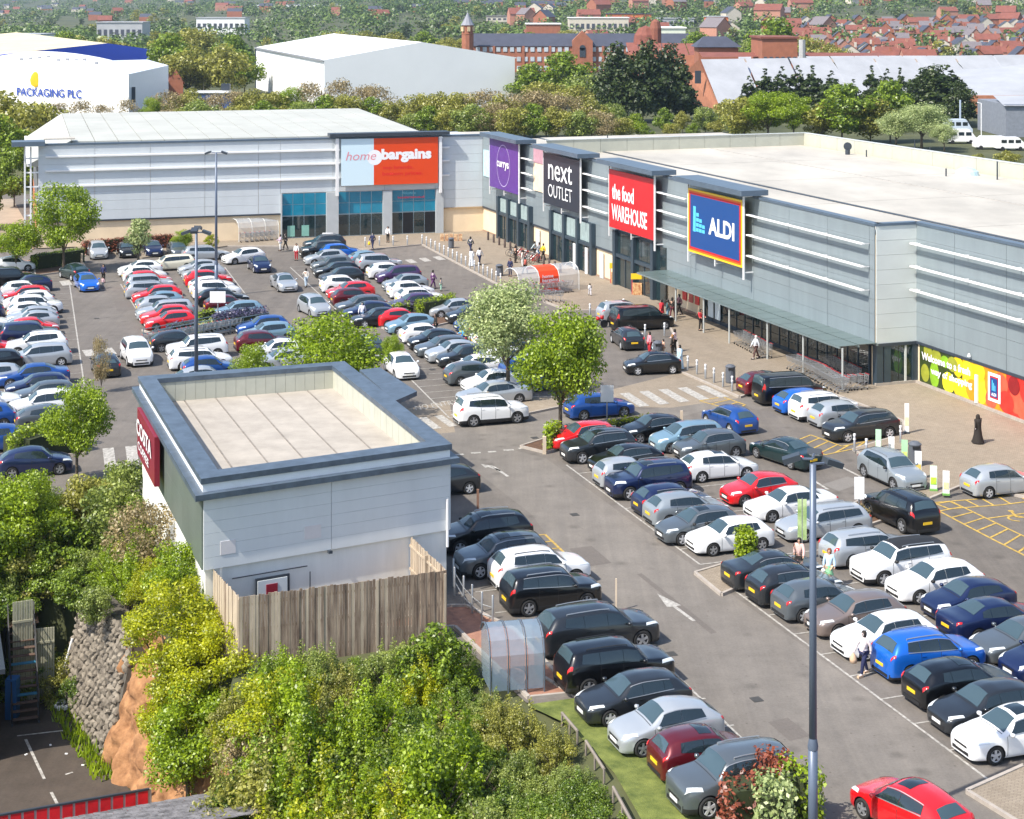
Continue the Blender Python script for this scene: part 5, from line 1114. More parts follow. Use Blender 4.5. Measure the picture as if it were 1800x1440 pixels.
# pole trolley signs, yellow displays by the store door
for x, y, l in ((1082, 500, 'left yellow and orange flower display stand by the red signed store'), (1120, 520, 'right yellow and orange flower display stand by the red signed store')):
    p = G(x, y); p.z = .12; s = empty('display_stand', p, l, 'display stand'); mb = MB(); mb.box(p+UP*.5, .8, .6, 1.0); mb.build('crate_stack', mat('orange_display', (.7, .12, .02), .6, var=.5, scale=5, col2=(.8, .6, .3)), s); mb = MB(); mb.box(p+UP*1.6, 1.1, .1, .5); mb.build('header_board', M_yelS, s); mb = MB(); mb.tube(p+V(.45, 0, 0), p+V(.45, 0, 1.4), .03); mb.tube(p+V(-.45, 0, 0), p+V(-.45, 0, 1.4), .03); mb.build('upright', M_redS, s)
p = G(790, 425); p.z = .12; mb = MB()
for k in range(5): mb.box(p+V(-.8+k*.5, random.uniform(-.1, .1), .35), .4, .5, .7)
thingmesh('ride_on_toys', mb, mat('toy_orange', (.55, .14, .05), .5, var=.6, scale=3, col2=(.8, .6, .35)), p, 'small orange and cream coin rides against the cream wall', 'coin ride')
p = G(576, 437); p.z = .12; mb = MB(); mb.box(p+UP*.75, 1.1, .6, 1.5); thingmesh('white_cabinet', mb, M_white, p, 'white upright cabinet in front of the glazed store', 'cabinet')
# trolley wall and dark planters outside the food store
p = G(1168, 535); p.z = .12; mb = MB()
for k in range(6): mb.box(p+A*(-.2+k*.8)+B*1+UP*.45, .7, .5, .9, A)
thingmesh('planter_rack', mb, mat('dark_planters', (.03, .03, .03), .8, var=.6, scale=5, col2=(.30, .05, .05)), p, 'dark rack of plants beside the red signed store entrance', 'plant rack')
# motorcycles
def motorcycle(x, y, d, m, label):
    p = G(x, y); c = empty('motorcycle', p, label, 'motorcycle', None, math.atan2(d.y, d.x))
    for xx in (-.68, .68):
        mb = MB(); mb.tube((xx, -.06, .31), (xx, .06, .31), .31, n=16); mb.build('wheel', M_black, c, False)
    mb = MB(); mb.tube((.68, 0, .31), (.42, 0, .95), .05, n=6); mb.tube((.42, -.33, 1.0), (.42, .33, 1.0), .025, n=6); mb.tube((-.68, 0, .31), (.1, 0, .4), .06, n=6); mb.box((.0, 0, .45), .5, .3, .35); mb.build('frame', M_steel, c, False)
    mb = MB(); mb.lathe((.12, 0, .62), [(.05, 0), (.2, .08), (.2, .2), (.05, .3)], 10); mb.box((.5, 0, .85), .2, .3, .3); mb.build('fuel_tank', m, c, False, True); mb = MB(); mb.box((-.35, 0, .80), .7, .26, .1); mb.build('seat', M_black, c, False)
motorcycle(1048, 577, B, M_redS, 'dark motorcycle left of the black van'); motorcycle(806, 618, B, mat('moto_red', (.5, .02, .02), .3, var=0), 'red and dark motorcycle under the pale tree')
# ================================================================ people
def skin(name, pts, edges, rad, root, m, lv=1):
    me = bpy.data.meshes.new(name); me.from_pydata(pts, edges, []); o = bpy.data.objects.new(name, me); COL.objects.link(o); md = o.modifiers.new('s', 'SKIN'); md.use_smooth_shade = True
    for i, v in enumerate(me.skin_vertices[0].data): v.radius = (rad[i] if isinstance(rad[i], tuple) else (rad[i], rad[i])); v.use_root = (i == root)
    sb = o.modifiers.new('b', 'SUBSURF'); sb.levels = lv; sb.render_levels = lv
    dg = bpy.context.evaluated_depsgraph_get(); r = bpy.data.meshes.new_from_object(o.evaluated_get(dg)); bpy.data.objects.remove(o, do_unlink=True); r.materials.clear(); r.materials.append(m); r.name = name; return r
M_skin = mat('skin', (.50, .30, .21), .6, var=0)
def person_proto(step, arm):
    s = step; P = {}
    J = dict(pel=(0, 0, .95), wai=(0, 0, 1.08), che=(0.01, 0, 1.28), nec=(0.01, 0, 1.45), hd0=(.02, 0, 1.53), hd1=(.03, 0, 1.60), hd2=(.02, 0, 1.67))
    for g, y in (('l', 1), ('r', -1)):
        f = s*y; J.update({'sh'+g: (0, y*.17, 1.40), 'el'+g: (-f*.6+.02+arm*.05, y*.24, 1.14), 'wr'+g: (-f*.9+.08+arm*.2, y*.24, .92+arm*.14), 'ha'+g: (-f*.95+.12+arm*.24, y*.23, .85+arm*.16), 'hi'+g: (0, y*.09, .90), 'kn'+g: (f*.7+.03, y*.10, .50), 'an'+g: (f*1.2-.02, y*.10, .09), 'to'+g: (f*1.2+.14, y*.11, .04)})
    R = dict(pel=(.15, .11), wai=(.125, .095), che=(.16, .11), nec=.055, hd0=.075, hd1=.092, hd2=.072)
    for g in 'lr': R.update({'sh'+g: .065, 'el'+g: .045, 'wr'+g: .032, 'ha'+g: (.022, .045), 'hi'+g: .095, 'kn'+g: .062, 'an'+g: .042, 'to'+g: .036})
    def mk(nm, keys, E, grow, root, m):
        idx = {k: i for i, k in enumerate(keys)}; rr = [tuple(q+grow for q in R[k]) if isinstance(R[k], tuple) else R[k]+grow for k in keys]
        return skin(nm, [J[k] for k in keys], [(idx[a], idx[b]) for a, b in E], rr, idx[root], m)
    E0 = [('pel', 'wai'), ('wai', 'che'), ('che', 'nec'), ('nec', 'hd0'), ('hd0', 'hd1'), ('hd1', 'hd2')]+sum([[('che', 'sh'+g), ('sh'+g, 'el'+g), ('el'+g, 'wr'+g), ('wr'+g, 'ha'+g), ('pel', 'hi'+g), ('hi'+g, 'kn'+g), ('kn'+g, 'an'+g), ('an'+g, 'to'+g)] for g in 'lr'], [])
    P['body'] = mk('body', list(J), E0, 0, 'pel', M_skin)
    P['top'] = mk('top', ['pel', 'wai', 'che', 'nec', 'shl', 'ell', 'wrl', 'shr', 'elr', 'wrr'], [('pel', 'wai'), ('wai', 'che'), ('che', 'nec'), ('che', 'shl'), ('shl', 'ell'), ('ell', 'wrl'), ('che', 'shr'), ('shr', 'elr'), ('elr', 'wrr')], .022, 'wai', M_white)
    P['trousers'] = mk('trousers', ['pel', 'hil', 'knl', 'anl', 'hir', 'knr', 'anr'], [('pel', 'hil'), ('hil', 'knl'), ('knl', 'anl'), ('pel', 'hir'), ('hir', 'knr'), ('knr', 'anr')], .018, 'pel', M_black)
    mb = MB(); mb.lathe((.0, 0, 1.52), [(.085, -.04), (.108, .05), (.108, .12), (.07, .19), (0, .21)], 12); mb.v = [v if v.x < .085 else V(.085, v.y, v.z+.02) for v in mb.v]; P['hair'] = mb.mesh('hair', [M_black], True)
    P['shoe'] = []
    for g in 'lr': mb = MB(); c = J['an'+g]; mb.box((c[0]+.07, c[1], .04), .27, .10, .08); P['shoe'].append(mb.mesh('shoe', [M_black]))
    mb = MB(); mb.lathe((0, 0, 0), [(.30+abs(s)*.3, .06), (.25, .5), (.19, .95), (.20, 1.2), (.22, 1.38), (.1, 1.47)], 14); P['robe'] = mb.mesh('robe', [M_black], True)
    mb = MB(); mb.lathe((0, 0, 0), [(.20, .45), (.17, .8), (.17, .98)], 12); P['skirt'] = mb.mesh('skirt', [M_black], True)
    mb = MB(); mb.lathe((.0, 0, 1.50), [(.12, -.1), (.125, .05), (.118, .13), (.07, .2), (0, .22)], 12); P['scarf'] = mb.mesh('headscarf', [M_black], True)
    mb = MB(); w = J['har']; mb.lathe((w[0], w[1]-.02, w[2]-.42), [(0, 0), (.13, .04), (.15, .2), (.08, .36), (.02, .42)], 8); P['bag'] = mb.mesh('bag', [M_white], True)
    mb = MB(); mb.lathe((.12, 0, 1.60), [(0, -.02), (.02, 0), (0, .03)], 6); P['nose'] = mb.mesh('nose', [M_skin], True)
    return P
PP = [person_proto(0, 0), person_proto(.22, 0), person_proto(.05, 1.2), person_proto(-.20, .3)]
CL = {}
def cl(c):
    k = 'cloth_%d_%d_%d' % tuple(int(q*99) for q in c); return mat(k, c, .85, var=.12, scale=6)
BK, NV, WHT, JN, GRY, RD, PK, LB, PU, YL, TN, OR, GN = (.012, .012, .015), (.015, .02, .07), (.75, .75, .74), (.10, .17, .28), (.18, .19, .21), (.45, .02, .03), (.70, .25, .30), (.45, .60, .72), (.14, .05, .16), (.80, .55, .02), (.55, .38, .25), (.65, .2, .04), (.25, .55, .30)
def person(x, y, pr, ang, top, low, label, hair=(.02, .015, .012), h=1.0, robe=None, scarf=None, bag=None, skirt=None, z=.12):
    P = PP[pr]; p = G(x, y); p.z = z; c = empty('person', p, label, 'person', None, math.radians(ang)); c.scale = (h, h, h)
    link('body', P['body'], c)
    if robe: link('robe', P['robe'], c, cl(robe)); link('sleeves', P['top'], c, cl(robe))
    else: link('top', P['top'], c, cl(top)); link('trousers', P['trousers'], c, cl(low))
    if skirt: link('skirt', P['skirt'], c, cl(skirt))
    for sh_ in P['shoe']: link('shoe', sh_, c, cl(BK if not label.startswith('woman in a checked') else TN))
    link('nose', P['nose'], c)
    if scarf: link('headscarf', P['scarf'], c, cl(scarf))
    else: link('hair', P['hair'], c, cl(hair))
    if bag: link('bag', P['bag'], c, cl(bag))
M_check = mat('checked_cotton', (.55, .42, .42), .85, var=.3, scale=9, col2=(.78, .74, .74))
person(1519, 1187, 1, 215, (.68, .60, .60), NV, 'woman in a checked shirt with tan bag walking beside the white hatchback', bag=TN, z=.01); bpy.data.objects['person'].children[1].material_slots[0].material = M_check
person(1458, 1032, 0, 250, LB, TN, 'woman in a light blue top and green skirt between parked cars', hair=(.2, .07, .03), skirt=GN, bag=WHT, z=.01)
person(1405, 1012, 3, 250, (.62, .42, .38), BK, 'person in a pale pink top beyond the dark hatchback roof', z=.01)
person(1719, 783, 1, 110, BK, BK, 'person in long black clothing carrying a blue bag on the tan paving', robe=BK, scarf=BK, bag=(.02, .16, .5))
person(1329, 634, 1, 200, (.55, .58, .62), (.10, .05, .04), 'man in white top and brown trousers walking beside the long canopy', hair=(.5, .48, .45))
person(1232, 584, 2, 300, RD, BK, 'person in a dark red top pushing a trolley by the store wall')
person(1163, 566, 0, 180, RD, RD, 'person in a long red dress outside the red signed store', robe=RD)
person(1174, 566, 0, 160, (.05, .12, .13), (.2, .35, .45), 'person in a dark teal top with pale blue trousers by the store'); person(1182, 562, 3, 60, BK, (.12, .02, .03), 'person in black with dark red trousers near the canopy end'); person(1194, 556, 1, 200, (.25, .12, .14), BK, 'person in a maroon top just under the canopy end')
person(1142, 627, 0, 200, PK, RD, 'person in a pink top beside the grey bin'); person(1150, 630, 0, 30, LB, LB, 'child in pale blue between the pink dressed person and bin', h=.72); person(1166, 630, 0, 200, (.7, .42, .3), TN, 'child in a peach top right of the grey bin', h=.75)
person(1182, 632, 0, 170, BK, BK, 'person in black holding something striped near the black car', hair=(.3, .15, .05)); person(1186, 622, 2, 150, (.75, .6, .65), BK, 'person in a white and pink striped top behind the black car'); person(1195, 652, 0, 200, LB, LB, 'person in a long pale blue dress right of the black car', robe=LB)
person(827, 447, 1, 60, (.03, .05, .07), NV, 'person in dark clothes walking alone across the plaza'); person(829, 470, 0, 60, WHT, WHT, 'person in long white clothing beside the plaza bollards', robe=(.7, .74, .78)); person(843, 468, 1, 60, WHT, NV, 'person in a white top and navy trousers by the plaza bollards')
person(906, 464, 0, 30, BK, BK, 'person in black by the cycle racks of the terrace'); person(919, 472, 0, 160, (.72, .68, .62), WHT, 'person in cream top near the round shelter'); person(940, 456, 3, 160, (.5, .58, .6), BK, 'person in pale grey top queuing at the terrace'); person(955, 460, 1, 200, YL, BK, 'person in a yellow top queuing at the terrace'); person(948, 458, 2, 200, GRY, JN, 'person in grey between the yellow topped and pale grey topped people')
person(897, 488, 0, 250, NV, NV, 'person in navy at the left end of the round shelter'); person(923, 484, 3, 20, (.4, .08, .06), BK, 'person in a rust top behind the round shelter', h=.95); person(1037, 522, 1, 100, WHT, (.6, .6, .66), 'child in white on the paving right of the round shelter', h=.62)
person(682, 428, 0, 250, WHT, BK, 'person in white top and black trousers outside the glazed store'); person(655, 440, 1, 250, NV, NV, 'person in navy with yellow and white carrier bags', bag=YL); person(502, 441, 1, 200, BK, BK, 'person in black near the store trolley shelter'); person(493, 443, 2, 200, (.5, .4, .5), WHT, 'person in a pale lilac top pushing a pram by the trolley shelter'); person(521, 458, 0, 260, WHT, RD, 'person in a white top and red trousers behind the dark rows', z=.01)
person(538, 505, 3, 110, (.75, .70, .62), (.45, .55, .65), 'person in a cream top and pale jeans by the dark row', z=.01); person(637, 569, 1, 260, (.6, .6, .7), JN, 'person in blue jeans beside the black car nose', z=.01); person(761, 508, 1, 20, PU, PU, 'person in purple at the right edge of the car block', z=.01); person(775, 512, 0, 20, GRY, (.3, .5, .4), 'child in grey beside the purple clothed person', h=.7, z=.01)
person(182, 497, 0, 260, NV, BK, 'person in a navy top behind a pram in the left lane', z=.01); person(181, 507, 0, 260, (.6, .4, .42), GRY, 'small child in pink in the left lane', h=.6, z=.01); person(766, 590, 0, 200, BK, BK, 'person in black holding a pink bag beside the silver car', bag=PK, z=.01); person(815, 612, 2, 200, (.01, .35, .75), (.02, .06, .3), 'person in a bright blue jacket beside the motorcycle', z=.01)
# bicycles racked at the terrace wall
def bicycle(p, d, m):
    c = empty('bicycle', p, 'bicycle in the crowded rack against the terrace wall', 'bicycle', 'bicycles in the rack by the terrace', math.atan2(d.y, d.x))
    for xx in (-.52, .52):
        mb = MB(); n = 14; 
        for i in range(n): q, q2 = 2*math.pi*i/n, 2*math.pi*(i+1)/n; mb.tube((xx+.33*math.cos(q), 0, .34+.33*math.sin(q)), (xx+.33*math.cos(q2), 0, .34+.33*math.sin(q2)), .022, n=3, cap=False)
        mb.build('wheel', M_black, c, False)
    mb = MB(); 
    for a, b in (((-.52, 0, .34), (-.15, 0, .3)), ((-.52, 0, .34), (-.25, 0, .82)), ((-.15, 0, .3), (-.28, 0, .9)), ((-.15, 0, .3), (.38, 0, .8)), ((-.25, 0, .8), (.36, 0, .85)), ((.52, 0, .34), (.34, 0, .98))): mb.tube(a, b, .022, n=4)
    mb.build('frame', m, c, False); mb = MB(); mb.box((-.28, 0, .93), .24, .12, .05); mb.build('seat', M_black, c, False); mb = MB(); mb.tube((.32, -.28, 1.0), (.32, .28, 1.0), .02, n=4); mb.build('handlebar', M_dark, c, False)
for i in range(11): p = G(903+i*4.0, 452+i*1.4); p.z = .12; bicycle(p, B+A*random.uniform(-.3, .3), random.choice([M_dark, M_redS, M_steel, M_white, M_black]))
# ================================================================ lower yard
M_stone = mat('rubble_stone', (.15, .125, .098), .95, var=.4, scale=2.2, col2=(.30, .26, .205)); stm = []
for k in range(6):
    bm = bmesh.new(); bmesh.ops.create_icosphere(bm, subdivisions=1, radius=.5)
    for v in bm.verts: v.co *= random.uniform(.8, 1.15)
    me = bpy.data.meshes.new('stone'); bm.to_mesh(me); bm.free(); me.materials.append(M_stone); stm.append(me)
w0, w1 = G(104, 1222, -6), G(190, 1340, -6); t0_, t1_ = G(130, 1078, -1.6), G(196, 1095, -.6)
t0_ = V(w0.x+.9, w0.y+1.0, -1.5); t1_ = V(w1.x+1.0, w1.y+.6, -.9)
sw_ = empty('stone_wall', w0, 'leaning grey rubble stone retaining wall beside the lower yard', 'wall')
mb = MB(); bk = V(.8, .3, 0); mb.add([w0, w1, t1_, t0_, w0+bk, w1+bk, t1_+bk, t0_+bk], [(0, 1, 2, 3), (5, 4, 7, 6), (3, 2, 6, 7), (1, 5, 6, 2), (0, 3, 7, 4)]); mb.build('wall_core', mat('stone_joints', (.09, .08, .065), .95, var=.3, scale=3), sw_)
nr, nc = 17, 17
for r in range(nr):
    for c in range(nc):
        u = (c+.5+(.5 if r % 2 else 0)*.9)/nc+random.uniform(-.01, .01); v = (r+.5)/nr+random.uniform(-.01, .01)
        if u > 1: continue
        p = w0.lerp(w1, u).lerp(t0_.lerp(t1_, u), v)+V(-.05, -.02, 0)
        o = bpy.data.objects.new('stone', random.choice(stm)); COL.objects.link(o); o.parent = sw_; o.location = p-w0; o.rotation_euler = (random.uniform(-.5, .5), random.uniform(-1.2, 1.2), -1.05+random.uniform(-.5, .5)); q_ = random.uniform(.75, 1.15); o.scale = (random.uniform(.40, .62)*q_, .34, random.uniform(.22, .42)*q_)
# orange rock face
def rock(name, base, top, nu, nv, m, amp):
    mb = MB(); 
    for j in range(nv+1):
        for i in range(nu+1):
            u = i/nu*(len(base)-1); k = min(int(u), len(base)-2); f = u-k; b_ = base[k].lerp(base[k+1], f); t_ = top[k].lerp(top[k+1], f); p = b_.lerp(t_, j/nv)
            nz = mnoise.fractal(p*.55, .9, 2.0, 4); n2 = mnoise.noise(V(p.x*1.5, p.y*1.5, p.z*.5)*1.3); mb.v.append(p+V(-.6, -.5, .1)*(nz*amp+n2*amp*.35))
    for j in range(nv):
        for i in range(nu): a = j*(nu+1)+i; mb.f.append((a, a+1, a+nu+2, a+nu+1)); mb.m.append(0)
    return struct(name, mb, m, True)
rock('orange_rock_face', [G(186, 1338, -6), G(215, 1385, -6), G(262, 1430, -6), G(330, 1500, -6), G(430, 1650, -6)], [V(-16.2, 73.4, -.4), V(-14.8, 71.5, -.5), V(-13.2, 69.3, -.9), V(-11.4, 66.3, -1.4), V(-8.5, 61, -2.4)], 90, 34, mat('orange_rock', (.26, .11, .042), .95, var=.45, scale=1.6, col2=(.44, .23, .105), bump=.9, bscale=6), .9)
M_yard = ground_mat('yard_asphalt', (.085, .068, .055), .15, .25)
sheet('yard', [G(-400, 1205, -5.97), G(102, 1218, -5.97), G(191, 1342, -5.97), G(300, 1480, -5.97), G(320, 2300, -5.97), G(-600, 2300, -5.97)], -5.97, M_yard)
for a, b, w in (((45, 1300), (78, 1370), .12), ((30, 1294), (117, 1284), .10), ((90, 1393), (105, 1422), .12), ((115, 1362), (128, 1358), .1)): strip(G(*a, -5.96), G(*b, -5.96), w, M_line, -5.95)
# metal staircase
bt, tp = G(45, 1275, -6), None
s = empty('metal_staircase', bt, 'dark metal staircase with worn treads climbing from the yard', 'staircase'); d = A; up_h = 3.3; run = 3.4; sw2 = 1.15; side = B
for k in range(13):
    c = bt+d*(run*(k+.5)/13)+UP*(up_h*(k+1)/13); mb = MB(); mb.box(c, sw2, .24, .04, B); mb.build('tread', mat('worn_tread', (.10, .062, .045), .8, var=.4, scale=5) if k not in (3, 7) else mat('blue_tread', (.03, .16, .26), .6, var=.3), s)
for sg in (-1, 1):
    a = bt+side*sg*sw2/2; b = a+d*run+UP*up_h; mb = MB(); L = (b-a).length; ax = (b-a).normalized(); mb.box((a+b)/2, L, .05, .24, ax, side); mb.build('stringer', M_dark, s)
    mb = MB(); 
    for z in (.5, 1.0): mb.tube(a+UP*z, b+UP*z, .03, n=5)
    for k in range(5): q_ = a.lerp(b, k/4); mb.tube(q_, q_+UP*1.02, .03, n=5)
    mb.build('handrail', M_black, s)
mb = MB(); c = bt+d*(run+.7)+UP*up_h; mb.box(c, sw2*1.4, 1.4, .06, B); mb.build('landing', mat('worn_tread', (.16, .1, .075)), s)
mb = MB()
for k in range(4):
    for sx in (-1, 1): q_ = bt+d*(run+.1+(1.2 if k % 2 else 0))+side*sx*.7; mb.tube(q_, q_+UP*up_h, .05, n=6)
mb.build('support_leg', M_dark, s)
M_pale = mat('pale_green_board', (.36, .35, .25), .8, var=.12, scale=3)
def panel_fence(a, b, h, label, n, z=-6):
    a, b = G(*a, z), G(*b, z); f_ = empty('panel_fence', a, label, 'fence'); d = (b-a); L = d.length; d.normalize()
    for k in range(n): c = a+d*(L*(k+.5)/n); mb = MB(); mb.box(V(c.x, c.y, z+h/2), L/n-.02, .04+.02*(k % 2), h, d); mb.build('board', M_pale, f_)
    mb = MB(); c = (a+b)/2; mb.box(V(c.x, c.y-.04, z+h*.8), L, .05, .1, d); mb.build('rail', M_pale, f_)
panel_fence((58, 1228), (96, 1224), 3.2, 'pale cream boarded screen right of the metal staircase', 9); panel_fence((22, 1236), (58, 1230), 4.6, 'pale cream boards seen above the staircase landing', 8)
mb = MB(); a = G(98, 1226, -6); mb.tube(a, a+V(.7, .3, 2.6), .06, n=6); thingmesh('white_pipe', mb, M_white, a, 'leaning white pipe between cream boards and stone wall', 'pipe')
mb = MB(); q0 = G(-60, 1265, -6); mb.box(V(q0.x-1.7, q0.y-1.3, -4.1), 6.2, 8.5, 3.8, B); o = thingmesh('outbuilding', mb, mat('grey_render', (.35, .34, .30), .85, var=.15), q0, 'grey rendered outbuilding at the left edge of the lower yard', 'outbuilding')
mb = MB(); mb.box(V(q0.x-1.7, q0.y-1.3, -2.1), 6.9, 9.2, .2, B); r_ = mb.build('roof', M_dark, o)
mb = MB(); q1 = G(22, 1262, -6); mb.box(q1+UP*.9, .5, .6, 1.8); thingmesh('blue_bin', mb, mat('blue_plastic', (.01, .09, .26), .5, var=.1), q1, 'tall blue plastic bin left of the metal staircase', 'bin')
mb = MB()
for k in range(7): c = G(112+random.uniform(-10, 8), 1246+random.uniform(-14, 16), -5.9); mb.box(c+UP*.08, random.uniform(.15, .45), random.uniform(.1, .3), .12, V(math.cos(k), math.sin(k), 0))
for k in range(4): c = G(random.uniform(5, 150), random.uniform(1290, 1400), -5.95); mb.box(c, .12, .08, .03, V(math.cos(k), math.sin(k), 0))
thingmesh('litter', mb, M_white, G(112, 1246, -6), 'white rubbish scattered on the yard by the stone wall', 'rubbish', kind='stuff')
# red and white barrier and the slate roof at the bottom edge
ra, rb_ = G(-30, 1437, -4.9), G(262, 1386, -4.9); s = empty('barrier', ra, 'low barrier of bright red panels along the bottom left edge', 'barrier'); d = (rb_-ra); L = d.length; d.normalize(); n = 13
for k in range(n):
    c = ra+d*(L*(k+.5)/n); mb = MB(); mb.box(V(c.x, c.y, -5.42), L/n*.80, .06, .95, d); mb.build('panel', mat('barrier_red', (.62, .01, .02), .5, var=.25, scale=2), s)
    mb = MB(); c2 = ra+d*(L*(k+1)/n); mb.box(V(c2.x, c2.y+.03, -5.42), .16, .05, 1.0, d); mb.build('post', mat('barrier_grey', (.4, .4, .4), .6, var=.2), s)
mb = MB(); c = (ra+rb_)/2; mb.box(V(c.x, c.y, -4.92), L, .1, .07, d); mb.build('rail', M_dark, s)
rf = [G(125, 1437, -2.2), G(240, 1414, -2.2), G(392, 1390, -2.2), G(470, 1520, -2.2), G(30, 1600, -2.2)]
s = empty('slate_roof_building', V(rf[1].x, rf[1].y, -6), 'low building with mottled grey slate roof at the bottom left', 'building'); mb = MB(); ins = [p.lerp(sum(rf, Vector())/5, .06) for p in rf]; mb.prism([V(p.x, p.y, 0) for p in ins], -6, -2.3); mb.build('wall', mat('grey_render', (.35, .34, .3)), s)
d = (rf[2]-rf[0]).normalized(); n2 = V(d.y, -d.x, 0); M_sl = mat('mottled_slate', (.10, .095, .10), .8, var=.45, scale=2.5, col2=(.26, .25, .26)); o0 = rf[0]-d*.5
Lr = (rf[2]-rf[0]).length+.6
for r in range(12):
    for k in range(24):
        w = Lr/24; c = o0+d*(w*(k+.5+(.5 if r % 2 else 0)))+n2*(r*.38+.2)
        if (c-o0).dot(d) > Lr: continue
        mb = MB(); mb.box(V(c.x, c.y, -2.15+.012*(k % 2)+r*.10), w-.02, .44, .025, d, (V(-n2.x, -n2.y, -.26)).normalized()); mb.build('slate', M_sl, s)
# ================================================================ vegetation
def leaf_mesh(name, clumps, n, size, seed, m, upb=.35, asp=.62, droop=0.0):
    r = np.random.RandomState(seed); C = np.array([c[:3] for c in clumps]); R = np.array([c[3] for c in clumps]); SQ = np.array([c[4] if len(c) > 4 else .75 for c in clumps])
    w = R**2; idx = r.choice(len(R), n, p=w/w.sum()); d = r.normal(size=(n, 3)); d /= np.linalg.norm(d, axis=1)[:, None]; rad = R[idx]*(.25+.80*r.rand(n)**.45)
    pos = C[idx]+d*rad[:, None]*np.stack([np.ones(n), np.ones(n), SQ[idx]], 1); pos[:, 2] -= droop*rad*r.rand(n)
    nn = d*.6+r.normal(size=(n, 3))*.55; nn[:, 2] += upb; nn /= np.linalg.norm(nn, axis=1)[:, None]
    t = np.cross(nn, r.normal(size=(n, 3))); t /= np.linalg.norm(t, axis=1)[:, None]; b = np.cross(nn, t); s = size*(.6+.8*r.rand(n))[:, None]
    v = np.empty((n, 4, 3)); v[:, 0] = pos-t*s*.5; v[:, 1] = pos-b*s*.5*asp; v[:, 2] = pos+t*s*.5+nn*s*.06; v[:, 3] = pos+b*s*.5*asp
    me = bpy.data.meshes.new(name); me.vertices.add(n*4); me.vertices.foreach_set('co', v.reshape(-1)); me.loops.add(n*4); me.loops.foreach_set('vertex_index', np.arange(n*4)); me.polygons.add(n)
    me.polygons.foreach_set('loop_start', np.arange(n)*4); me.polygons.foreach_set('loop_total', np.full(n, 4)); me.materials.append(m); me.update(calc_edges=True); return me
def limbs(name, tips, base_h, r0, m, seed, n=6):
    rd = random.Random(seed); mb = MB(); mb.tube((0, 0, -.3), (0, 0, base_h), r0, r0*.72, n)
    for t in tips:
        t = Vector(t); a = Vector((0, 0, base_h*rd.uniform(.7, 1))); mid = a.lerp(t, .5)+Vector((rd.uniform(-.2, .2), rd.uniform(-.2, .2), rd.uniform(.1, .5)))
        mb.tube(a, mid, r0*.42, r0*.28, 5, cap=False); mb.tube(mid, t, r0*.28, r0*.08, 4, cap=False)
        for k in range(2):
            e = t+Vector((rd.uniform(-.8, .8), rd.uniform(-.8, .8), rd.uniform(-.1, .8))); mb.tube(mid.lerp(t, rd.uniform(.2, .7)), e, r0*.14, r0*.04, 3, cap=False)
    return mb.mesh(name, [m], True)
M_bark = mat('bark', (.11, .085, .06), .95, var=.3, scale=6)
L_lime = leafmat('lime_leaves', (.09, .16, .004), (.35, .47, .012), .38); L_pale = leafmat('pale_leaves', (.19, .26, .08), (.50, .57, .25), .3); L_mid = leafmat('mid_green_leaves', (.05, .10, .008), (.26, .36, .025), .3)
L_dark = leafmat('conifer_needles', (.014, .032, .008), (.065, .095, .022), .15); L_olive = leafmat('olive_leaves', (.12, .13, .018), (.44, .43, .08), .4); L_brown = leafmat('brown_buds', (.13, .105, .045), (.48, .38, .19), .35)
L_yel = leafmat('yellow_green_leaves', (.15, .20, .004), (.58, .60, .010), .45, .5); L_bush = leafmat('bush_leaves', (.045, .10, .010), (.24, .34, .03), .38, .7); L_soft = leafmat('soft_green_leaves', (.08, .13, .02), (.36, .43, .09), .38, .6)
L_red = leafmat('red_leaves', (.10, .02, .012), (.36, .10, .05), .25); L_hedge = leafmat('hedge_leaves', (.09, .15, .005), (.32, .42, .01), .3, 1.5); L_pur = leafmat('lavender_leaves', (.03, .03, .06), (.13, .12, .22), .2, 1.5); L_far = leafmat('far_leaves', (.03, .055, .02), (.14, .18, .05), .2, .05)
def crown_clumps(seed, h0, h1, rad, n, cr, shape='round'):
    rd = random.Random(seed); out = []
    for k in range(n):
        for _ in range(60):
            x, y, z = rd.uniform(-1, 1), rd.uniform(-1, 1), rd.uniform(-1, 1)
            if x*x+y*y+z*z < 1 and x*x+y*y+z*z > .18: break
        t = (z+1)/2; f = 1.0
        if shape == 'cone': f = 1.05-t; 
        if shape == 'egg': f = 1.1-.45*t
        out.append((x*rad*f, y*rad*f, h0+(h1-h0)*t, cr*rd.uniform(.7, 1.25)*(f if shape == 'cone' else 1)))
    return out
def tree_proto(seed, h, rad, h0, n, nl, leaf, m, cr=None, shape='round', trunk=.16, upb=.35, droop=0):
    cl_ = crown_clumps(seed, h0+.6, h-.5, rad-.3, n, cr or rad*.36, shape); tips = [c[:3] for c in cl_[:9]]
    return dict(crown=leaf_mesh('crown', cl_, nl, leaf, seed, m, upb, droop=droop), trunk=limbs('trunk', tips, h0+.4, trunk, M_bark, seed), h=h, r=rad)
TP = {}
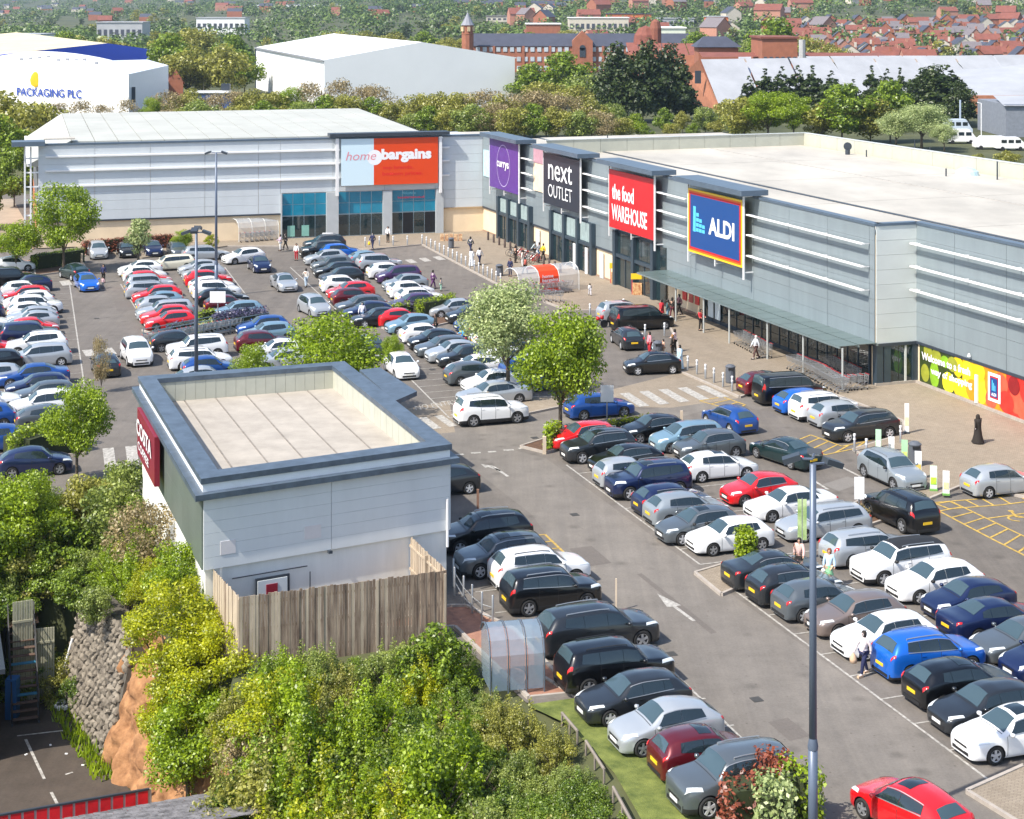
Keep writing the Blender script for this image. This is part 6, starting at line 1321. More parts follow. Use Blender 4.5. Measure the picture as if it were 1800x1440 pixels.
def TPget(k):
    if k in TP: return TP[k]
    a = dict(lime=lambda: tree_proto(3, 8, 2.9, 2.0, 40, 15000, .20, L_lime), lime2=lambda: tree_proto(4, 8, 3.0, 1.8, 32, 13000, .20, L_lime), pale=lambda: tree_proto(5, 8, 3.1, 2.4, 46, 16000, .18, L_pale, shape='egg'),
        yel=lambda: tree_proto(6, 7, 2.7, 1.0, 70, 16000, .13, L_yel, cr=.52, shape='egg'), mid=lambda: tree_proto(7, 10, 4.0, 1.6, 30, 4200, .5, L_mid), mid2=lambda: tree_proto(8, 10, 4.4, 1.2, 34, 4200, .5, L_olive), soft=lambda: tree_proto(9, 10, 4.6, 1.0, 40, 5200, .5, L_soft),
        olive=lambda: tree_proto(10, 10, 4.2, 1.2, 30, 3600, .5, L_olive), brown=lambda: tree_proto(11, 9, 4.2, .8, 36, 3800, .36, L_brown, upb=.1), conif=lambda: tree_proto(12, 14, 3.6, .8, 60, 5200, .6, L_dark, shape='cone', cr=1.5, droop=.5), conif2=lambda: tree_proto(13, 14, 4.4, .6, 60, 5200, .62, L_dark, shape='egg', cr=1.5, droop=.4),
        lemon=lambda: tree_proto(14, 8, 4, .8, 26, 3200, .5, L_hedge), slim=lambda: tree_proto(15, 5.2, 1.15, .7, 22, 2600, .22, L_pale, cr=.6), far=lambda: tree_proto(16, 10, 4.6, .8, 20, 800, 1.0, L_far), far2=lambda: tree_proto(17, 9, 5.4, .6, 18, 700, 1.1, L_far), far3=lambda: tree_proto(18, 12, 4.2, .8, 16, 700, 1.0, L_dark, shape='egg'), far4=lambda: tree_proto(19, 10, 5.0, .8, 16, 700, 1.05, L_olive))
    TP[k] = a[k](); return TP[k]
def tree(kind, pos, h, label, group=None, w=1.0, name='tree', cat='tree'):
    P = TPget(kind); s = h/P['h']; c = empty(name, pos, label, cat, group, random.uniform(0, 6.28)); c.scale = (s*w, s*w, s)
    link('crown', P['crown'], c); link('trunk', P['trunk'], c); return c
def px_tree(kind, x, ybase, ytop, label, w=1.0, group=None, z0=None, Y=None, **k):
    p = G(x, ybase); p.z = .02 if z0 is None else z0
    return tree(kind, p, ZAT(ytop, p.y)-p.z, label, group, w, **k)
px_tree('pale', 893, 700, 490, 'pale silvery green tree in the middle of the car park', 1.05)
px_tree('lime', 985, 770, 530, 'bright lime green tree on the island beside the red hatchback', .86)
px_tree('lime2', 585, 735, 548, 'low spreading lime green tree behind the coffee building roof', 1.25); px_tree('lime2', 447, 720, 600, 'small lime green crown just above the coffee building roof', .8); px_tree('lime', 690, 650, 585, 'small yellow green sapling between the lime tree and white small car', .8)
px_tree('lime', 28, 478, 385, 'lime green tree at the left edge before the store', 1.35); px_tree('lime2', 112, 478, 316, 'largest lime green tree before the left store corner', .95)
px_tree('slim', 243, 470, 374, 'slim pale green tree in front of the store cladding', 1.0)
px_tree('lime', 135, 850, 662, 'yellow green tree rising from the bushes at left', .85); px_tree('brown', 178, 690, 590, 'thin bare branched sapling with few leaves at left', .35)
px_tree('lime', 320, 448, 402, 'small round yellow green bush tree by the cream wall', 1.1); px_tree('yel', 372, 442, 408, 'small orange tinted shrub tree by the cream wall', 1.2)
# hedges: clipped boxes of leaves
def hedge(pts, h, w, m, label, name='hedge', n=None, leaf=.16, cat='hedge'):
    P = [G(*p) for p in pts]; cl_ = []; o = P[0]
    for a, b in zip(P, P[1:]):
        L = (b-a).length; k = max(1, int(L/.55))
        for i in range(k+1):
            c = a.lerp(b, i/k)-o
            for yy in (-.3, .3):
                for zz in np.arange(.25, h, .45): cl_.append((c.x, c.y+yy*w, zz, .42, 1))
    me = leaf_mesh(name, cl_, n or min(9000, 110*len(cl_)), leaf, 5, m); ob = link('foliage', me); 
    e_ = empty(name, o, label, cat); ob.parent = e_
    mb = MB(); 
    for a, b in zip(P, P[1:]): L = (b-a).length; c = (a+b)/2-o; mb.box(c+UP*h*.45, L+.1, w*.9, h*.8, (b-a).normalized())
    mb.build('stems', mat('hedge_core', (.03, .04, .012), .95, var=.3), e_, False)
hedge([(688, 556), (715, 552)], 1.0, 1.3, L_hedge, 'low yellow green hedge left of the purple shrubs'); hedge([(738, 558), (795, 548)], 1.5, 1.6, L_hedge, 'bright green clipped hedge right of the purple shrubs'); hedge([(712, 552), (738, 550)], .9, 1.3, L_pur, 'purple flowering shrubs between two green hedges')
hedge([(382, 582), (462, 572)], 1.2, 1.8, L_pur, 'large purple lavender hedge beside the trolley bay'); hedge([(300, 592), (345, 586)], 1.1, 1.5, L_pur, 'smaller purple lavender hedge behind the red hatchback'); hedge([(352, 590), (372, 584)], .9, 1.2, L_pale, 'pale flowering shrub between the two lavender hedges'); hedge([(352, 570), (370, 566)], 1.1, .9, L_hedge, 'yellow green shrub beside the shorter looking lamp post')
hedge([(1308, 1004), (1314, 1004)], 1.75, 1.0, L_hedge, 'ball shaped clipped bush on the island beside the white hatchback', n=3500); hedge([(62, 474), (140, 462)], 1.6, 1.5, L_mid, 'dark green hedge strip under the left maples'); hedge([(150, 448), (300, 436)], 1.6, .6, L_red, 'brown red hedge at the foot of the cream wall')
hedge([(966, 790), (975, 785)], 1.2, .6, L_lime, 'tufty yellow green plant beside the pale bollard'); hedge([(1075, 755), (1145, 746)], .5, .9, L_yel, 'low yellow green planting behind the red hatchback'); hedge([(1475, 915), (1545, 905)], .55, .9, L_brown, 'low brownish shrub on the island under the sign plate')
hedge([(1285, 1455), (1320, 1450)], 1.6, 1.2, L_red, 'red leaved shrub by the grey car at the bottom'); hedge([(1345, 1470), (1375, 1475)], 1.7, 1.0, L_pale, 'pale flowering shrub at the foot of the tall lamp post'); hedge([(1385, 1440), (1425, 1450)], 1.9, 1.0, L_lime, 'lime green shrub beside the tall lamp post'); hedge([(1345, 1425), (1375, 1432)], 1.7, 1.0, L_red, 'dark red shrub left of the tall lamp post')
hedge([(30, 815), (75, 800), (125, 790)], 1.7, 2.2, L_hedge, 'rounded yellow green bush beside the dark blue car at left'); hedge([(88, 800), (112, 795)], 1.4, 1.2, leafmat('orange_leaves', (.25, .10, .01), (.65, .32, .03), .3), 'orange leaved bush next to the rounded green bush')
# low rail along the verge
a, b = G(985, 1300), G(1330, 1750)
for (p, q_) in (((988, 1268), (1015, 1300)), ((1030, 1318), (1062, 1368)), ((1078, 1400), (1110, 1460))):
    a, b = G(*p), G(*q_); mb = MB(); mb.tube(a+UP*.3, b+UP*.3, .055, n=6); 
    for k in range(3): c = a.lerp(b, k/2); mb.tube(c-UP*.2, c+UP*.33, .045, n=6)
    thingmesh('low_rail', mb, mat('grey_timber', (.22, .19, .16), .85, var=.15), a, 'low grey timber rail along the verge, '+['farthest length', 'middle length', 'nearest length'][(p[0] > 1000)+(p[0] > 1070)], 'rail')
# dense bank of shrubs
SH = []
def shrub_proto(seed, m, rad, h, n, nl, leaf, spiky=0):
    rd = random.Random(seed); c = []
    for k in range(n):
        a = rd.uniform(0, 6.28); r = rad*math.sqrt(rd.random())*.8; c.append((r*math.cos(a)*1.1, r*math.sin(a)*1.1, h*rd.uniform(.1, .95)*(1-.4*(r/rad)**2), rad*rd.uniform(.13, .27)))
    for k in range(spiky):
        a = rd.uniform(0, 6.28); r = rad*rd.random()*.7; x, y = r*math.cos(a), r*math.sin(a); hh = h*rd.uniform(.9, 1.35); lx, ly = rd.uniform(-.25, .25), rd.uniform(-.25, .25)
        for j in range(5): f = j/4; c.append((x+lx*f, y+ly*f, h*.5+(hh-h*.5)*f, .34*(1.1-f*.6), 1.5))
    mb = MB()
    for k in range(9): a = rd.uniform(0, 6.28); e = Vector((rad*.6*math.cos(a), rad*.6*math.sin(a), h*rd.uniform(.5, .95))); mb.tube((0, 0, -1), e*.5+Vector((0, 0, .2)), .06, .04, 4, cap=False); mb.tube(e*.5+Vector((0, 0, .2)), e, .04, .012, 4, cap=False)
    return leaf_mesh('foliage', c, nl, leaf, seed, m), mb.mesh('stems', [M_bark])
SHP = dict(yel=[shrub_proto(21, L_yel, 1.9, 2.6, 44, 12000, .11, 16), shrub_proto(22, L_yel, 1.7, 2.8, 40, 12000, .105, 20), shrub_proto(31, L_lime, 1.6, 2.4, 36, 10000, .10, 22)], bush=[shrub_proto(23, L_bush, 2.0, 2.2, 52, 14000, .105, 0), shrub_proto(24, L_bush, 1.8, 2.0, 48, 12000, .10, 2)], soft=[shrub_proto(25, L_soft, 1.9, 2.3, 52, 13000, .10, 6), shrub_proto(26, L_soft, 1.7, 2.0, 50, 12000, .10, 4)], olv=[shrub_proto(27, L_olive, 1.9, 2.4, 46, 11000, .11, 10)], lim=[shrub_proto(28, L_lime, 2.0, 2.8, 46, 12000, .12, 10)], drk=[shrub_proto(29, L_mid, 2.0, 2.4, 50, 12000, .12, 3)], brn=[shrub_proto(30, L_brown, 1.8, 2.2, 46, 6500, .09, 14)])
def shrub(kind, x, y, z, sc, label, group):
    f, st = random.choice(SHP[kind]); c = empty('shrub', V(x, y, z-.2), label, 'shrub', group, random.uniform(0, 6.28)); c.scale = (sc, sc, sc*random.uniform(.85, 1.1)); link('foliage', f, c); link('stems', st, c)
SDESC = dict(yel='vivid yellow green shrub', bush='dark green leafy shrub', soft='soft grey green shrub', olv='olive brown tinted shrub', lim='bright lime green shrub', drk='deep green shrub', brn='brownish twiggy shrub')
rb = random.Random(11); placed = []
DESC = dict(yel='vivid yellow green shrub on the bank below the timber fence', bush='dark green leafy shrub on the bank beside the car park', soft='soft grey green shrub with pale tips on the bank', olv='olive brown tinted shrub on the overgrown bank', lim='bright lime green shrub on the overgrown slope', drk='deep green shrub in the overgrown slope', brn='brownish twiggy shrub in the overgrown slope')
def bankfill(n, cond, kindf, sc, sep, xr, yr):
    k = 0; t = 0
    while k < n and t < n*60:
        t += 1; x, y = rb.uniform(*xr), rb.uniform(*yr)
        z = zt(x, y)
        if not cond(x, y, z) or any((x-a)**2+(y-b)**2 < sep*sep for a, b in placed): continue
        placed.append((x, y)); kd = kindf(x, y, z); u_, v_ = toP(x, y, z); zn = ('at the far left above the yard' if u_ < 230 else 'near the orange rock' if u_ < 420 else 'below the timber fence' if v_ < 1290 and u_ < 760 else 'beside the cycle shelter' if v_ < 1290 else 'at bottom centre left' if u_ < 620 else 'at bottom centre' if u_ < 860 else 'along the grass verge'); lb = SDESC[kd]+' '+zn
        shrub(kd, x, y, z, rb.uniform(*sc)*max(.62, min(1, near_edge(x, y)/5)), lb, lb.replace('shrub', 'shrubs')); k += 1
def toP(x, y, z): return 900+x/y*FPX, 5+(CAM_H-z)*FPX/y
BL = [p for p in LOW]
def near_edge(x, y): return min(segd(x, y, EDGE[i], EDGE[i+1]) for i in range(len(EDGE)-1))
def cond_r(x, y, z):
    if not inpoly(x, y, LOW) or inpoly(x, y, YARD) or near_edge(x, y) < (.9 if x < -2 else 1.4): return False
    u, v = toP(x, y, z); return not (u < 330 and v > 1060 and u > 90 and y < 77)
def kind_r(x, y, z):
    u, v = toP(x, y, z+1.5); n_ = mnoise.noise(V(x*.25, y*.25, 0))*130; u += n_
    if u > 760: return rb.choice(['bush', 'bush', 'soft', 'soft', 'olv', 'bush'])
    if u > 560: return rb.choice(['bush', 'soft', 'soft', 'bush', 'olv', 'yel']) if v < 1270 else rb.choice(['yel', 'yel', 'yel', 'soft', 'yel', 'lim', 'bush'])
    if u > 215: return rb.choice(['yel', 'yel', 'lim', 'lim', 'olv', 'brn', 'bush'])
    return rb.choice(['drk', 'bush', 'soft', 'lim', 'drk', 'olv'])
bankfill(300, cond_r, kind_r, (.8, 1.25), 1.02, (-26, 12), (46, 90))
# taller growth over the rock face, hiding the upper part, and around the left wall of the coffee building
for x, y, z0, h, k, l in ((300, 1235, -2.4, 5.6, 'yel', 'tall yellow green tree leaning over the orange rock'), (385, 1300, -3.2, 5.4, 'yel', 'yellow green tree in front of the timber fence corner'), (470, 1420, -3.6, 5.5, 'yel', 'yellow green tree at the bottom centre left'), (320, 1120, -.8, 4.2, 'lime2', 'leafy green tree against the green clad wall'), (255, 1015, -.3, 3.6, 'brown', 'brown budded small tree near the white rendered wall'), (135, 1085, -1.6, 2.2, 'mid', 'small dark bush tree hanging over the stone wall top'), (165, 1100, -1.4, 1.8, 'soft', 'soft green bush spilling over the stone wall'),
        (40, 1030, -2.0, 5.6, 'lime2', 'big bright green tree at the left edge above the yard'), (-40, 1090, -3.5, 7.0, 'lime', 'bright green tree cut by the left edge'), (120, 1060, -2.8, 4.0, 'mid', 'dark green tree above the stone wall'), (190, 975, -.9, 3.6, 'soft', 'grey green bushy tree left of the white rendered wall'), (215, 900, -.4, 2.8, 'soft', 'soft green bush tree beside the maroon sign'), (150, 945, -.8, 3.4, 'olive', 'olive bush tree below the dark blue car'), (60, 950, -.8, 3.2, 'lime2', 'lime green bush tree at left below the dark blue car'), (350, 1170, -1.2, 3.2, 'lime', 'small lime tree touching the pale fence end'), (352, 1330, -3.8, 5.2, 'yel', 'yellow green tree right of the orange rock'), (330, 1440, -5.4, 5.2, 'lime', 'lime green tree behind the slate roof corner'), (325, 1385, -5.0, 5.2, 'yel', 'yellow green tree above the slate roof'), (640, 1470, -4.5, 5.0, 'yel', 'yellow green tree at the bottom centre'), (760, 1240, -.9, 3.0, 'mid', 'green bush tree against the timber fence'), (1000, 1010, -3.2, 3.6, 'mid', 'x')):
    if l == 'x': continue
    p = G(x, y, z0); tree(k, p, h, l, None, {'yel': 1.15, 'soft': .95}.get(k, 1.0))
rw = random.Random(4); mb = MB()
for k in range(420):                                  # weeds along the foot of the stone wall
    t = rw.random()**.8; a = G(104, 1228, -6).lerp(G(205, 1372, -6), t)+V(rw.uniform(-.9, .1), rw.uniform(-.3, .3), 0); e = a+V(rw.uniform(-.2, .2), rw.uniform(-.2, .2), rw.uniform(.2, .55)); s_ = V(rw.uniform(-1, 1), rw.uniform(-1, 1), 0).normalized()*.07
    mb.add([a-s_, a+s_, e], [(0, 1, 2)])
thingmesh('weeds', mb, L_lime, G(104, 1222, -6), 'weedy green growth along the foot of the stone wall', 'weeds', kind='stuff')
# ================================================================ belt of trees behind the stores
BG = [  # x, base y, top y, kind, width, label
 (10, 300, 150, 'olive', 1.2), (60, 312, 172, 'mid2', 1.0), (-10, 350, 205, 'mid', 1.0), (25, 380, 262, 'mid', .9), (-35, 420, 300, 'mid', 1.0), (95, 262, 178, 'brown', .9), (140, 258, 176, 'brown', .9), (185, 258, 182, 'brown', .8), (225, 252, 172, 'brown', .7), (268, 250, 168, 'lime2', 1.0), (300, 250, 160, 'brown', 1.0), (330, 248, 150, 'olive', 1.0),
 (365, 246, 165, 'brown', .9), (400, 246, 158, 'brown', 1.0), (440, 246, 150, 'olive', .9), (480, 246, 156, 'mid2', 1.0), (515, 246, 150, 'lime2', .9), (550, 246, 142, 'brown', .7), (590, 246, 138, 'brown', .7), (630, 246, 150, 'brown', .8), (668, 246, 148, 'brown', .8), (705, 248, 170, 'olive', .9), (740, 250, 160, 'mid2', 1.0), (775, 252, 155, 'olive', 1.0), (812, 255, 158, 'mid2', 1.0),
 (850, 255, 156, 'brown', 1.1), (885, 258, 160, 'olive', 1.0), (922, 258, 156, 'brown', 1.1), (960, 258, 160, 'brown', 1.1), (1000, 258, 164, 'brown', 1.0), (1040, 258, 168, 'olive', 1.0), (1075, 256, 178, 'soft', .9), (1120, 256, 200, 'lemon', 1.1), (1165, 254, 190, 'mid', .9), (1200, 250, 192, 'olive', .9), (1240, 250, 186, 'soft', 1.0), (1275, 246, 170, 'olive', .9)]
BG += [(x+18, yb+8, yt+22+(x % 7), ('olive', 'mid2', 'soft', 'mid', 'brown')[int(x/19) % 5], 1.15) for x, yb, yt, k, w in BG if x > 90]
bgc = {}
for x, yb, yt, k, w in BG:
    bgc[k] = bgc.get(k, 0)+1
    px_tree(k, x, yb-16, yt, {'brown': 'twiggy brown tree barely in leaf behind the stores', 'olive': 'olive green tree in the belt behind the stores', 'mid2': 'dull green rounded tree in the belt behind the stores', 'mid': 'dark leafy tree beyond the store corner', 'lime2': 'bright green tree among the twiggy ones behind stores', 'soft': 'grey green tree behind the white terrace roof', 'lemon': 'brightest yellow green round tree behind the terrace roof'}[k], w, None if k in ('lemon',) else k+' trees behind the stores')
for i, (x, yb, yt, k, w, l) in enumerate([(1090, 215, 72, 'conif2', 1.0, 0), (1130, 215, 66, 'conif2', 1.0, 0), (1170, 212, 74, 'conif2', 1.0, 0), (1200, 214, 84, 'conif', 1.2, 0), (1345, 208, 112, 'conif', 1.0, 0), (1375, 208, 108, 'conif', .9, 0), (1402, 208, 106, 'conif', .9, 0), (1428, 208, 106, 'conif', .9, 0), (1462, 210, 116, 'conif', 1.0, 0), (1532, 210, 106, 'conif', .8, 0), (1548, 214, 126, 'conif', .9, 0), (1500, 214, 132, 'conif', .8, 0), (1316, 212, 126, 'conif', .9, 0), (1626, 218, 118, 'conif2', .8, 0), (1560, 212, 112, 'conif', .8, 0), (1582, 212, 110, 'conif', .7, 0), (1612, 214, 124, 'conif', 1.0, 0), (1640, 216, 112, 'conif2', .8, 0), (1665, 220, 104, 'conif', 1.3, 0), (1692, 224, 140, 'conif2', .7, 0)]):
    px_tree(k, x, yb, yt, 'dark conifer in the evergreen row behind the terrace', w*(1.55 if x > 1300 else 1.0), 'dark conifers behind the terrace', name='conifer', cat='conifer')
for x, yb, yt, k, w, l in [(1310, 246, 165, 'mid2', 1.0, 'mid green tree before the conifers, leftmost of the light ones'), (1350, 248, 158, 'lime2', 1.1, 'light green tree before the left conifers'), (1395, 250, 160, 'lime', 1.0, 'yellowish green tree before the left conifers'), (1440, 250, 176, 'olive', 1.0, 'olive tree between the light green trees'), (1480, 252, 148, 'mid', 1.1, 'broad green tree between the two conifer groups'), (1530, 252, 166, 'mid2', 1.0, 'green tree left of the pale bushy one'), (1565, 250, 142, 'mid', .8, 'green tree with slim trunk before the right conifers'),
        (1575, 262, 196, 'pale', 1.2, 'pale bushy willow behind the terrace parapet, left one'), (1620, 264, 180, 'pale', 1.3, 'pale bushy willow behind the terrace parapet, taller one'), (1660, 268, 215, 'pale', 1.0, 'pale bushy willow behind the terrace parapet, right one'), (1770, 300, 262, 'olive', 1.2, 'low olive scrub at the right edge by the vans'), (1720, 290, 268, 'olive', 1.1, 'low olive scrub beside the parked vans'), (1700, 215, 178, 'olive', .8, 'small olive tree beside the blue mast'),
        (930, 190, 112, 'mid', 1.1, 'green tree right of the big white shed'), (985, 190, 92, 'mid', 1.1, 'tall green tree before the red brick mill'), (1035, 200, 128, 'soft', 1.1, 'grey green tree before the red brick mill'), (960, 205, 140, 'mid2', 1.1, 'low green tree beyond the twiggy belt'), (1010, 210, 145, 'olive', 1.1, 'low olive tree beyond the twiggy belt')]: px_tree(k, x, yb, yt, l, w*1.22)
for x, yb, yt, k in [(300, 165, 60, 'mid'), (330, 170, 75, 'olive'), (360, 168, 95, 'mid2'), (400, 172, 70, 'olive'), (430, 165, 88, 'mid'), (290, 140, 52, 'olive'), (345, 130, 44, 'mid2'), (410, 140, 62, 'mid')]: px_tree(k, x, yb, yt, 'green tree between the packaging works and big white shed', 1.1, 'trees between the two white buildings')
# ================================================================ far buildings
def bld(name, loc, label, cat='building', group=None): return empty(name, loc, label, cat, group)
def quadprism(P4, z0, z1, m, name, par): mb = MB(); mb.prism(P4, z0, z1); return mb.build(name, m, par)
def gable(P4, ze, zr, m, name, par, th=.25, over=.4):
    """P4: a,b,c,d with gable ends a-b and d-c (ridge from mid(a,b) to mid(d,c))"""
    a, b, c, d = [V(p.x, p.y, 0) for p in P4]; ra, rd_ = (a+b)/2, (d+c)/2
    for (e0, e1) in ((a, d), (b, c)):
        o = ((e0-ra).normalized())*over; mb = MB(); z = ze-over*(zr-ze)/max(.1, (e0-ra).length)
        mb.add([e0+o+UP*z, e1+o+UP*z, rd_+UP*zr, ra+UP*zr, e0+o+UP*(z+th), e1+o+UP*(z+th), rd_+UP*(zr+th), ra+UP*(zr+th)], [(0, 1, 2, 3), (4, 7, 6, 5), (0, 4, 5, 1), (3, 2, 6, 7), (0, 3, 7, 4), (1, 5, 6, 2)])
        bm_ = mb.build(name, m, par)
    for p, q_, r_ in ((a, b, ra), (d, c, rd_)):
        mb = MB(); mb.add([p+UP*ze, q_+UP*ze, r_+UP*zr], [(0, 1, 2)]); mb.build('gable_wall', par['wm'] and MATS[par['wm']] if 'wm' in par else M_white, par)
def frame4(front_l, front_r, depth, z=0, dirn=A):
    a, b = V(front_l.x, front_l.y, 0), V(front_r.x, front_r.y, 0); return a, b, b+dirn*depth, a+dirn*depth
M_shed = mat('bright_white_cladding', (.90, .90, .90), .5, var=.03, scale=.1); M_redb = mat('far_red_brick', (.31, .115, .065), .9, var=.15, scale=.6); M_slate = mat('far_slate', (.055, .06, .085), .6, var=.15, scale=.4); M_tile = mat('red_brown_tiles', (.20, .065, .045), .85, var=.2, scale=.5); M_metal = mat('pale_metal_roof', (.40, .41, .43), .5, .1, var=.12, scale=.15)
# big white shed
def P_(x, Y): return V((x-900)/FPX*Y, Y, 0)
a, b = P_(570, 405), P_(905, 425); s = bld('warehouse', a, 'huge plain white warehouse shed behind the tree belt'); d2 = (P_(450, 520)-a)
P4 = (a, b, b+d2, a+d2); mb = MB(); mb.prism(list(P4), 0, 12.2); mb.build('wall', M_shed, s); s['wm'] = 'bright_white_cladding'; gable(P4, 12.2, 16.2, M_shed, 'roof', s); del s['wm']
mb = MB(); mb.box(a+d2*.5+UP*12.25-V(.3, .0, 0), d2.length, .5, .45, d2.normalized()); mb.build('gutter', mat('grey_gutter', (.25, .26, .28), .5, var=0), s); mb = MB(); mb.box(P_(451, 521)+UP*6, .5, 3, 12.2); mb.build('dark_corner', M_dark, s)
# packaging works with curved white roof
a, b = P_(-60, 405), P_(226, 375); s = bld('warehouse', a, 'white packaging works with blue lettering and yellow emblem'); dd = V(-26, 95, 0); n = 12; pr = [(k/n, 8.6+3.6*math.sin(math.pi*(.08+.80*k/n))**.8) for k in range(n+1)]
for k in range(n):
    (u0, z0), (u1, z1) = pr[k], pr[k+1]; p0, p1 = a.lerp(b, u0), a.lerp(b, u1); mb = MB(); mb.add([p0+UP*z0, p1+UP*z1, p1+dd+UP*z1, p0+dd+UP*z0], [(0, 1, 2, 3)]); mb.add([p0, p1, p1+UP*z1, p0+UP*z0], [(0, 1, 2, 3)]); mb.build('roof_and_wall_strip', M_shed, s)
e_ = P_(296, 425); mb = MB(); mb.add([b, e_, e_+UP*10.4, b+UP*10.3], [(0, 1, 2, 3)]); mb.add([b+UP*10.3, e_+UP*10.4, e_+V(-16, 50, 10.2), a.lerp(b, .95)+dd+UP*10], [(0, 1, 2, 3)]); mb.build('side_wall', mat('pale_blue_white_cladding', (.62, .66, .72), .5, var=.04), s)
dr = (b-a).normalized(); tp_ = onl(30, a, dr); wd = (onl(144, a, dr)-tp_).length
text('lettering', 'PACKAGING PLC', s, V(tp_.x, tp_.y-.3, ZAT(168, tp_.y)), dr, UP, 1.9, mat('blue_paint', (.03, .07, .35), .5, var=0), width=wd, bold=.02, depth=0)
c = onl(63, a, dr); mb = MB(); mb.lathe((0, 0, 0), [(0, -1.3), (.75, -.9), (.95, -.1), (.7, .7), (.3, 1.2), (0, 1.3)], 10); mb.v = [V(c.x+v.x*1.3, c.y-.45+v.y*.1, ZAT(140, c.y)+v.z*1.4) for v in mb.v]; mb.build('emblem', M_yelS, s)
mb = MB(); p = onl(232, b, (e_-b).normalized()); mb.box(V(p.x, p.y-.2, 5.6), 1.6, .3, 3.4); mb.build('window', M_dark, s)
for i in range(9): p = a.lerp(b, .35+.06*i)+dd*(.2+.08*(i % 4)); mb = MB(); mb.box(p+UP*(12.3 if i < 6 else 11.9), .7, .7, .6); mb.build('roof_vent', mat('vent_grey', (.25, .26, .28), .6, var=0), s)
# blue edged pale roofed works beyond it
s = bld('factory', P_(60, 520), 'long cream roofed works with a bright blue band under the eaves'); P4 = frame4(P_(-80, 470), P_(283, 520), 170, 0, V(-.42, .9, 0)); mb = MB(); mb.prism(list(P4), 0, 7.2); mb.build('wall', mat('cobalt_band', (.015, .08, .62), .5, var=.05), s); s['wm'] = 'cobalt_band'
a, b, c, d = P4; apx = a.lerp(b, .72)
for e0, e1 in ((a, apx), (apx, b)):
    z0, z1 = (10.4, 14.0) if e0 is a else (14.0, 11.4); mb = MB(); dd = d-a; mb.add([e0+UP*z0, e1+UP*z1, e1+dd+UP*(z1+.6), e0+dd+UP*(z0+.6)], [(0, 1, 2, 3)]); mb.build('roof', mat('cream_sheet_roof', (.62, .55, .36), .7, var=.12, scale=.1), s)
    mb = MB(); mb.add([e0+UP*5, e1+UP*5, e1+UP*z1, e0+UP*z0], [(0, 1, 2, 3)]); mb.build('gable_band', mat('cobalt_band', (.02, .06, .45)), s)
del s['wm']
# mill with tower, black slate roof and central gable
Ym = 640; s = bld('brick_mill', P_(835, Ym), 'long red brick mill with black slate roof and central gable'); s['wm'] = 'far_red_brick'
P4 = (P_(1225, Ym), P_(1225, Ym+16), P_(832, Ym+16), P_(832, Ym)); zr_, ze_ = ZAT(60, Ym+8), ZAT(81, Ym); mb = MB(); mb.prism(list(P4), 0, ze_); mb.build('wall', M_redb, s); gable(P4, ze_, zr_, M_slate, 'roof', s)
del s['wm']
M_winp = mat('pale_window', (.45, .50, .55), .3, var=.2, scale=.2)
for x in range(840, 1215, 12):
    if 1003 < x < 1042: continue
    for yy in (87, 104, 120): p = P_(x, Ym-.15); mb = MB(); mb.box(V(p.x, p.y, ZAT(yy, Ym)), 1.5, .2, 1.7); mb.build('window', M_winp, s)
for x in (868, 920, 967, 1060, 1110): p = P_(x, Ym-.2); mb = MB(); mb.box(V(p.x, p.y, ze_/2), .9, .5, ze_); mb.build('pier', M_redb, s)
g0, g1 = P_(1006, Ym-2), P_(1042, Ym-2); mb = MB(); zz = ZAT(72, Ym); mb.add([g0, g1, g1+UP*zz, (g0+g1)/2+UP*ZAT(54, Ym), g0+UP*zz, g0+V(0, 6, 0), g1+V(0, 6, 0), g1+V(0, 6, zz), (g0+g1)/2+V(0, 6, ZAT(54, Ym)), g0+V(0, 6, zz)], [(0, 1, 2, 3, 4), (9, 8, 7, 6, 5), (0, 4, 9, 5), (1, 6, 7, 2), (4, 3, 8, 9), (3, 2, 7, 8)]); mb.build('gable_bay', M_redb, s)
mb = MB(); mb.box(V((g0.x+g1.x)/2, g0.y-.1, ZAT(92, Ym)), 2.2, .3, 3.4); mb.tube(V((g0.x+g1.x)/2, g0.y-.25, ZAT(84, Ym)), V((g0.x+g1.x)/2, g0.y+.1, ZAT(84, Ym)), 1.1, n=14); mb.build('arched_window', M_dark, s)
# the round tower
p = P_(822, Ym-6); s = bld('brick_tower', p, 'brick tower with steep grey spire left of the mill', 'tower'); zz = ZAT(44, p.y); mb = MB(); mb.lathe(p, [(2.2, 0), (2.2, zz-3.4), (2.4, zz-3.2), (2.1, zz-3), (2.1, zz)], 10); mb.build('shaft', M_redb, s); mb = MB(); mb.lathe(p+UP*zz, [(2.6, -.1), (1.9, 1.0), (.9, 2.9), (.15, 4.6), (0, 5.6)], 10); mb.build('spire', mat('grey_spire', (.22, .23, .27), .6, var=.1), s)
for k in range(6): q_ = k*1.05-2.4; mb = MB(); mb.box(p+V(math.cos(q_)*2.05, math.sin(q_)*2.05, zz-1.5), 1.0, 1.0, 1.7, V(math.cos(q_), math.sin(q_), 0)); mb.build('opening', mat('cream_arch', (.55, .42, .25), .7, var=.2), s)
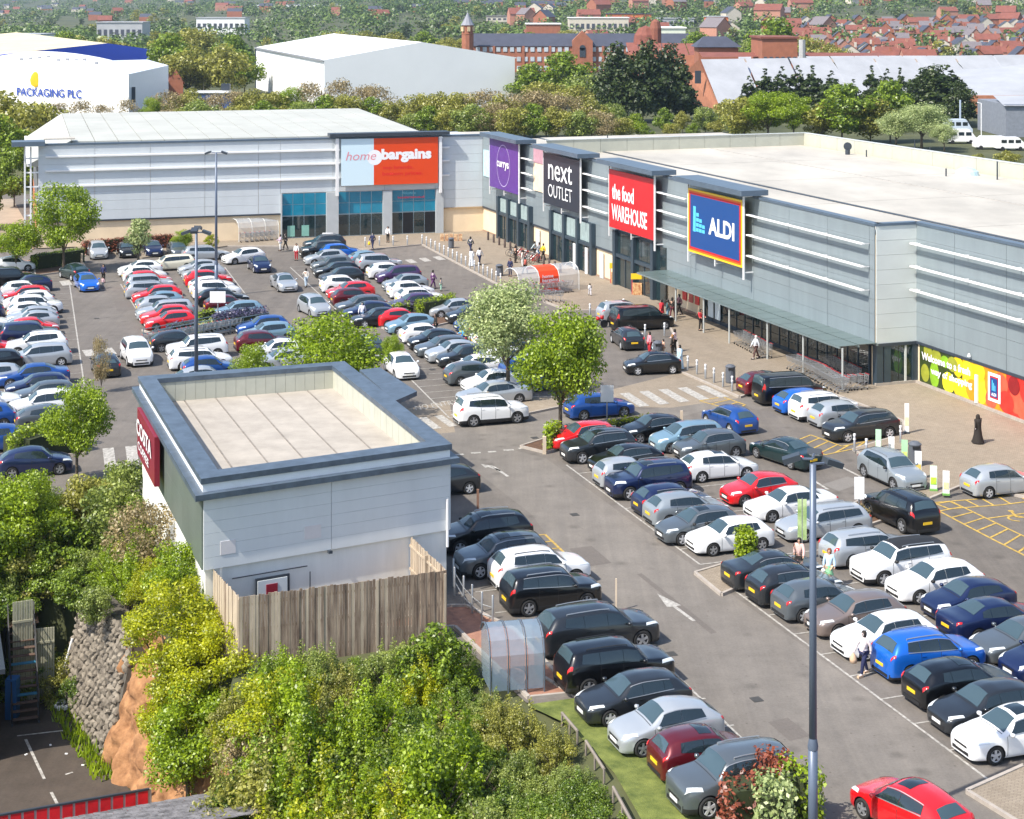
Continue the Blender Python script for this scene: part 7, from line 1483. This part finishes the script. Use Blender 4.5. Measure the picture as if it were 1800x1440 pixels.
# gabled warehouse with white roof on the right
Yw = 450; s = bld('brick_warehouse', P_(1205, Yw), 'orange brick warehouse with long white roofs on the right'); M_ob = mat('orange_warehouse_brick', (.38, .155, .085), .9, var=.15, scale=.8)
g0, g1 = P_(1204, Yw), P_(1262, Yw-36); apz = ZAT(104, Yw-16); e0z, e1z = ZAT(130, Yw), ZAT(180, Yw-36); ap = (g0+g1)/2
R_ = V(120, 50, 0)
mb = MB(); mb.add([g0, g1, g1+UP*e1z, ap+V(.8, 0, (apz+e1z)/2+1.5), ap-V(.5, 0, 0)+UP*apz, g0+UP*(e0z+.3)], [(0, 1, 2, 3, 4, 5)]); mb.add([g1, g1+R_, g1+R_+UP*e1z, g1+UP*e1z], [(0, 1, 2, 3)]); mb.build('wall', M_ob, s)
for k in range(10):
    u0, u1 = k/10, (k+1)/10-.004; mb = MB(); mb.add([g1+R_*u0+UP*(e1z-.2)-V(0, .6, 0), g1+R_*u1+UP*(e1z-.2)-V(0, .6, 0), ap+R_*u1+UP*apz, ap+R_*u0+UP*apz], [(0, 1, 2, 3)]); mb.build('roof_sheet', M_metal, s)
mb = MB(); mb.box(ap+V(-1.2, -4.5, 0)+UP*ZAT(132, Yw-10), 1.5, .6, 3.2); mb.build('arched_window', M_dark, s)
s = bld('long_shed', P_(1265, 500), 'long pale metal roofed shed with brown skylight strip behind conifers'); x0, x1 = P_(1265, 500), P_(1900, 500)
for k in range(14):
    u0, u1 = k/14, (k+1)/14-.003; q0, q1 = x0.lerp(x1, u0), x0.lerp(x1, u1); zr2 = ZAT(98, 530)
    mb = MB(); mb.add([q0+UP*2.5, q1+UP*2.5, q1+V(0, 30, zr2), q0+V(0, 30, zr2)], [(0, 1, 2, 3)]); mb.build('roof_sheet', M_metal, s)
for (xa, xb, ya, yb, YY) in ((1300, 1730, 106, 112, 524), (1728, 1900, 133, 142, 512)):
    p0, p1 = P_(xa, YY), P_(xb, YY); mb = MB(); mb.add([V(p0.x, YY-1.5, ZAT(yb, YY)+.5), V(p1.x, YY-1.5, ZAT(yb, YY)+.5), V(p1.x, YY-.5, ZAT(ya, YY)+.5), V(p0.x, YY-.5, ZAT(ya, YY)+.5)], [(0, 1, 2, 3)]); mb.build('skylight_strip', mat('brown_strip', (.28, .23, .19), .7, var=.1), s)
s = bld('brick_workshop', P_(1705, 400), 'orange brick workshop with small paned window at the right edge'); w0_, w1_ = P_(1702, 400), P_(1900, 400); mb = MB(); mb.prism([w0_, w1_, w1_+V(0, 30, 0), w0_+V(0, 30, 0)], 0, ZAT(168, 400)); mb.build('wall', M_ob, s); mb = MB(); mb.add([w0_+UP*ZAT(170, 400), w1_+UP*ZAT(168, 400), w1_+V(0, 34, ZAT(112, 434)), w0_+V(-2, 34, ZAT(128, 434))], [(0, 1, 2, 3)]); mb.build('roof', M_metal, s)
for i in range(3): p = P_(1727+i*6, 399.8); mb = MB(); mb.box(V(p.x, p.y, ZAT(199, 400)), .7, .2, 1.4); mb.build('window', M_dark, s)
s = bld('grey_shed', P_(1775, 340), 'small grey clad shed with pale sloping roof at the right edge'); p0, p1 = P_(1768, 330), P_(1850, 330); mb = MB(); mb.prism([p0, p1, p1+V(0, 20, 0), p0+V(0, 20, 0)], 0, ZAT(184, 330)); mb.build('wall', mat('blue_grey_wall', (.20, .22, .26), .7, var=.15), s); mb = MB(); mb.add([p0+V(-.5, -.5, ZAT(186, 330)), p1+V(0, -.5, ZAT(186, 330)), p1+V(0, 14, ZAT(168, 344)), p0+V(1.5, 14, ZAT(168, 344))], [(0, 1, 2, 3)]); mb.build('roof', M_metal, s)
# caravan, vans, portable cabin, poles
def vanlike(x, yb, L, h, m, label, cat, hd=V(1, 0, 0)):
    p = G(x, yb); c = empty(cat, p, label, cat, None, math.atan2(hd.y, hd.x)); W_ = 2.1; mb = MB(); pr_ = [(-L/2, .4), (L/2, .4), (L/2, 1.1), (L/2-.25, 1.3), (L/2-1.3, h), (-L/2, h)]; vs = [V(x_, -W_/2, z_) for x_, z_ in pr_]+[V(x_, W_/2, z_) for x_, z_ in pr_]; n_ = len(pr_)
    mb.add(vs, [tuple(range(n_)), tuple(range(n_, 2*n_))[::-1]]+[(i, n_+i, n_+(i+1) % n_, (i+1) % n_) for i in range(n_)]); mb.build('body', m, c, False)
    for sx in (-L*.3, L*.3):
        for sy in (-W_/2, W_/2): mb = MB(); mb.tube((sx, sy-.1, .35), (sx, sy+.1, .35), .35, n=12); mb.build('wheel', M_black, c, False)
    for k in range(3): mb = MB(); mb.box((-L*.25+k*L*.24, -W_/2-.01, h*.70), L*.18, .03, h*.24); mb.build('window', M_glass, c, False)
vanlike(1688, 252, 5.6, 2.6, M_white, 'white caravan beyond the terrace parapet at right', 'caravan'); vanlike(1737, 262, 5.2, 2.3, M_white, 'left white minibus parked behind the terrace', 'minibus', V(-1, 0, 0)); vanlike(1775, 264, 5.2, 2.3, M_white, 'right white minibus parked behind the terrace', 'minibus'); vanlike(1683, 236, 5.5, 3.0, mat('pale_blue_white', (.5, .58, .68), .5, var=.05), 'pale cabin like trailer behind the caravan', 'trailer')
p = G(1688, 232); mb = MB(); mb.tube(p, p+UP*(ZAT(176, p.y)), .18, n=8); thingmesh('mast', mb, mat('pale_blue_mast', (.4, .48, .6), .5, var=0), p, 'pale blue mast beside the trailer', 'mast')
p = G(1725, 246); mb = MB(); mb.tube(p, p+UP*ZAT(182, p.y), .10, n=6); mb.tube(p+UP*ZAT(182, p.y), p+UP*ZAT(180, p.y)+V(-.8, 0, 0), .07, n=6); thingmesh('street_lamp', mb, M_white, p, 'white street lamp beside the orange workshop', 'lamp')
p = G(1062, 196); mb = MB(); mb.tube(p, p+UP*ZAT(112, p.y), .30, .24, n=8); thingmesh('chimney_pole', mb, mat('rust_pink_pole', (.42, .24, .18), .8, var=.15), p, 'tall rusty pink pole beside the dark conifers', 'pole')
s = bld('cabin', G(365, 188), 'small blue and white cabins with flat white roof near the trees'); mb = MB(); q_ = G(370, 190); mb.box(q_+UP*1.6, 9.5, 6, 3.2); mb.build('wall', mat('navy_cabin', (.05, .09, .22), .6, var=.1), s); mb = MB(); mb.box(q_+UP*4.0, 9.6, 5, .35); mb.build('roof', M_white, s); mb = MB(); mb.box(q_+V(1.3, -3.05, 1.6), 3.6, .1, 2.4); mb.build('window', M_winp, s); mb = MB(); mb.box(q_+V(3.8, 0, 5.2), 2.1, 1.5, 1.6); mb.build('dark_screen', M_dark, s)
for x, yt, yb in ((358, 100, 170), (315, 105, 165)): p = G(x, yb); mb = MB(); mb.tube(p, p+UP*ZAT(yt, p.y), .16, n=6); thingmesh('floodlight_mast', mb, mat('cream_mast', (.6, .55, .35), .6, var=0), p, 'thin cream mast %s the blue cabins' % ('above' if x > 330 else 'left of'), 'mast')
s = bld('brick_house', G(308, 172), 'brick building with dark gable right of the packaging works'); s['wm'] = 'far_red_brick'; P4 = frame4(G(298, 172), G(322, 172), 14); mb = MB(); mb.prism(list(P4), 0, 4.5); mb.build('wall', M_redb, s); gable(P4, 4.5, 7.4, M_tile, 'roof', s); del s['wm']
# terraced houses and distant town --------------------------------------
HP = []
def house_proto(i, w, d, e, r, wm, rm, rich=True):
    P = {}; mb = MB(); mb.prism([V(-w/2, 0, 0), V(w/2, 0, 0), V(w/2, d, 0), V(-w/2, d, 0)], -2, e)
    if i % 2: mb.add([V(-w/2, 0, e), V(-w/2, d, e), V(-w/2, d/2, r)], [(0, 1, 2)]); mb.add([V(w/2, 0, e), V(w/2, d, e), V(w/2, d/2, r)], [(2, 1, 0)])
    else: mb.add([V(-w/2, 0, e), V(w/2, 0, e), V(0, 0, r)], [(0, 1, 2)]); mb.add([V(-w/2, d, e), V(w/2, d, e), V(0, d, r)], [(2, 1, 0)])
    P['wall'] = mb.mesh('wall', [wm]); mb = MB()
    if i % 2: mb.add([V(-w/2-.2, -.4, e-.2), V(w/2+.2, -.4, e-.2), V(w/2+.2, d/2, r+.1), V(-w/2-.2, d/2, r+.1), V(-w/2-.2, d+.4, e-.2), V(w/2+.2, d+.4, e-.2)], [(0, 1, 2, 3), (3, 2, 5, 4)])
    else: mb.add([V(-w/2-.3, -.3, e-.2), V(0, -.3, r+.1), V(0, d+.3, r+.1), V(-w/2-.3, d+.3, e-.2), V(w/2+.3, -.3, e-.2), V(w/2+.3, d+.3, e-.2)], [(0, 1, 2, 3), (1, 4, 5, 2)])
    P['roof'] = mb.mesh('roof', [rm]); mb = MB(); mb.box(V(w*.35, d/2, r+.2), .9, .7, 2.0); P['chimney'] = mb.mesh('chimney', [wm])
    P['window'] = []
    for zx in (-w*.25, w*.25):
        for z in (1.5, e-1.3): mb = MB(); mb.box(V(zx, -.04, z), 1.2, .1, 1.3); P['window'].append(mb.mesh('window', [M_winp]))
    return P
wm2 = mat('pale_render_far', (.55, .50, .42), .9, var=.1); wm3 = mat('pink_brick_far', (.42, .20, .14), .9, var=.15); rm2 = mat('grey_tile_far', (.16, .14, .15), .8, var=.2)
for i, (w, d, e, r, a_, b_) in enumerate(((7, 8, 5.6, 8.6, M_redb, M_slate), (9, 8, 5.4, 8.2, M_redb, M_tile), (6.5, 9, 5.8, 8.8, wm3, rm2), (12, 8, 5.4, 8.0, wm3, M_tile), (8, 8, 5.2, 8.0, wm2, M_slate), (8, 8, 5.3, 8.2, M_redb, rm2))): HP.append(house_proto(i, w, d, e, r, a_, b_))
def house(x, y, k, rz, label, group, sc=1.0, far=False):
    P = HP[k]; c = empty('house', V(x, y, zt(x, y)), label, 'house', group, rz); c.scale = (sc,)*3
    link('wall', P['wall'], c); rf_ = link('roof', P['roof'], c)
    if not far:
        link('chimney', P['chimney'], rf_)
        for w in P['window']: link('window', w, c)
HD_ = {0: 'red brick house with slate roof in the terraces at upper right', 1: 'red brick house with red tiled roof in the terraces at upper right', 2: 'pinkish brick house with grey roof in the terraces at upper right', 3: 'wide pinkish brick house with red tiled roof at upper right', 4: 'pale rendered house among the brick terraces at upper right', 5: 'red brick house with grey tiled roof in the terraces at upper right'}
rh = random.Random(9); nh = 0
for r in range(13):                                     # terraced streets, upper right
    Y = 640+r*38; x0_ = (1330-900)/FPX*Y if r > 1 else (1490-900)/FPX*Y; x = x0_+rh.uniform(0, 20)
    while x < .36*Y and nh < 190:
        k = rh.choice([0, 0, 1, 2, 3, 5, 4]); w = (7, 9, 6.5, 12, 8, 8)[k]
        if rh.random() < .86: house(x+w/2, Y+rh.uniform(-3, 3)+.15*(x-x0_), k, rh.choice([0, .15, .15, -.1]), HD_[k], 'terraced houses kind %s' % 'abcdef'[k], rh.uniform(.9, 1.1), r > 9); nh += 1
        x += w+rh.choice([.2, .2, .2, 4, 12])
nf = 0
for t in range(900):                                   # scattered roofs farther away
    Y = 900+2600*rh.random()**1.2; u = rh.uniform(-60, 1860); x = (u-900)/FPX*Y
    if (u < 560 and Y < 1000): continue
    if rh.random() > (.09+.91*(u > 900)): continue
    k = rh.choice([0, 1, 1, 2, 3, 3, 4, 5]); house(x, Y, k, rh.uniform(-.6, .6), 'one of the small houses scattered through the distant town', 'distant town houses', rh.uniform(1.0, 1.7), True); nf += 1
    if nf > 118: break
# some larger distant blocks
for i, (x0, x1, yb, yt, Y, m, mr, l) in enumerate(((345, 430, 52, 32, 1150, M_white, M_metal, 'low white factory beyond the trees at upper left'), (170, 250, 50, 40, 1000, M_metal, M_metal, 'long grey sheds at upper left beyond the works'), (0, 70, 75, 62, 700, M_white, M_metal, 'white flat factory at the far left'), (450, 600, 24, 8, 2000, M_white, M_metal, 'far white sheds under the blue hills'), (855, 965, 42, 29, 1300, wm2, rm2, 'pale flat roofed blocks above the mill'), (925, 985, 60, 43, 850, M_redb, M_white, 'red brick gabled block with white gables above the mill roof'), (1000, 1105, 50, 32, 1050, wm2, M_white, 'cream and white retail block above the mill gable'), (1068, 1145, 47, 25, 1200, mat('bright_orange_brick', (.62, .17, .06), .8, var=.08), M_slate, 'orange brick block with dark glazed top floor'), (1155, 1220, 46, 33, 1150, M_metal, M_metal, 'pale grey long block right of the orange one'), (1245, 1280, 52, 30, 1000, mat('bright_orange_brick', (.62, .17, .06)), M_metal, 'square bright orange block left of the round tree'), (1160, 1205, 72, 50, 720, mat('cream_slab', (.62, .66, .55), .7, var=.05), M_white, 'white and dark panelled building right of the brown tower'), (1340, 1402, 105, 68, 470, M_redb, M_tile, 'large brick hall behind the white roofed warehouse'))):
    Yb = Y; p0, p1 = P_(x0, Yb), P_(x1, Yb); zb_ = zt(p0.x, Yb); z1 = ZAT(yt, Yb); z1 = max(z1, zb_+4); s = bld('far_building', V(p0.x, p0.y, 0), l); mb = MB(); mb.prism([p0, p1, p1+V(0, 22, 0), p0+V(0, 22, 0)], -1, z1); mb.build('wall', m, s); mb = MB(); mb.prism([p0-V(.5, .5, 0), p1+V(.5, -.5, 0), p1+V(.5, 22.5, 0), p0+V(-.5, 22.5, 0)], z1, z1+.5); mb.build('roof', mr, s)
    nw = max(3, int((x1-x0)/9))
    for k in range(nw): q_ = p0.lerp(p1, (k+.5)/nw); mb = MB(); mb.box(V(q_.x, q_.y-.1, (z1*.55+max(zb_, 0)*.45)), (p1-p0).length/nw*.55, .2, (z1-zb_)*.28); mb.build('window', M_slate, s)
# red roofed block with hipped black roof and round brown tower
s = bld('brick_block', P_(1130, 560), 'red brown tiled block with brown domed tower behind the conifers'); P4 = (P_(1105, 560), P_(1235, 545), P_(1235, 560), P_(1105, 580)); mb = MB(); mb.prism(list(P4), 0, ZAT(95, 560)); mb.build('wall', M_redb, s)
for k in range(6): u0, u1 = k/6, (k+1)/6-.01; a_, b_ = P4[0], P4[1]; mb = MB(); mb.add([a_.lerp(b_, u0)+UP*ZAT(97, 555), a_.lerp(b_, u1)+UP*ZAT(97, 555), a_.lerp(b_, u1)+V(0, 14, ZAT(76, 565)), a_.lerp(b_, u0)+V(0, 14, ZAT(76, 565))], [(0, 1, 2, 3)]); mb.build('roof', M_tile, s)
p = P_(1152, 570); mb = MB(); mb.lathe(p, [(2.0, 0), (2.0, ZAT(50, 570)), (1.4, ZAT(38, 570)), (.3, ZAT(34, 570))], 10); mb.build('tower', mat('dark_brick_far', (.22, .08, .05), .9, var=.15), s); p = P_(1135, 572); mb = MB(); mb.lathe(p, [(4.2, ZAT(78, 570)), (3.8, ZAT(62, 570)), (2.4, ZAT(50, 570)), (0, ZAT(45, 570))], 12); mb.build('dome_roof', M_tile, s)
s = bld('brick_block', P_(1265, 500), 'brick hall with black hipped roof and long red tiles'); p0, p1 = P_(1228, 500), P_(1298, 500); mb = MB(); mb.prism([p0, p1, p1+V(0, 12, 0), p0+V(0, 12, 0)], 0, ZAT(84, 500)); mb.build('wall', M_redb, s); q0, q1 = p0.lerp(p1, .18)+V(0, 6, 0), p0.lerp(p1, .75)+V(0, 6, 0); zr3 = ZAT(64, 506); ze3 = ZAT(83, 500); mb = MB(); mb.add([p0-V(1, 1, -ze3), p1+V(1, -1, ze3), q1+UP*zr3, q0+UP*zr3, p1+V(1, 13, ze3), p0+V(-1, 13, ze3)], [(0, 1, 2, 3), (1, 4, 2), (4, 5, 3, 2), (5, 0, 3)]); mb.build('roof', M_slate, s)
p0, p1 = P_(1235, 480), P_(1560, 470); mb = MB(); mb.add([p0+UP*ZAT(101, 478), p1+UP*ZAT(98, 470), p1+V(0, 10, ZAT(93, 480)), p0+V(0, 10, ZAT(92, 488))], [(0, 1, 2, 3)]); mb.build('lower_roof', M_tile, s); mb = MB(); p = P_(1410, 460); mb.tube(p, p+UP*ZAT(70, 460), .9, n=8); mb.build('chimney', mat('grey_stack', (.4, .4, .4), .8, var=.1), s)
# distant trees: individuals for what shows
rt = random.Random(77); nt_ = 0
while nt_ < 165:
    Y = 560+1500*rt.random()**1.5; u = rt.uniform(-40, 1840); x = (u-900)/FPX*Y
    ym = 5+(CAM_H-zt(x, Y))*FPX/Y
    if 820 < u < 1240 and Y < 690: continue
    if 1250 < u and Y < 620: continue
    if u > 1480 and 600 < Y < 1100 and rt.random() < .72: continue
    k = rt.choice(['far', 'far', 'far2', 'far4', 'far4', 'far3']); tree(k, V(x, Y, zt(x, Y)-.5), rt.uniform(6, 11), 'one of the many distant trees among the town roofs', 'distant trees among the roofs', rt.uniform(.9, 1.4)); nt_ += 1
for u, Y, h, k, w in ((120, 640, 15, 'mid', 1.2), (60, 650, 13, 'mid2', 1.2), (190, 650, 14, 'olive', 1.2), (240, 600, 11, 'mid', 1.1), (1365, 560, 21, 'mid', 1.15), (1330, 600, 15, 'soft', 1.1), (1420, 600, 15, 'mid2', 1.1), (1460, 590, 13, 'olive', 1.2), (1225, 640, 15, 'mid', 1.2), (870, 780, 13, 'mid2', 1.3), (900, 800, 12, 'olive', 1.3), (930, 800, 12, 'mid', 1.1), (1000, 820, 14, 'mid2', 1.0), (780, 640, 14, 'olive', 1.2), (740, 700, 14, 'mid', 1.2), (690, 760, 14, 'olive', 1.3), (640, 800, 14, 'olive', 1.3), (590, 820, 13, 'mid2', 1.3), (810, 700, 12, 'mid2', 1.2)): x = (u-900)/FPX*Y; tree(k, V(x, Y, 0), h, 'larger rounded tree standing among the mid distance buildings', 'larger mid distance trees', w)
# wooded hillsides: one mass that nobody could count
def woodmass(name, ranges, n, seed, m, label):
    r = np.random.RandomState(seed); C = []
    rd = random.Random(seed)
    while len(C) < n:
        Y = rd.uniform(*ranges[2:4]); u = rd.uniform(*ranges[:2]); x = (u-900)/FPX*Y
        if mnoise.noise(V(x*.004, Y*.003, seed)) < -.12: continue
        C.append((x, Y, zt(x, Y)+3, rd.uniform(4.5, 8.5), .8))
    me = leaf_mesh(name, C, n*62, 2.3, seed, m, upb=.6); o = link(name, me); tag(o, label, 'woodland', None, 'stuff')
woodmass('woodland', (-80, 1880, 1700, 3600), 1500, 3, leafmat('hill_leaves', (.03, .065, .015), (.15, .22, .045), .15, .01), 'belts of woodland across the distant rising ground')
woodmass('woodland', (-150, 1950, 3600, 6800), 900, 5, leafmat('hill_leaves', (.03, .065, .015), (.15, .22, .045)), 'far wooded hills along the top of the view')
woodmass('woodland', (-80, 1000, 660, 1150), 330, 13, leafmat('hill_leaves', (.03, .065, .015), (.15, .22, .045)), 'scrubby woodland behind the white works at upper left')
woodmass('woodland', (-80, 1880, 900, 1750), 800, 9, leafmat('hill_leaves', (.03, .065, .015), (.15, .22, .045)), 'tree masses between the town roofs')
woodmass('woodland', (560, 1060, 1500, 2600), 420, 8, leafmat('hill_leaves', (.03, .065, .015), (.15, .22, .045)), 'green wooded slope above the mill')
# far roofs beyond the first few hundred, joined
mb = MB(); rq = random.Random(12)
for t in range(1500):
    Y = 1500+3300*rq.random(); u = rq.uniform(-60, 1860)
    if u < 900 and rq.random() < .85: continue
    x = (u-900)/FPX*Y; z = zt(x, Y); w, d, h = rq.uniform(7, 16), 9, rq.uniform(5, 7); k = rq.choice([0, 0, 1, 2])
    a_, b_, c_, d_ = V(x, Y, z), V(x+w, Y, z), V(x+w, Y+d, z), V(x, Y+d, z)
    mb.add([a_-UP*3, b_-UP*3, b_+UP*h, a_+UP*h], [(0, 1, 2, 3)], k); mb.add([a_+UP*h, b_+UP*h, b_+V(0, d/2, h+3), a_+V(0, d/2, h+3), d_+UP*h, c_+UP*h], [(0, 1, 2, 3), (3, 2, 5, 4)], 3+(k == 1))
o = thingmesh('town_houses', mb, [M_redb, wm3, wm2, M_slate, M_tile], V(0, 1500, 0), 'carpet of distant house roofs on the far slopes', 'houses', kind='stuff')
# haze
HAZE_D = 0.00008
mb = MB(); mb.box((0, 4500, 72), 9400, 9200, 160); hz_ = bpy.data.objects.new('haze', mb.mesh('haze')); COL.objects.link(hz_); hz_['kind'] = 'stuff'; hz_['label'] = 'thin blue summer haze over the town and hills'; hz_['category'] = 'haze'
m = bpy.data.materials.new('haze'); m.use_nodes = True; nt = m.node_tree
for n in list(nt.nodes): nt.nodes.remove(n)
out = nt.nodes.new('ShaderNodeOutputMaterial'); pv = nt.nodes.new('ShaderNodeVolumePrincipled'); pv.inputs['Color'].default_value = (.62, .80, 1.0, 1); pv.inputs['Density'].default_value = HAZE_D; pv.inputs['Anisotropy'].default_value = .2
nt.links.new(pv.outputs[0], out.inputs['Volume']); hz_.data.materials.append(m)
# far ground beyond the hills so the land runs on to the horizon
print('objects', len(bpy.data.objects), 'cars', NCAR[0])
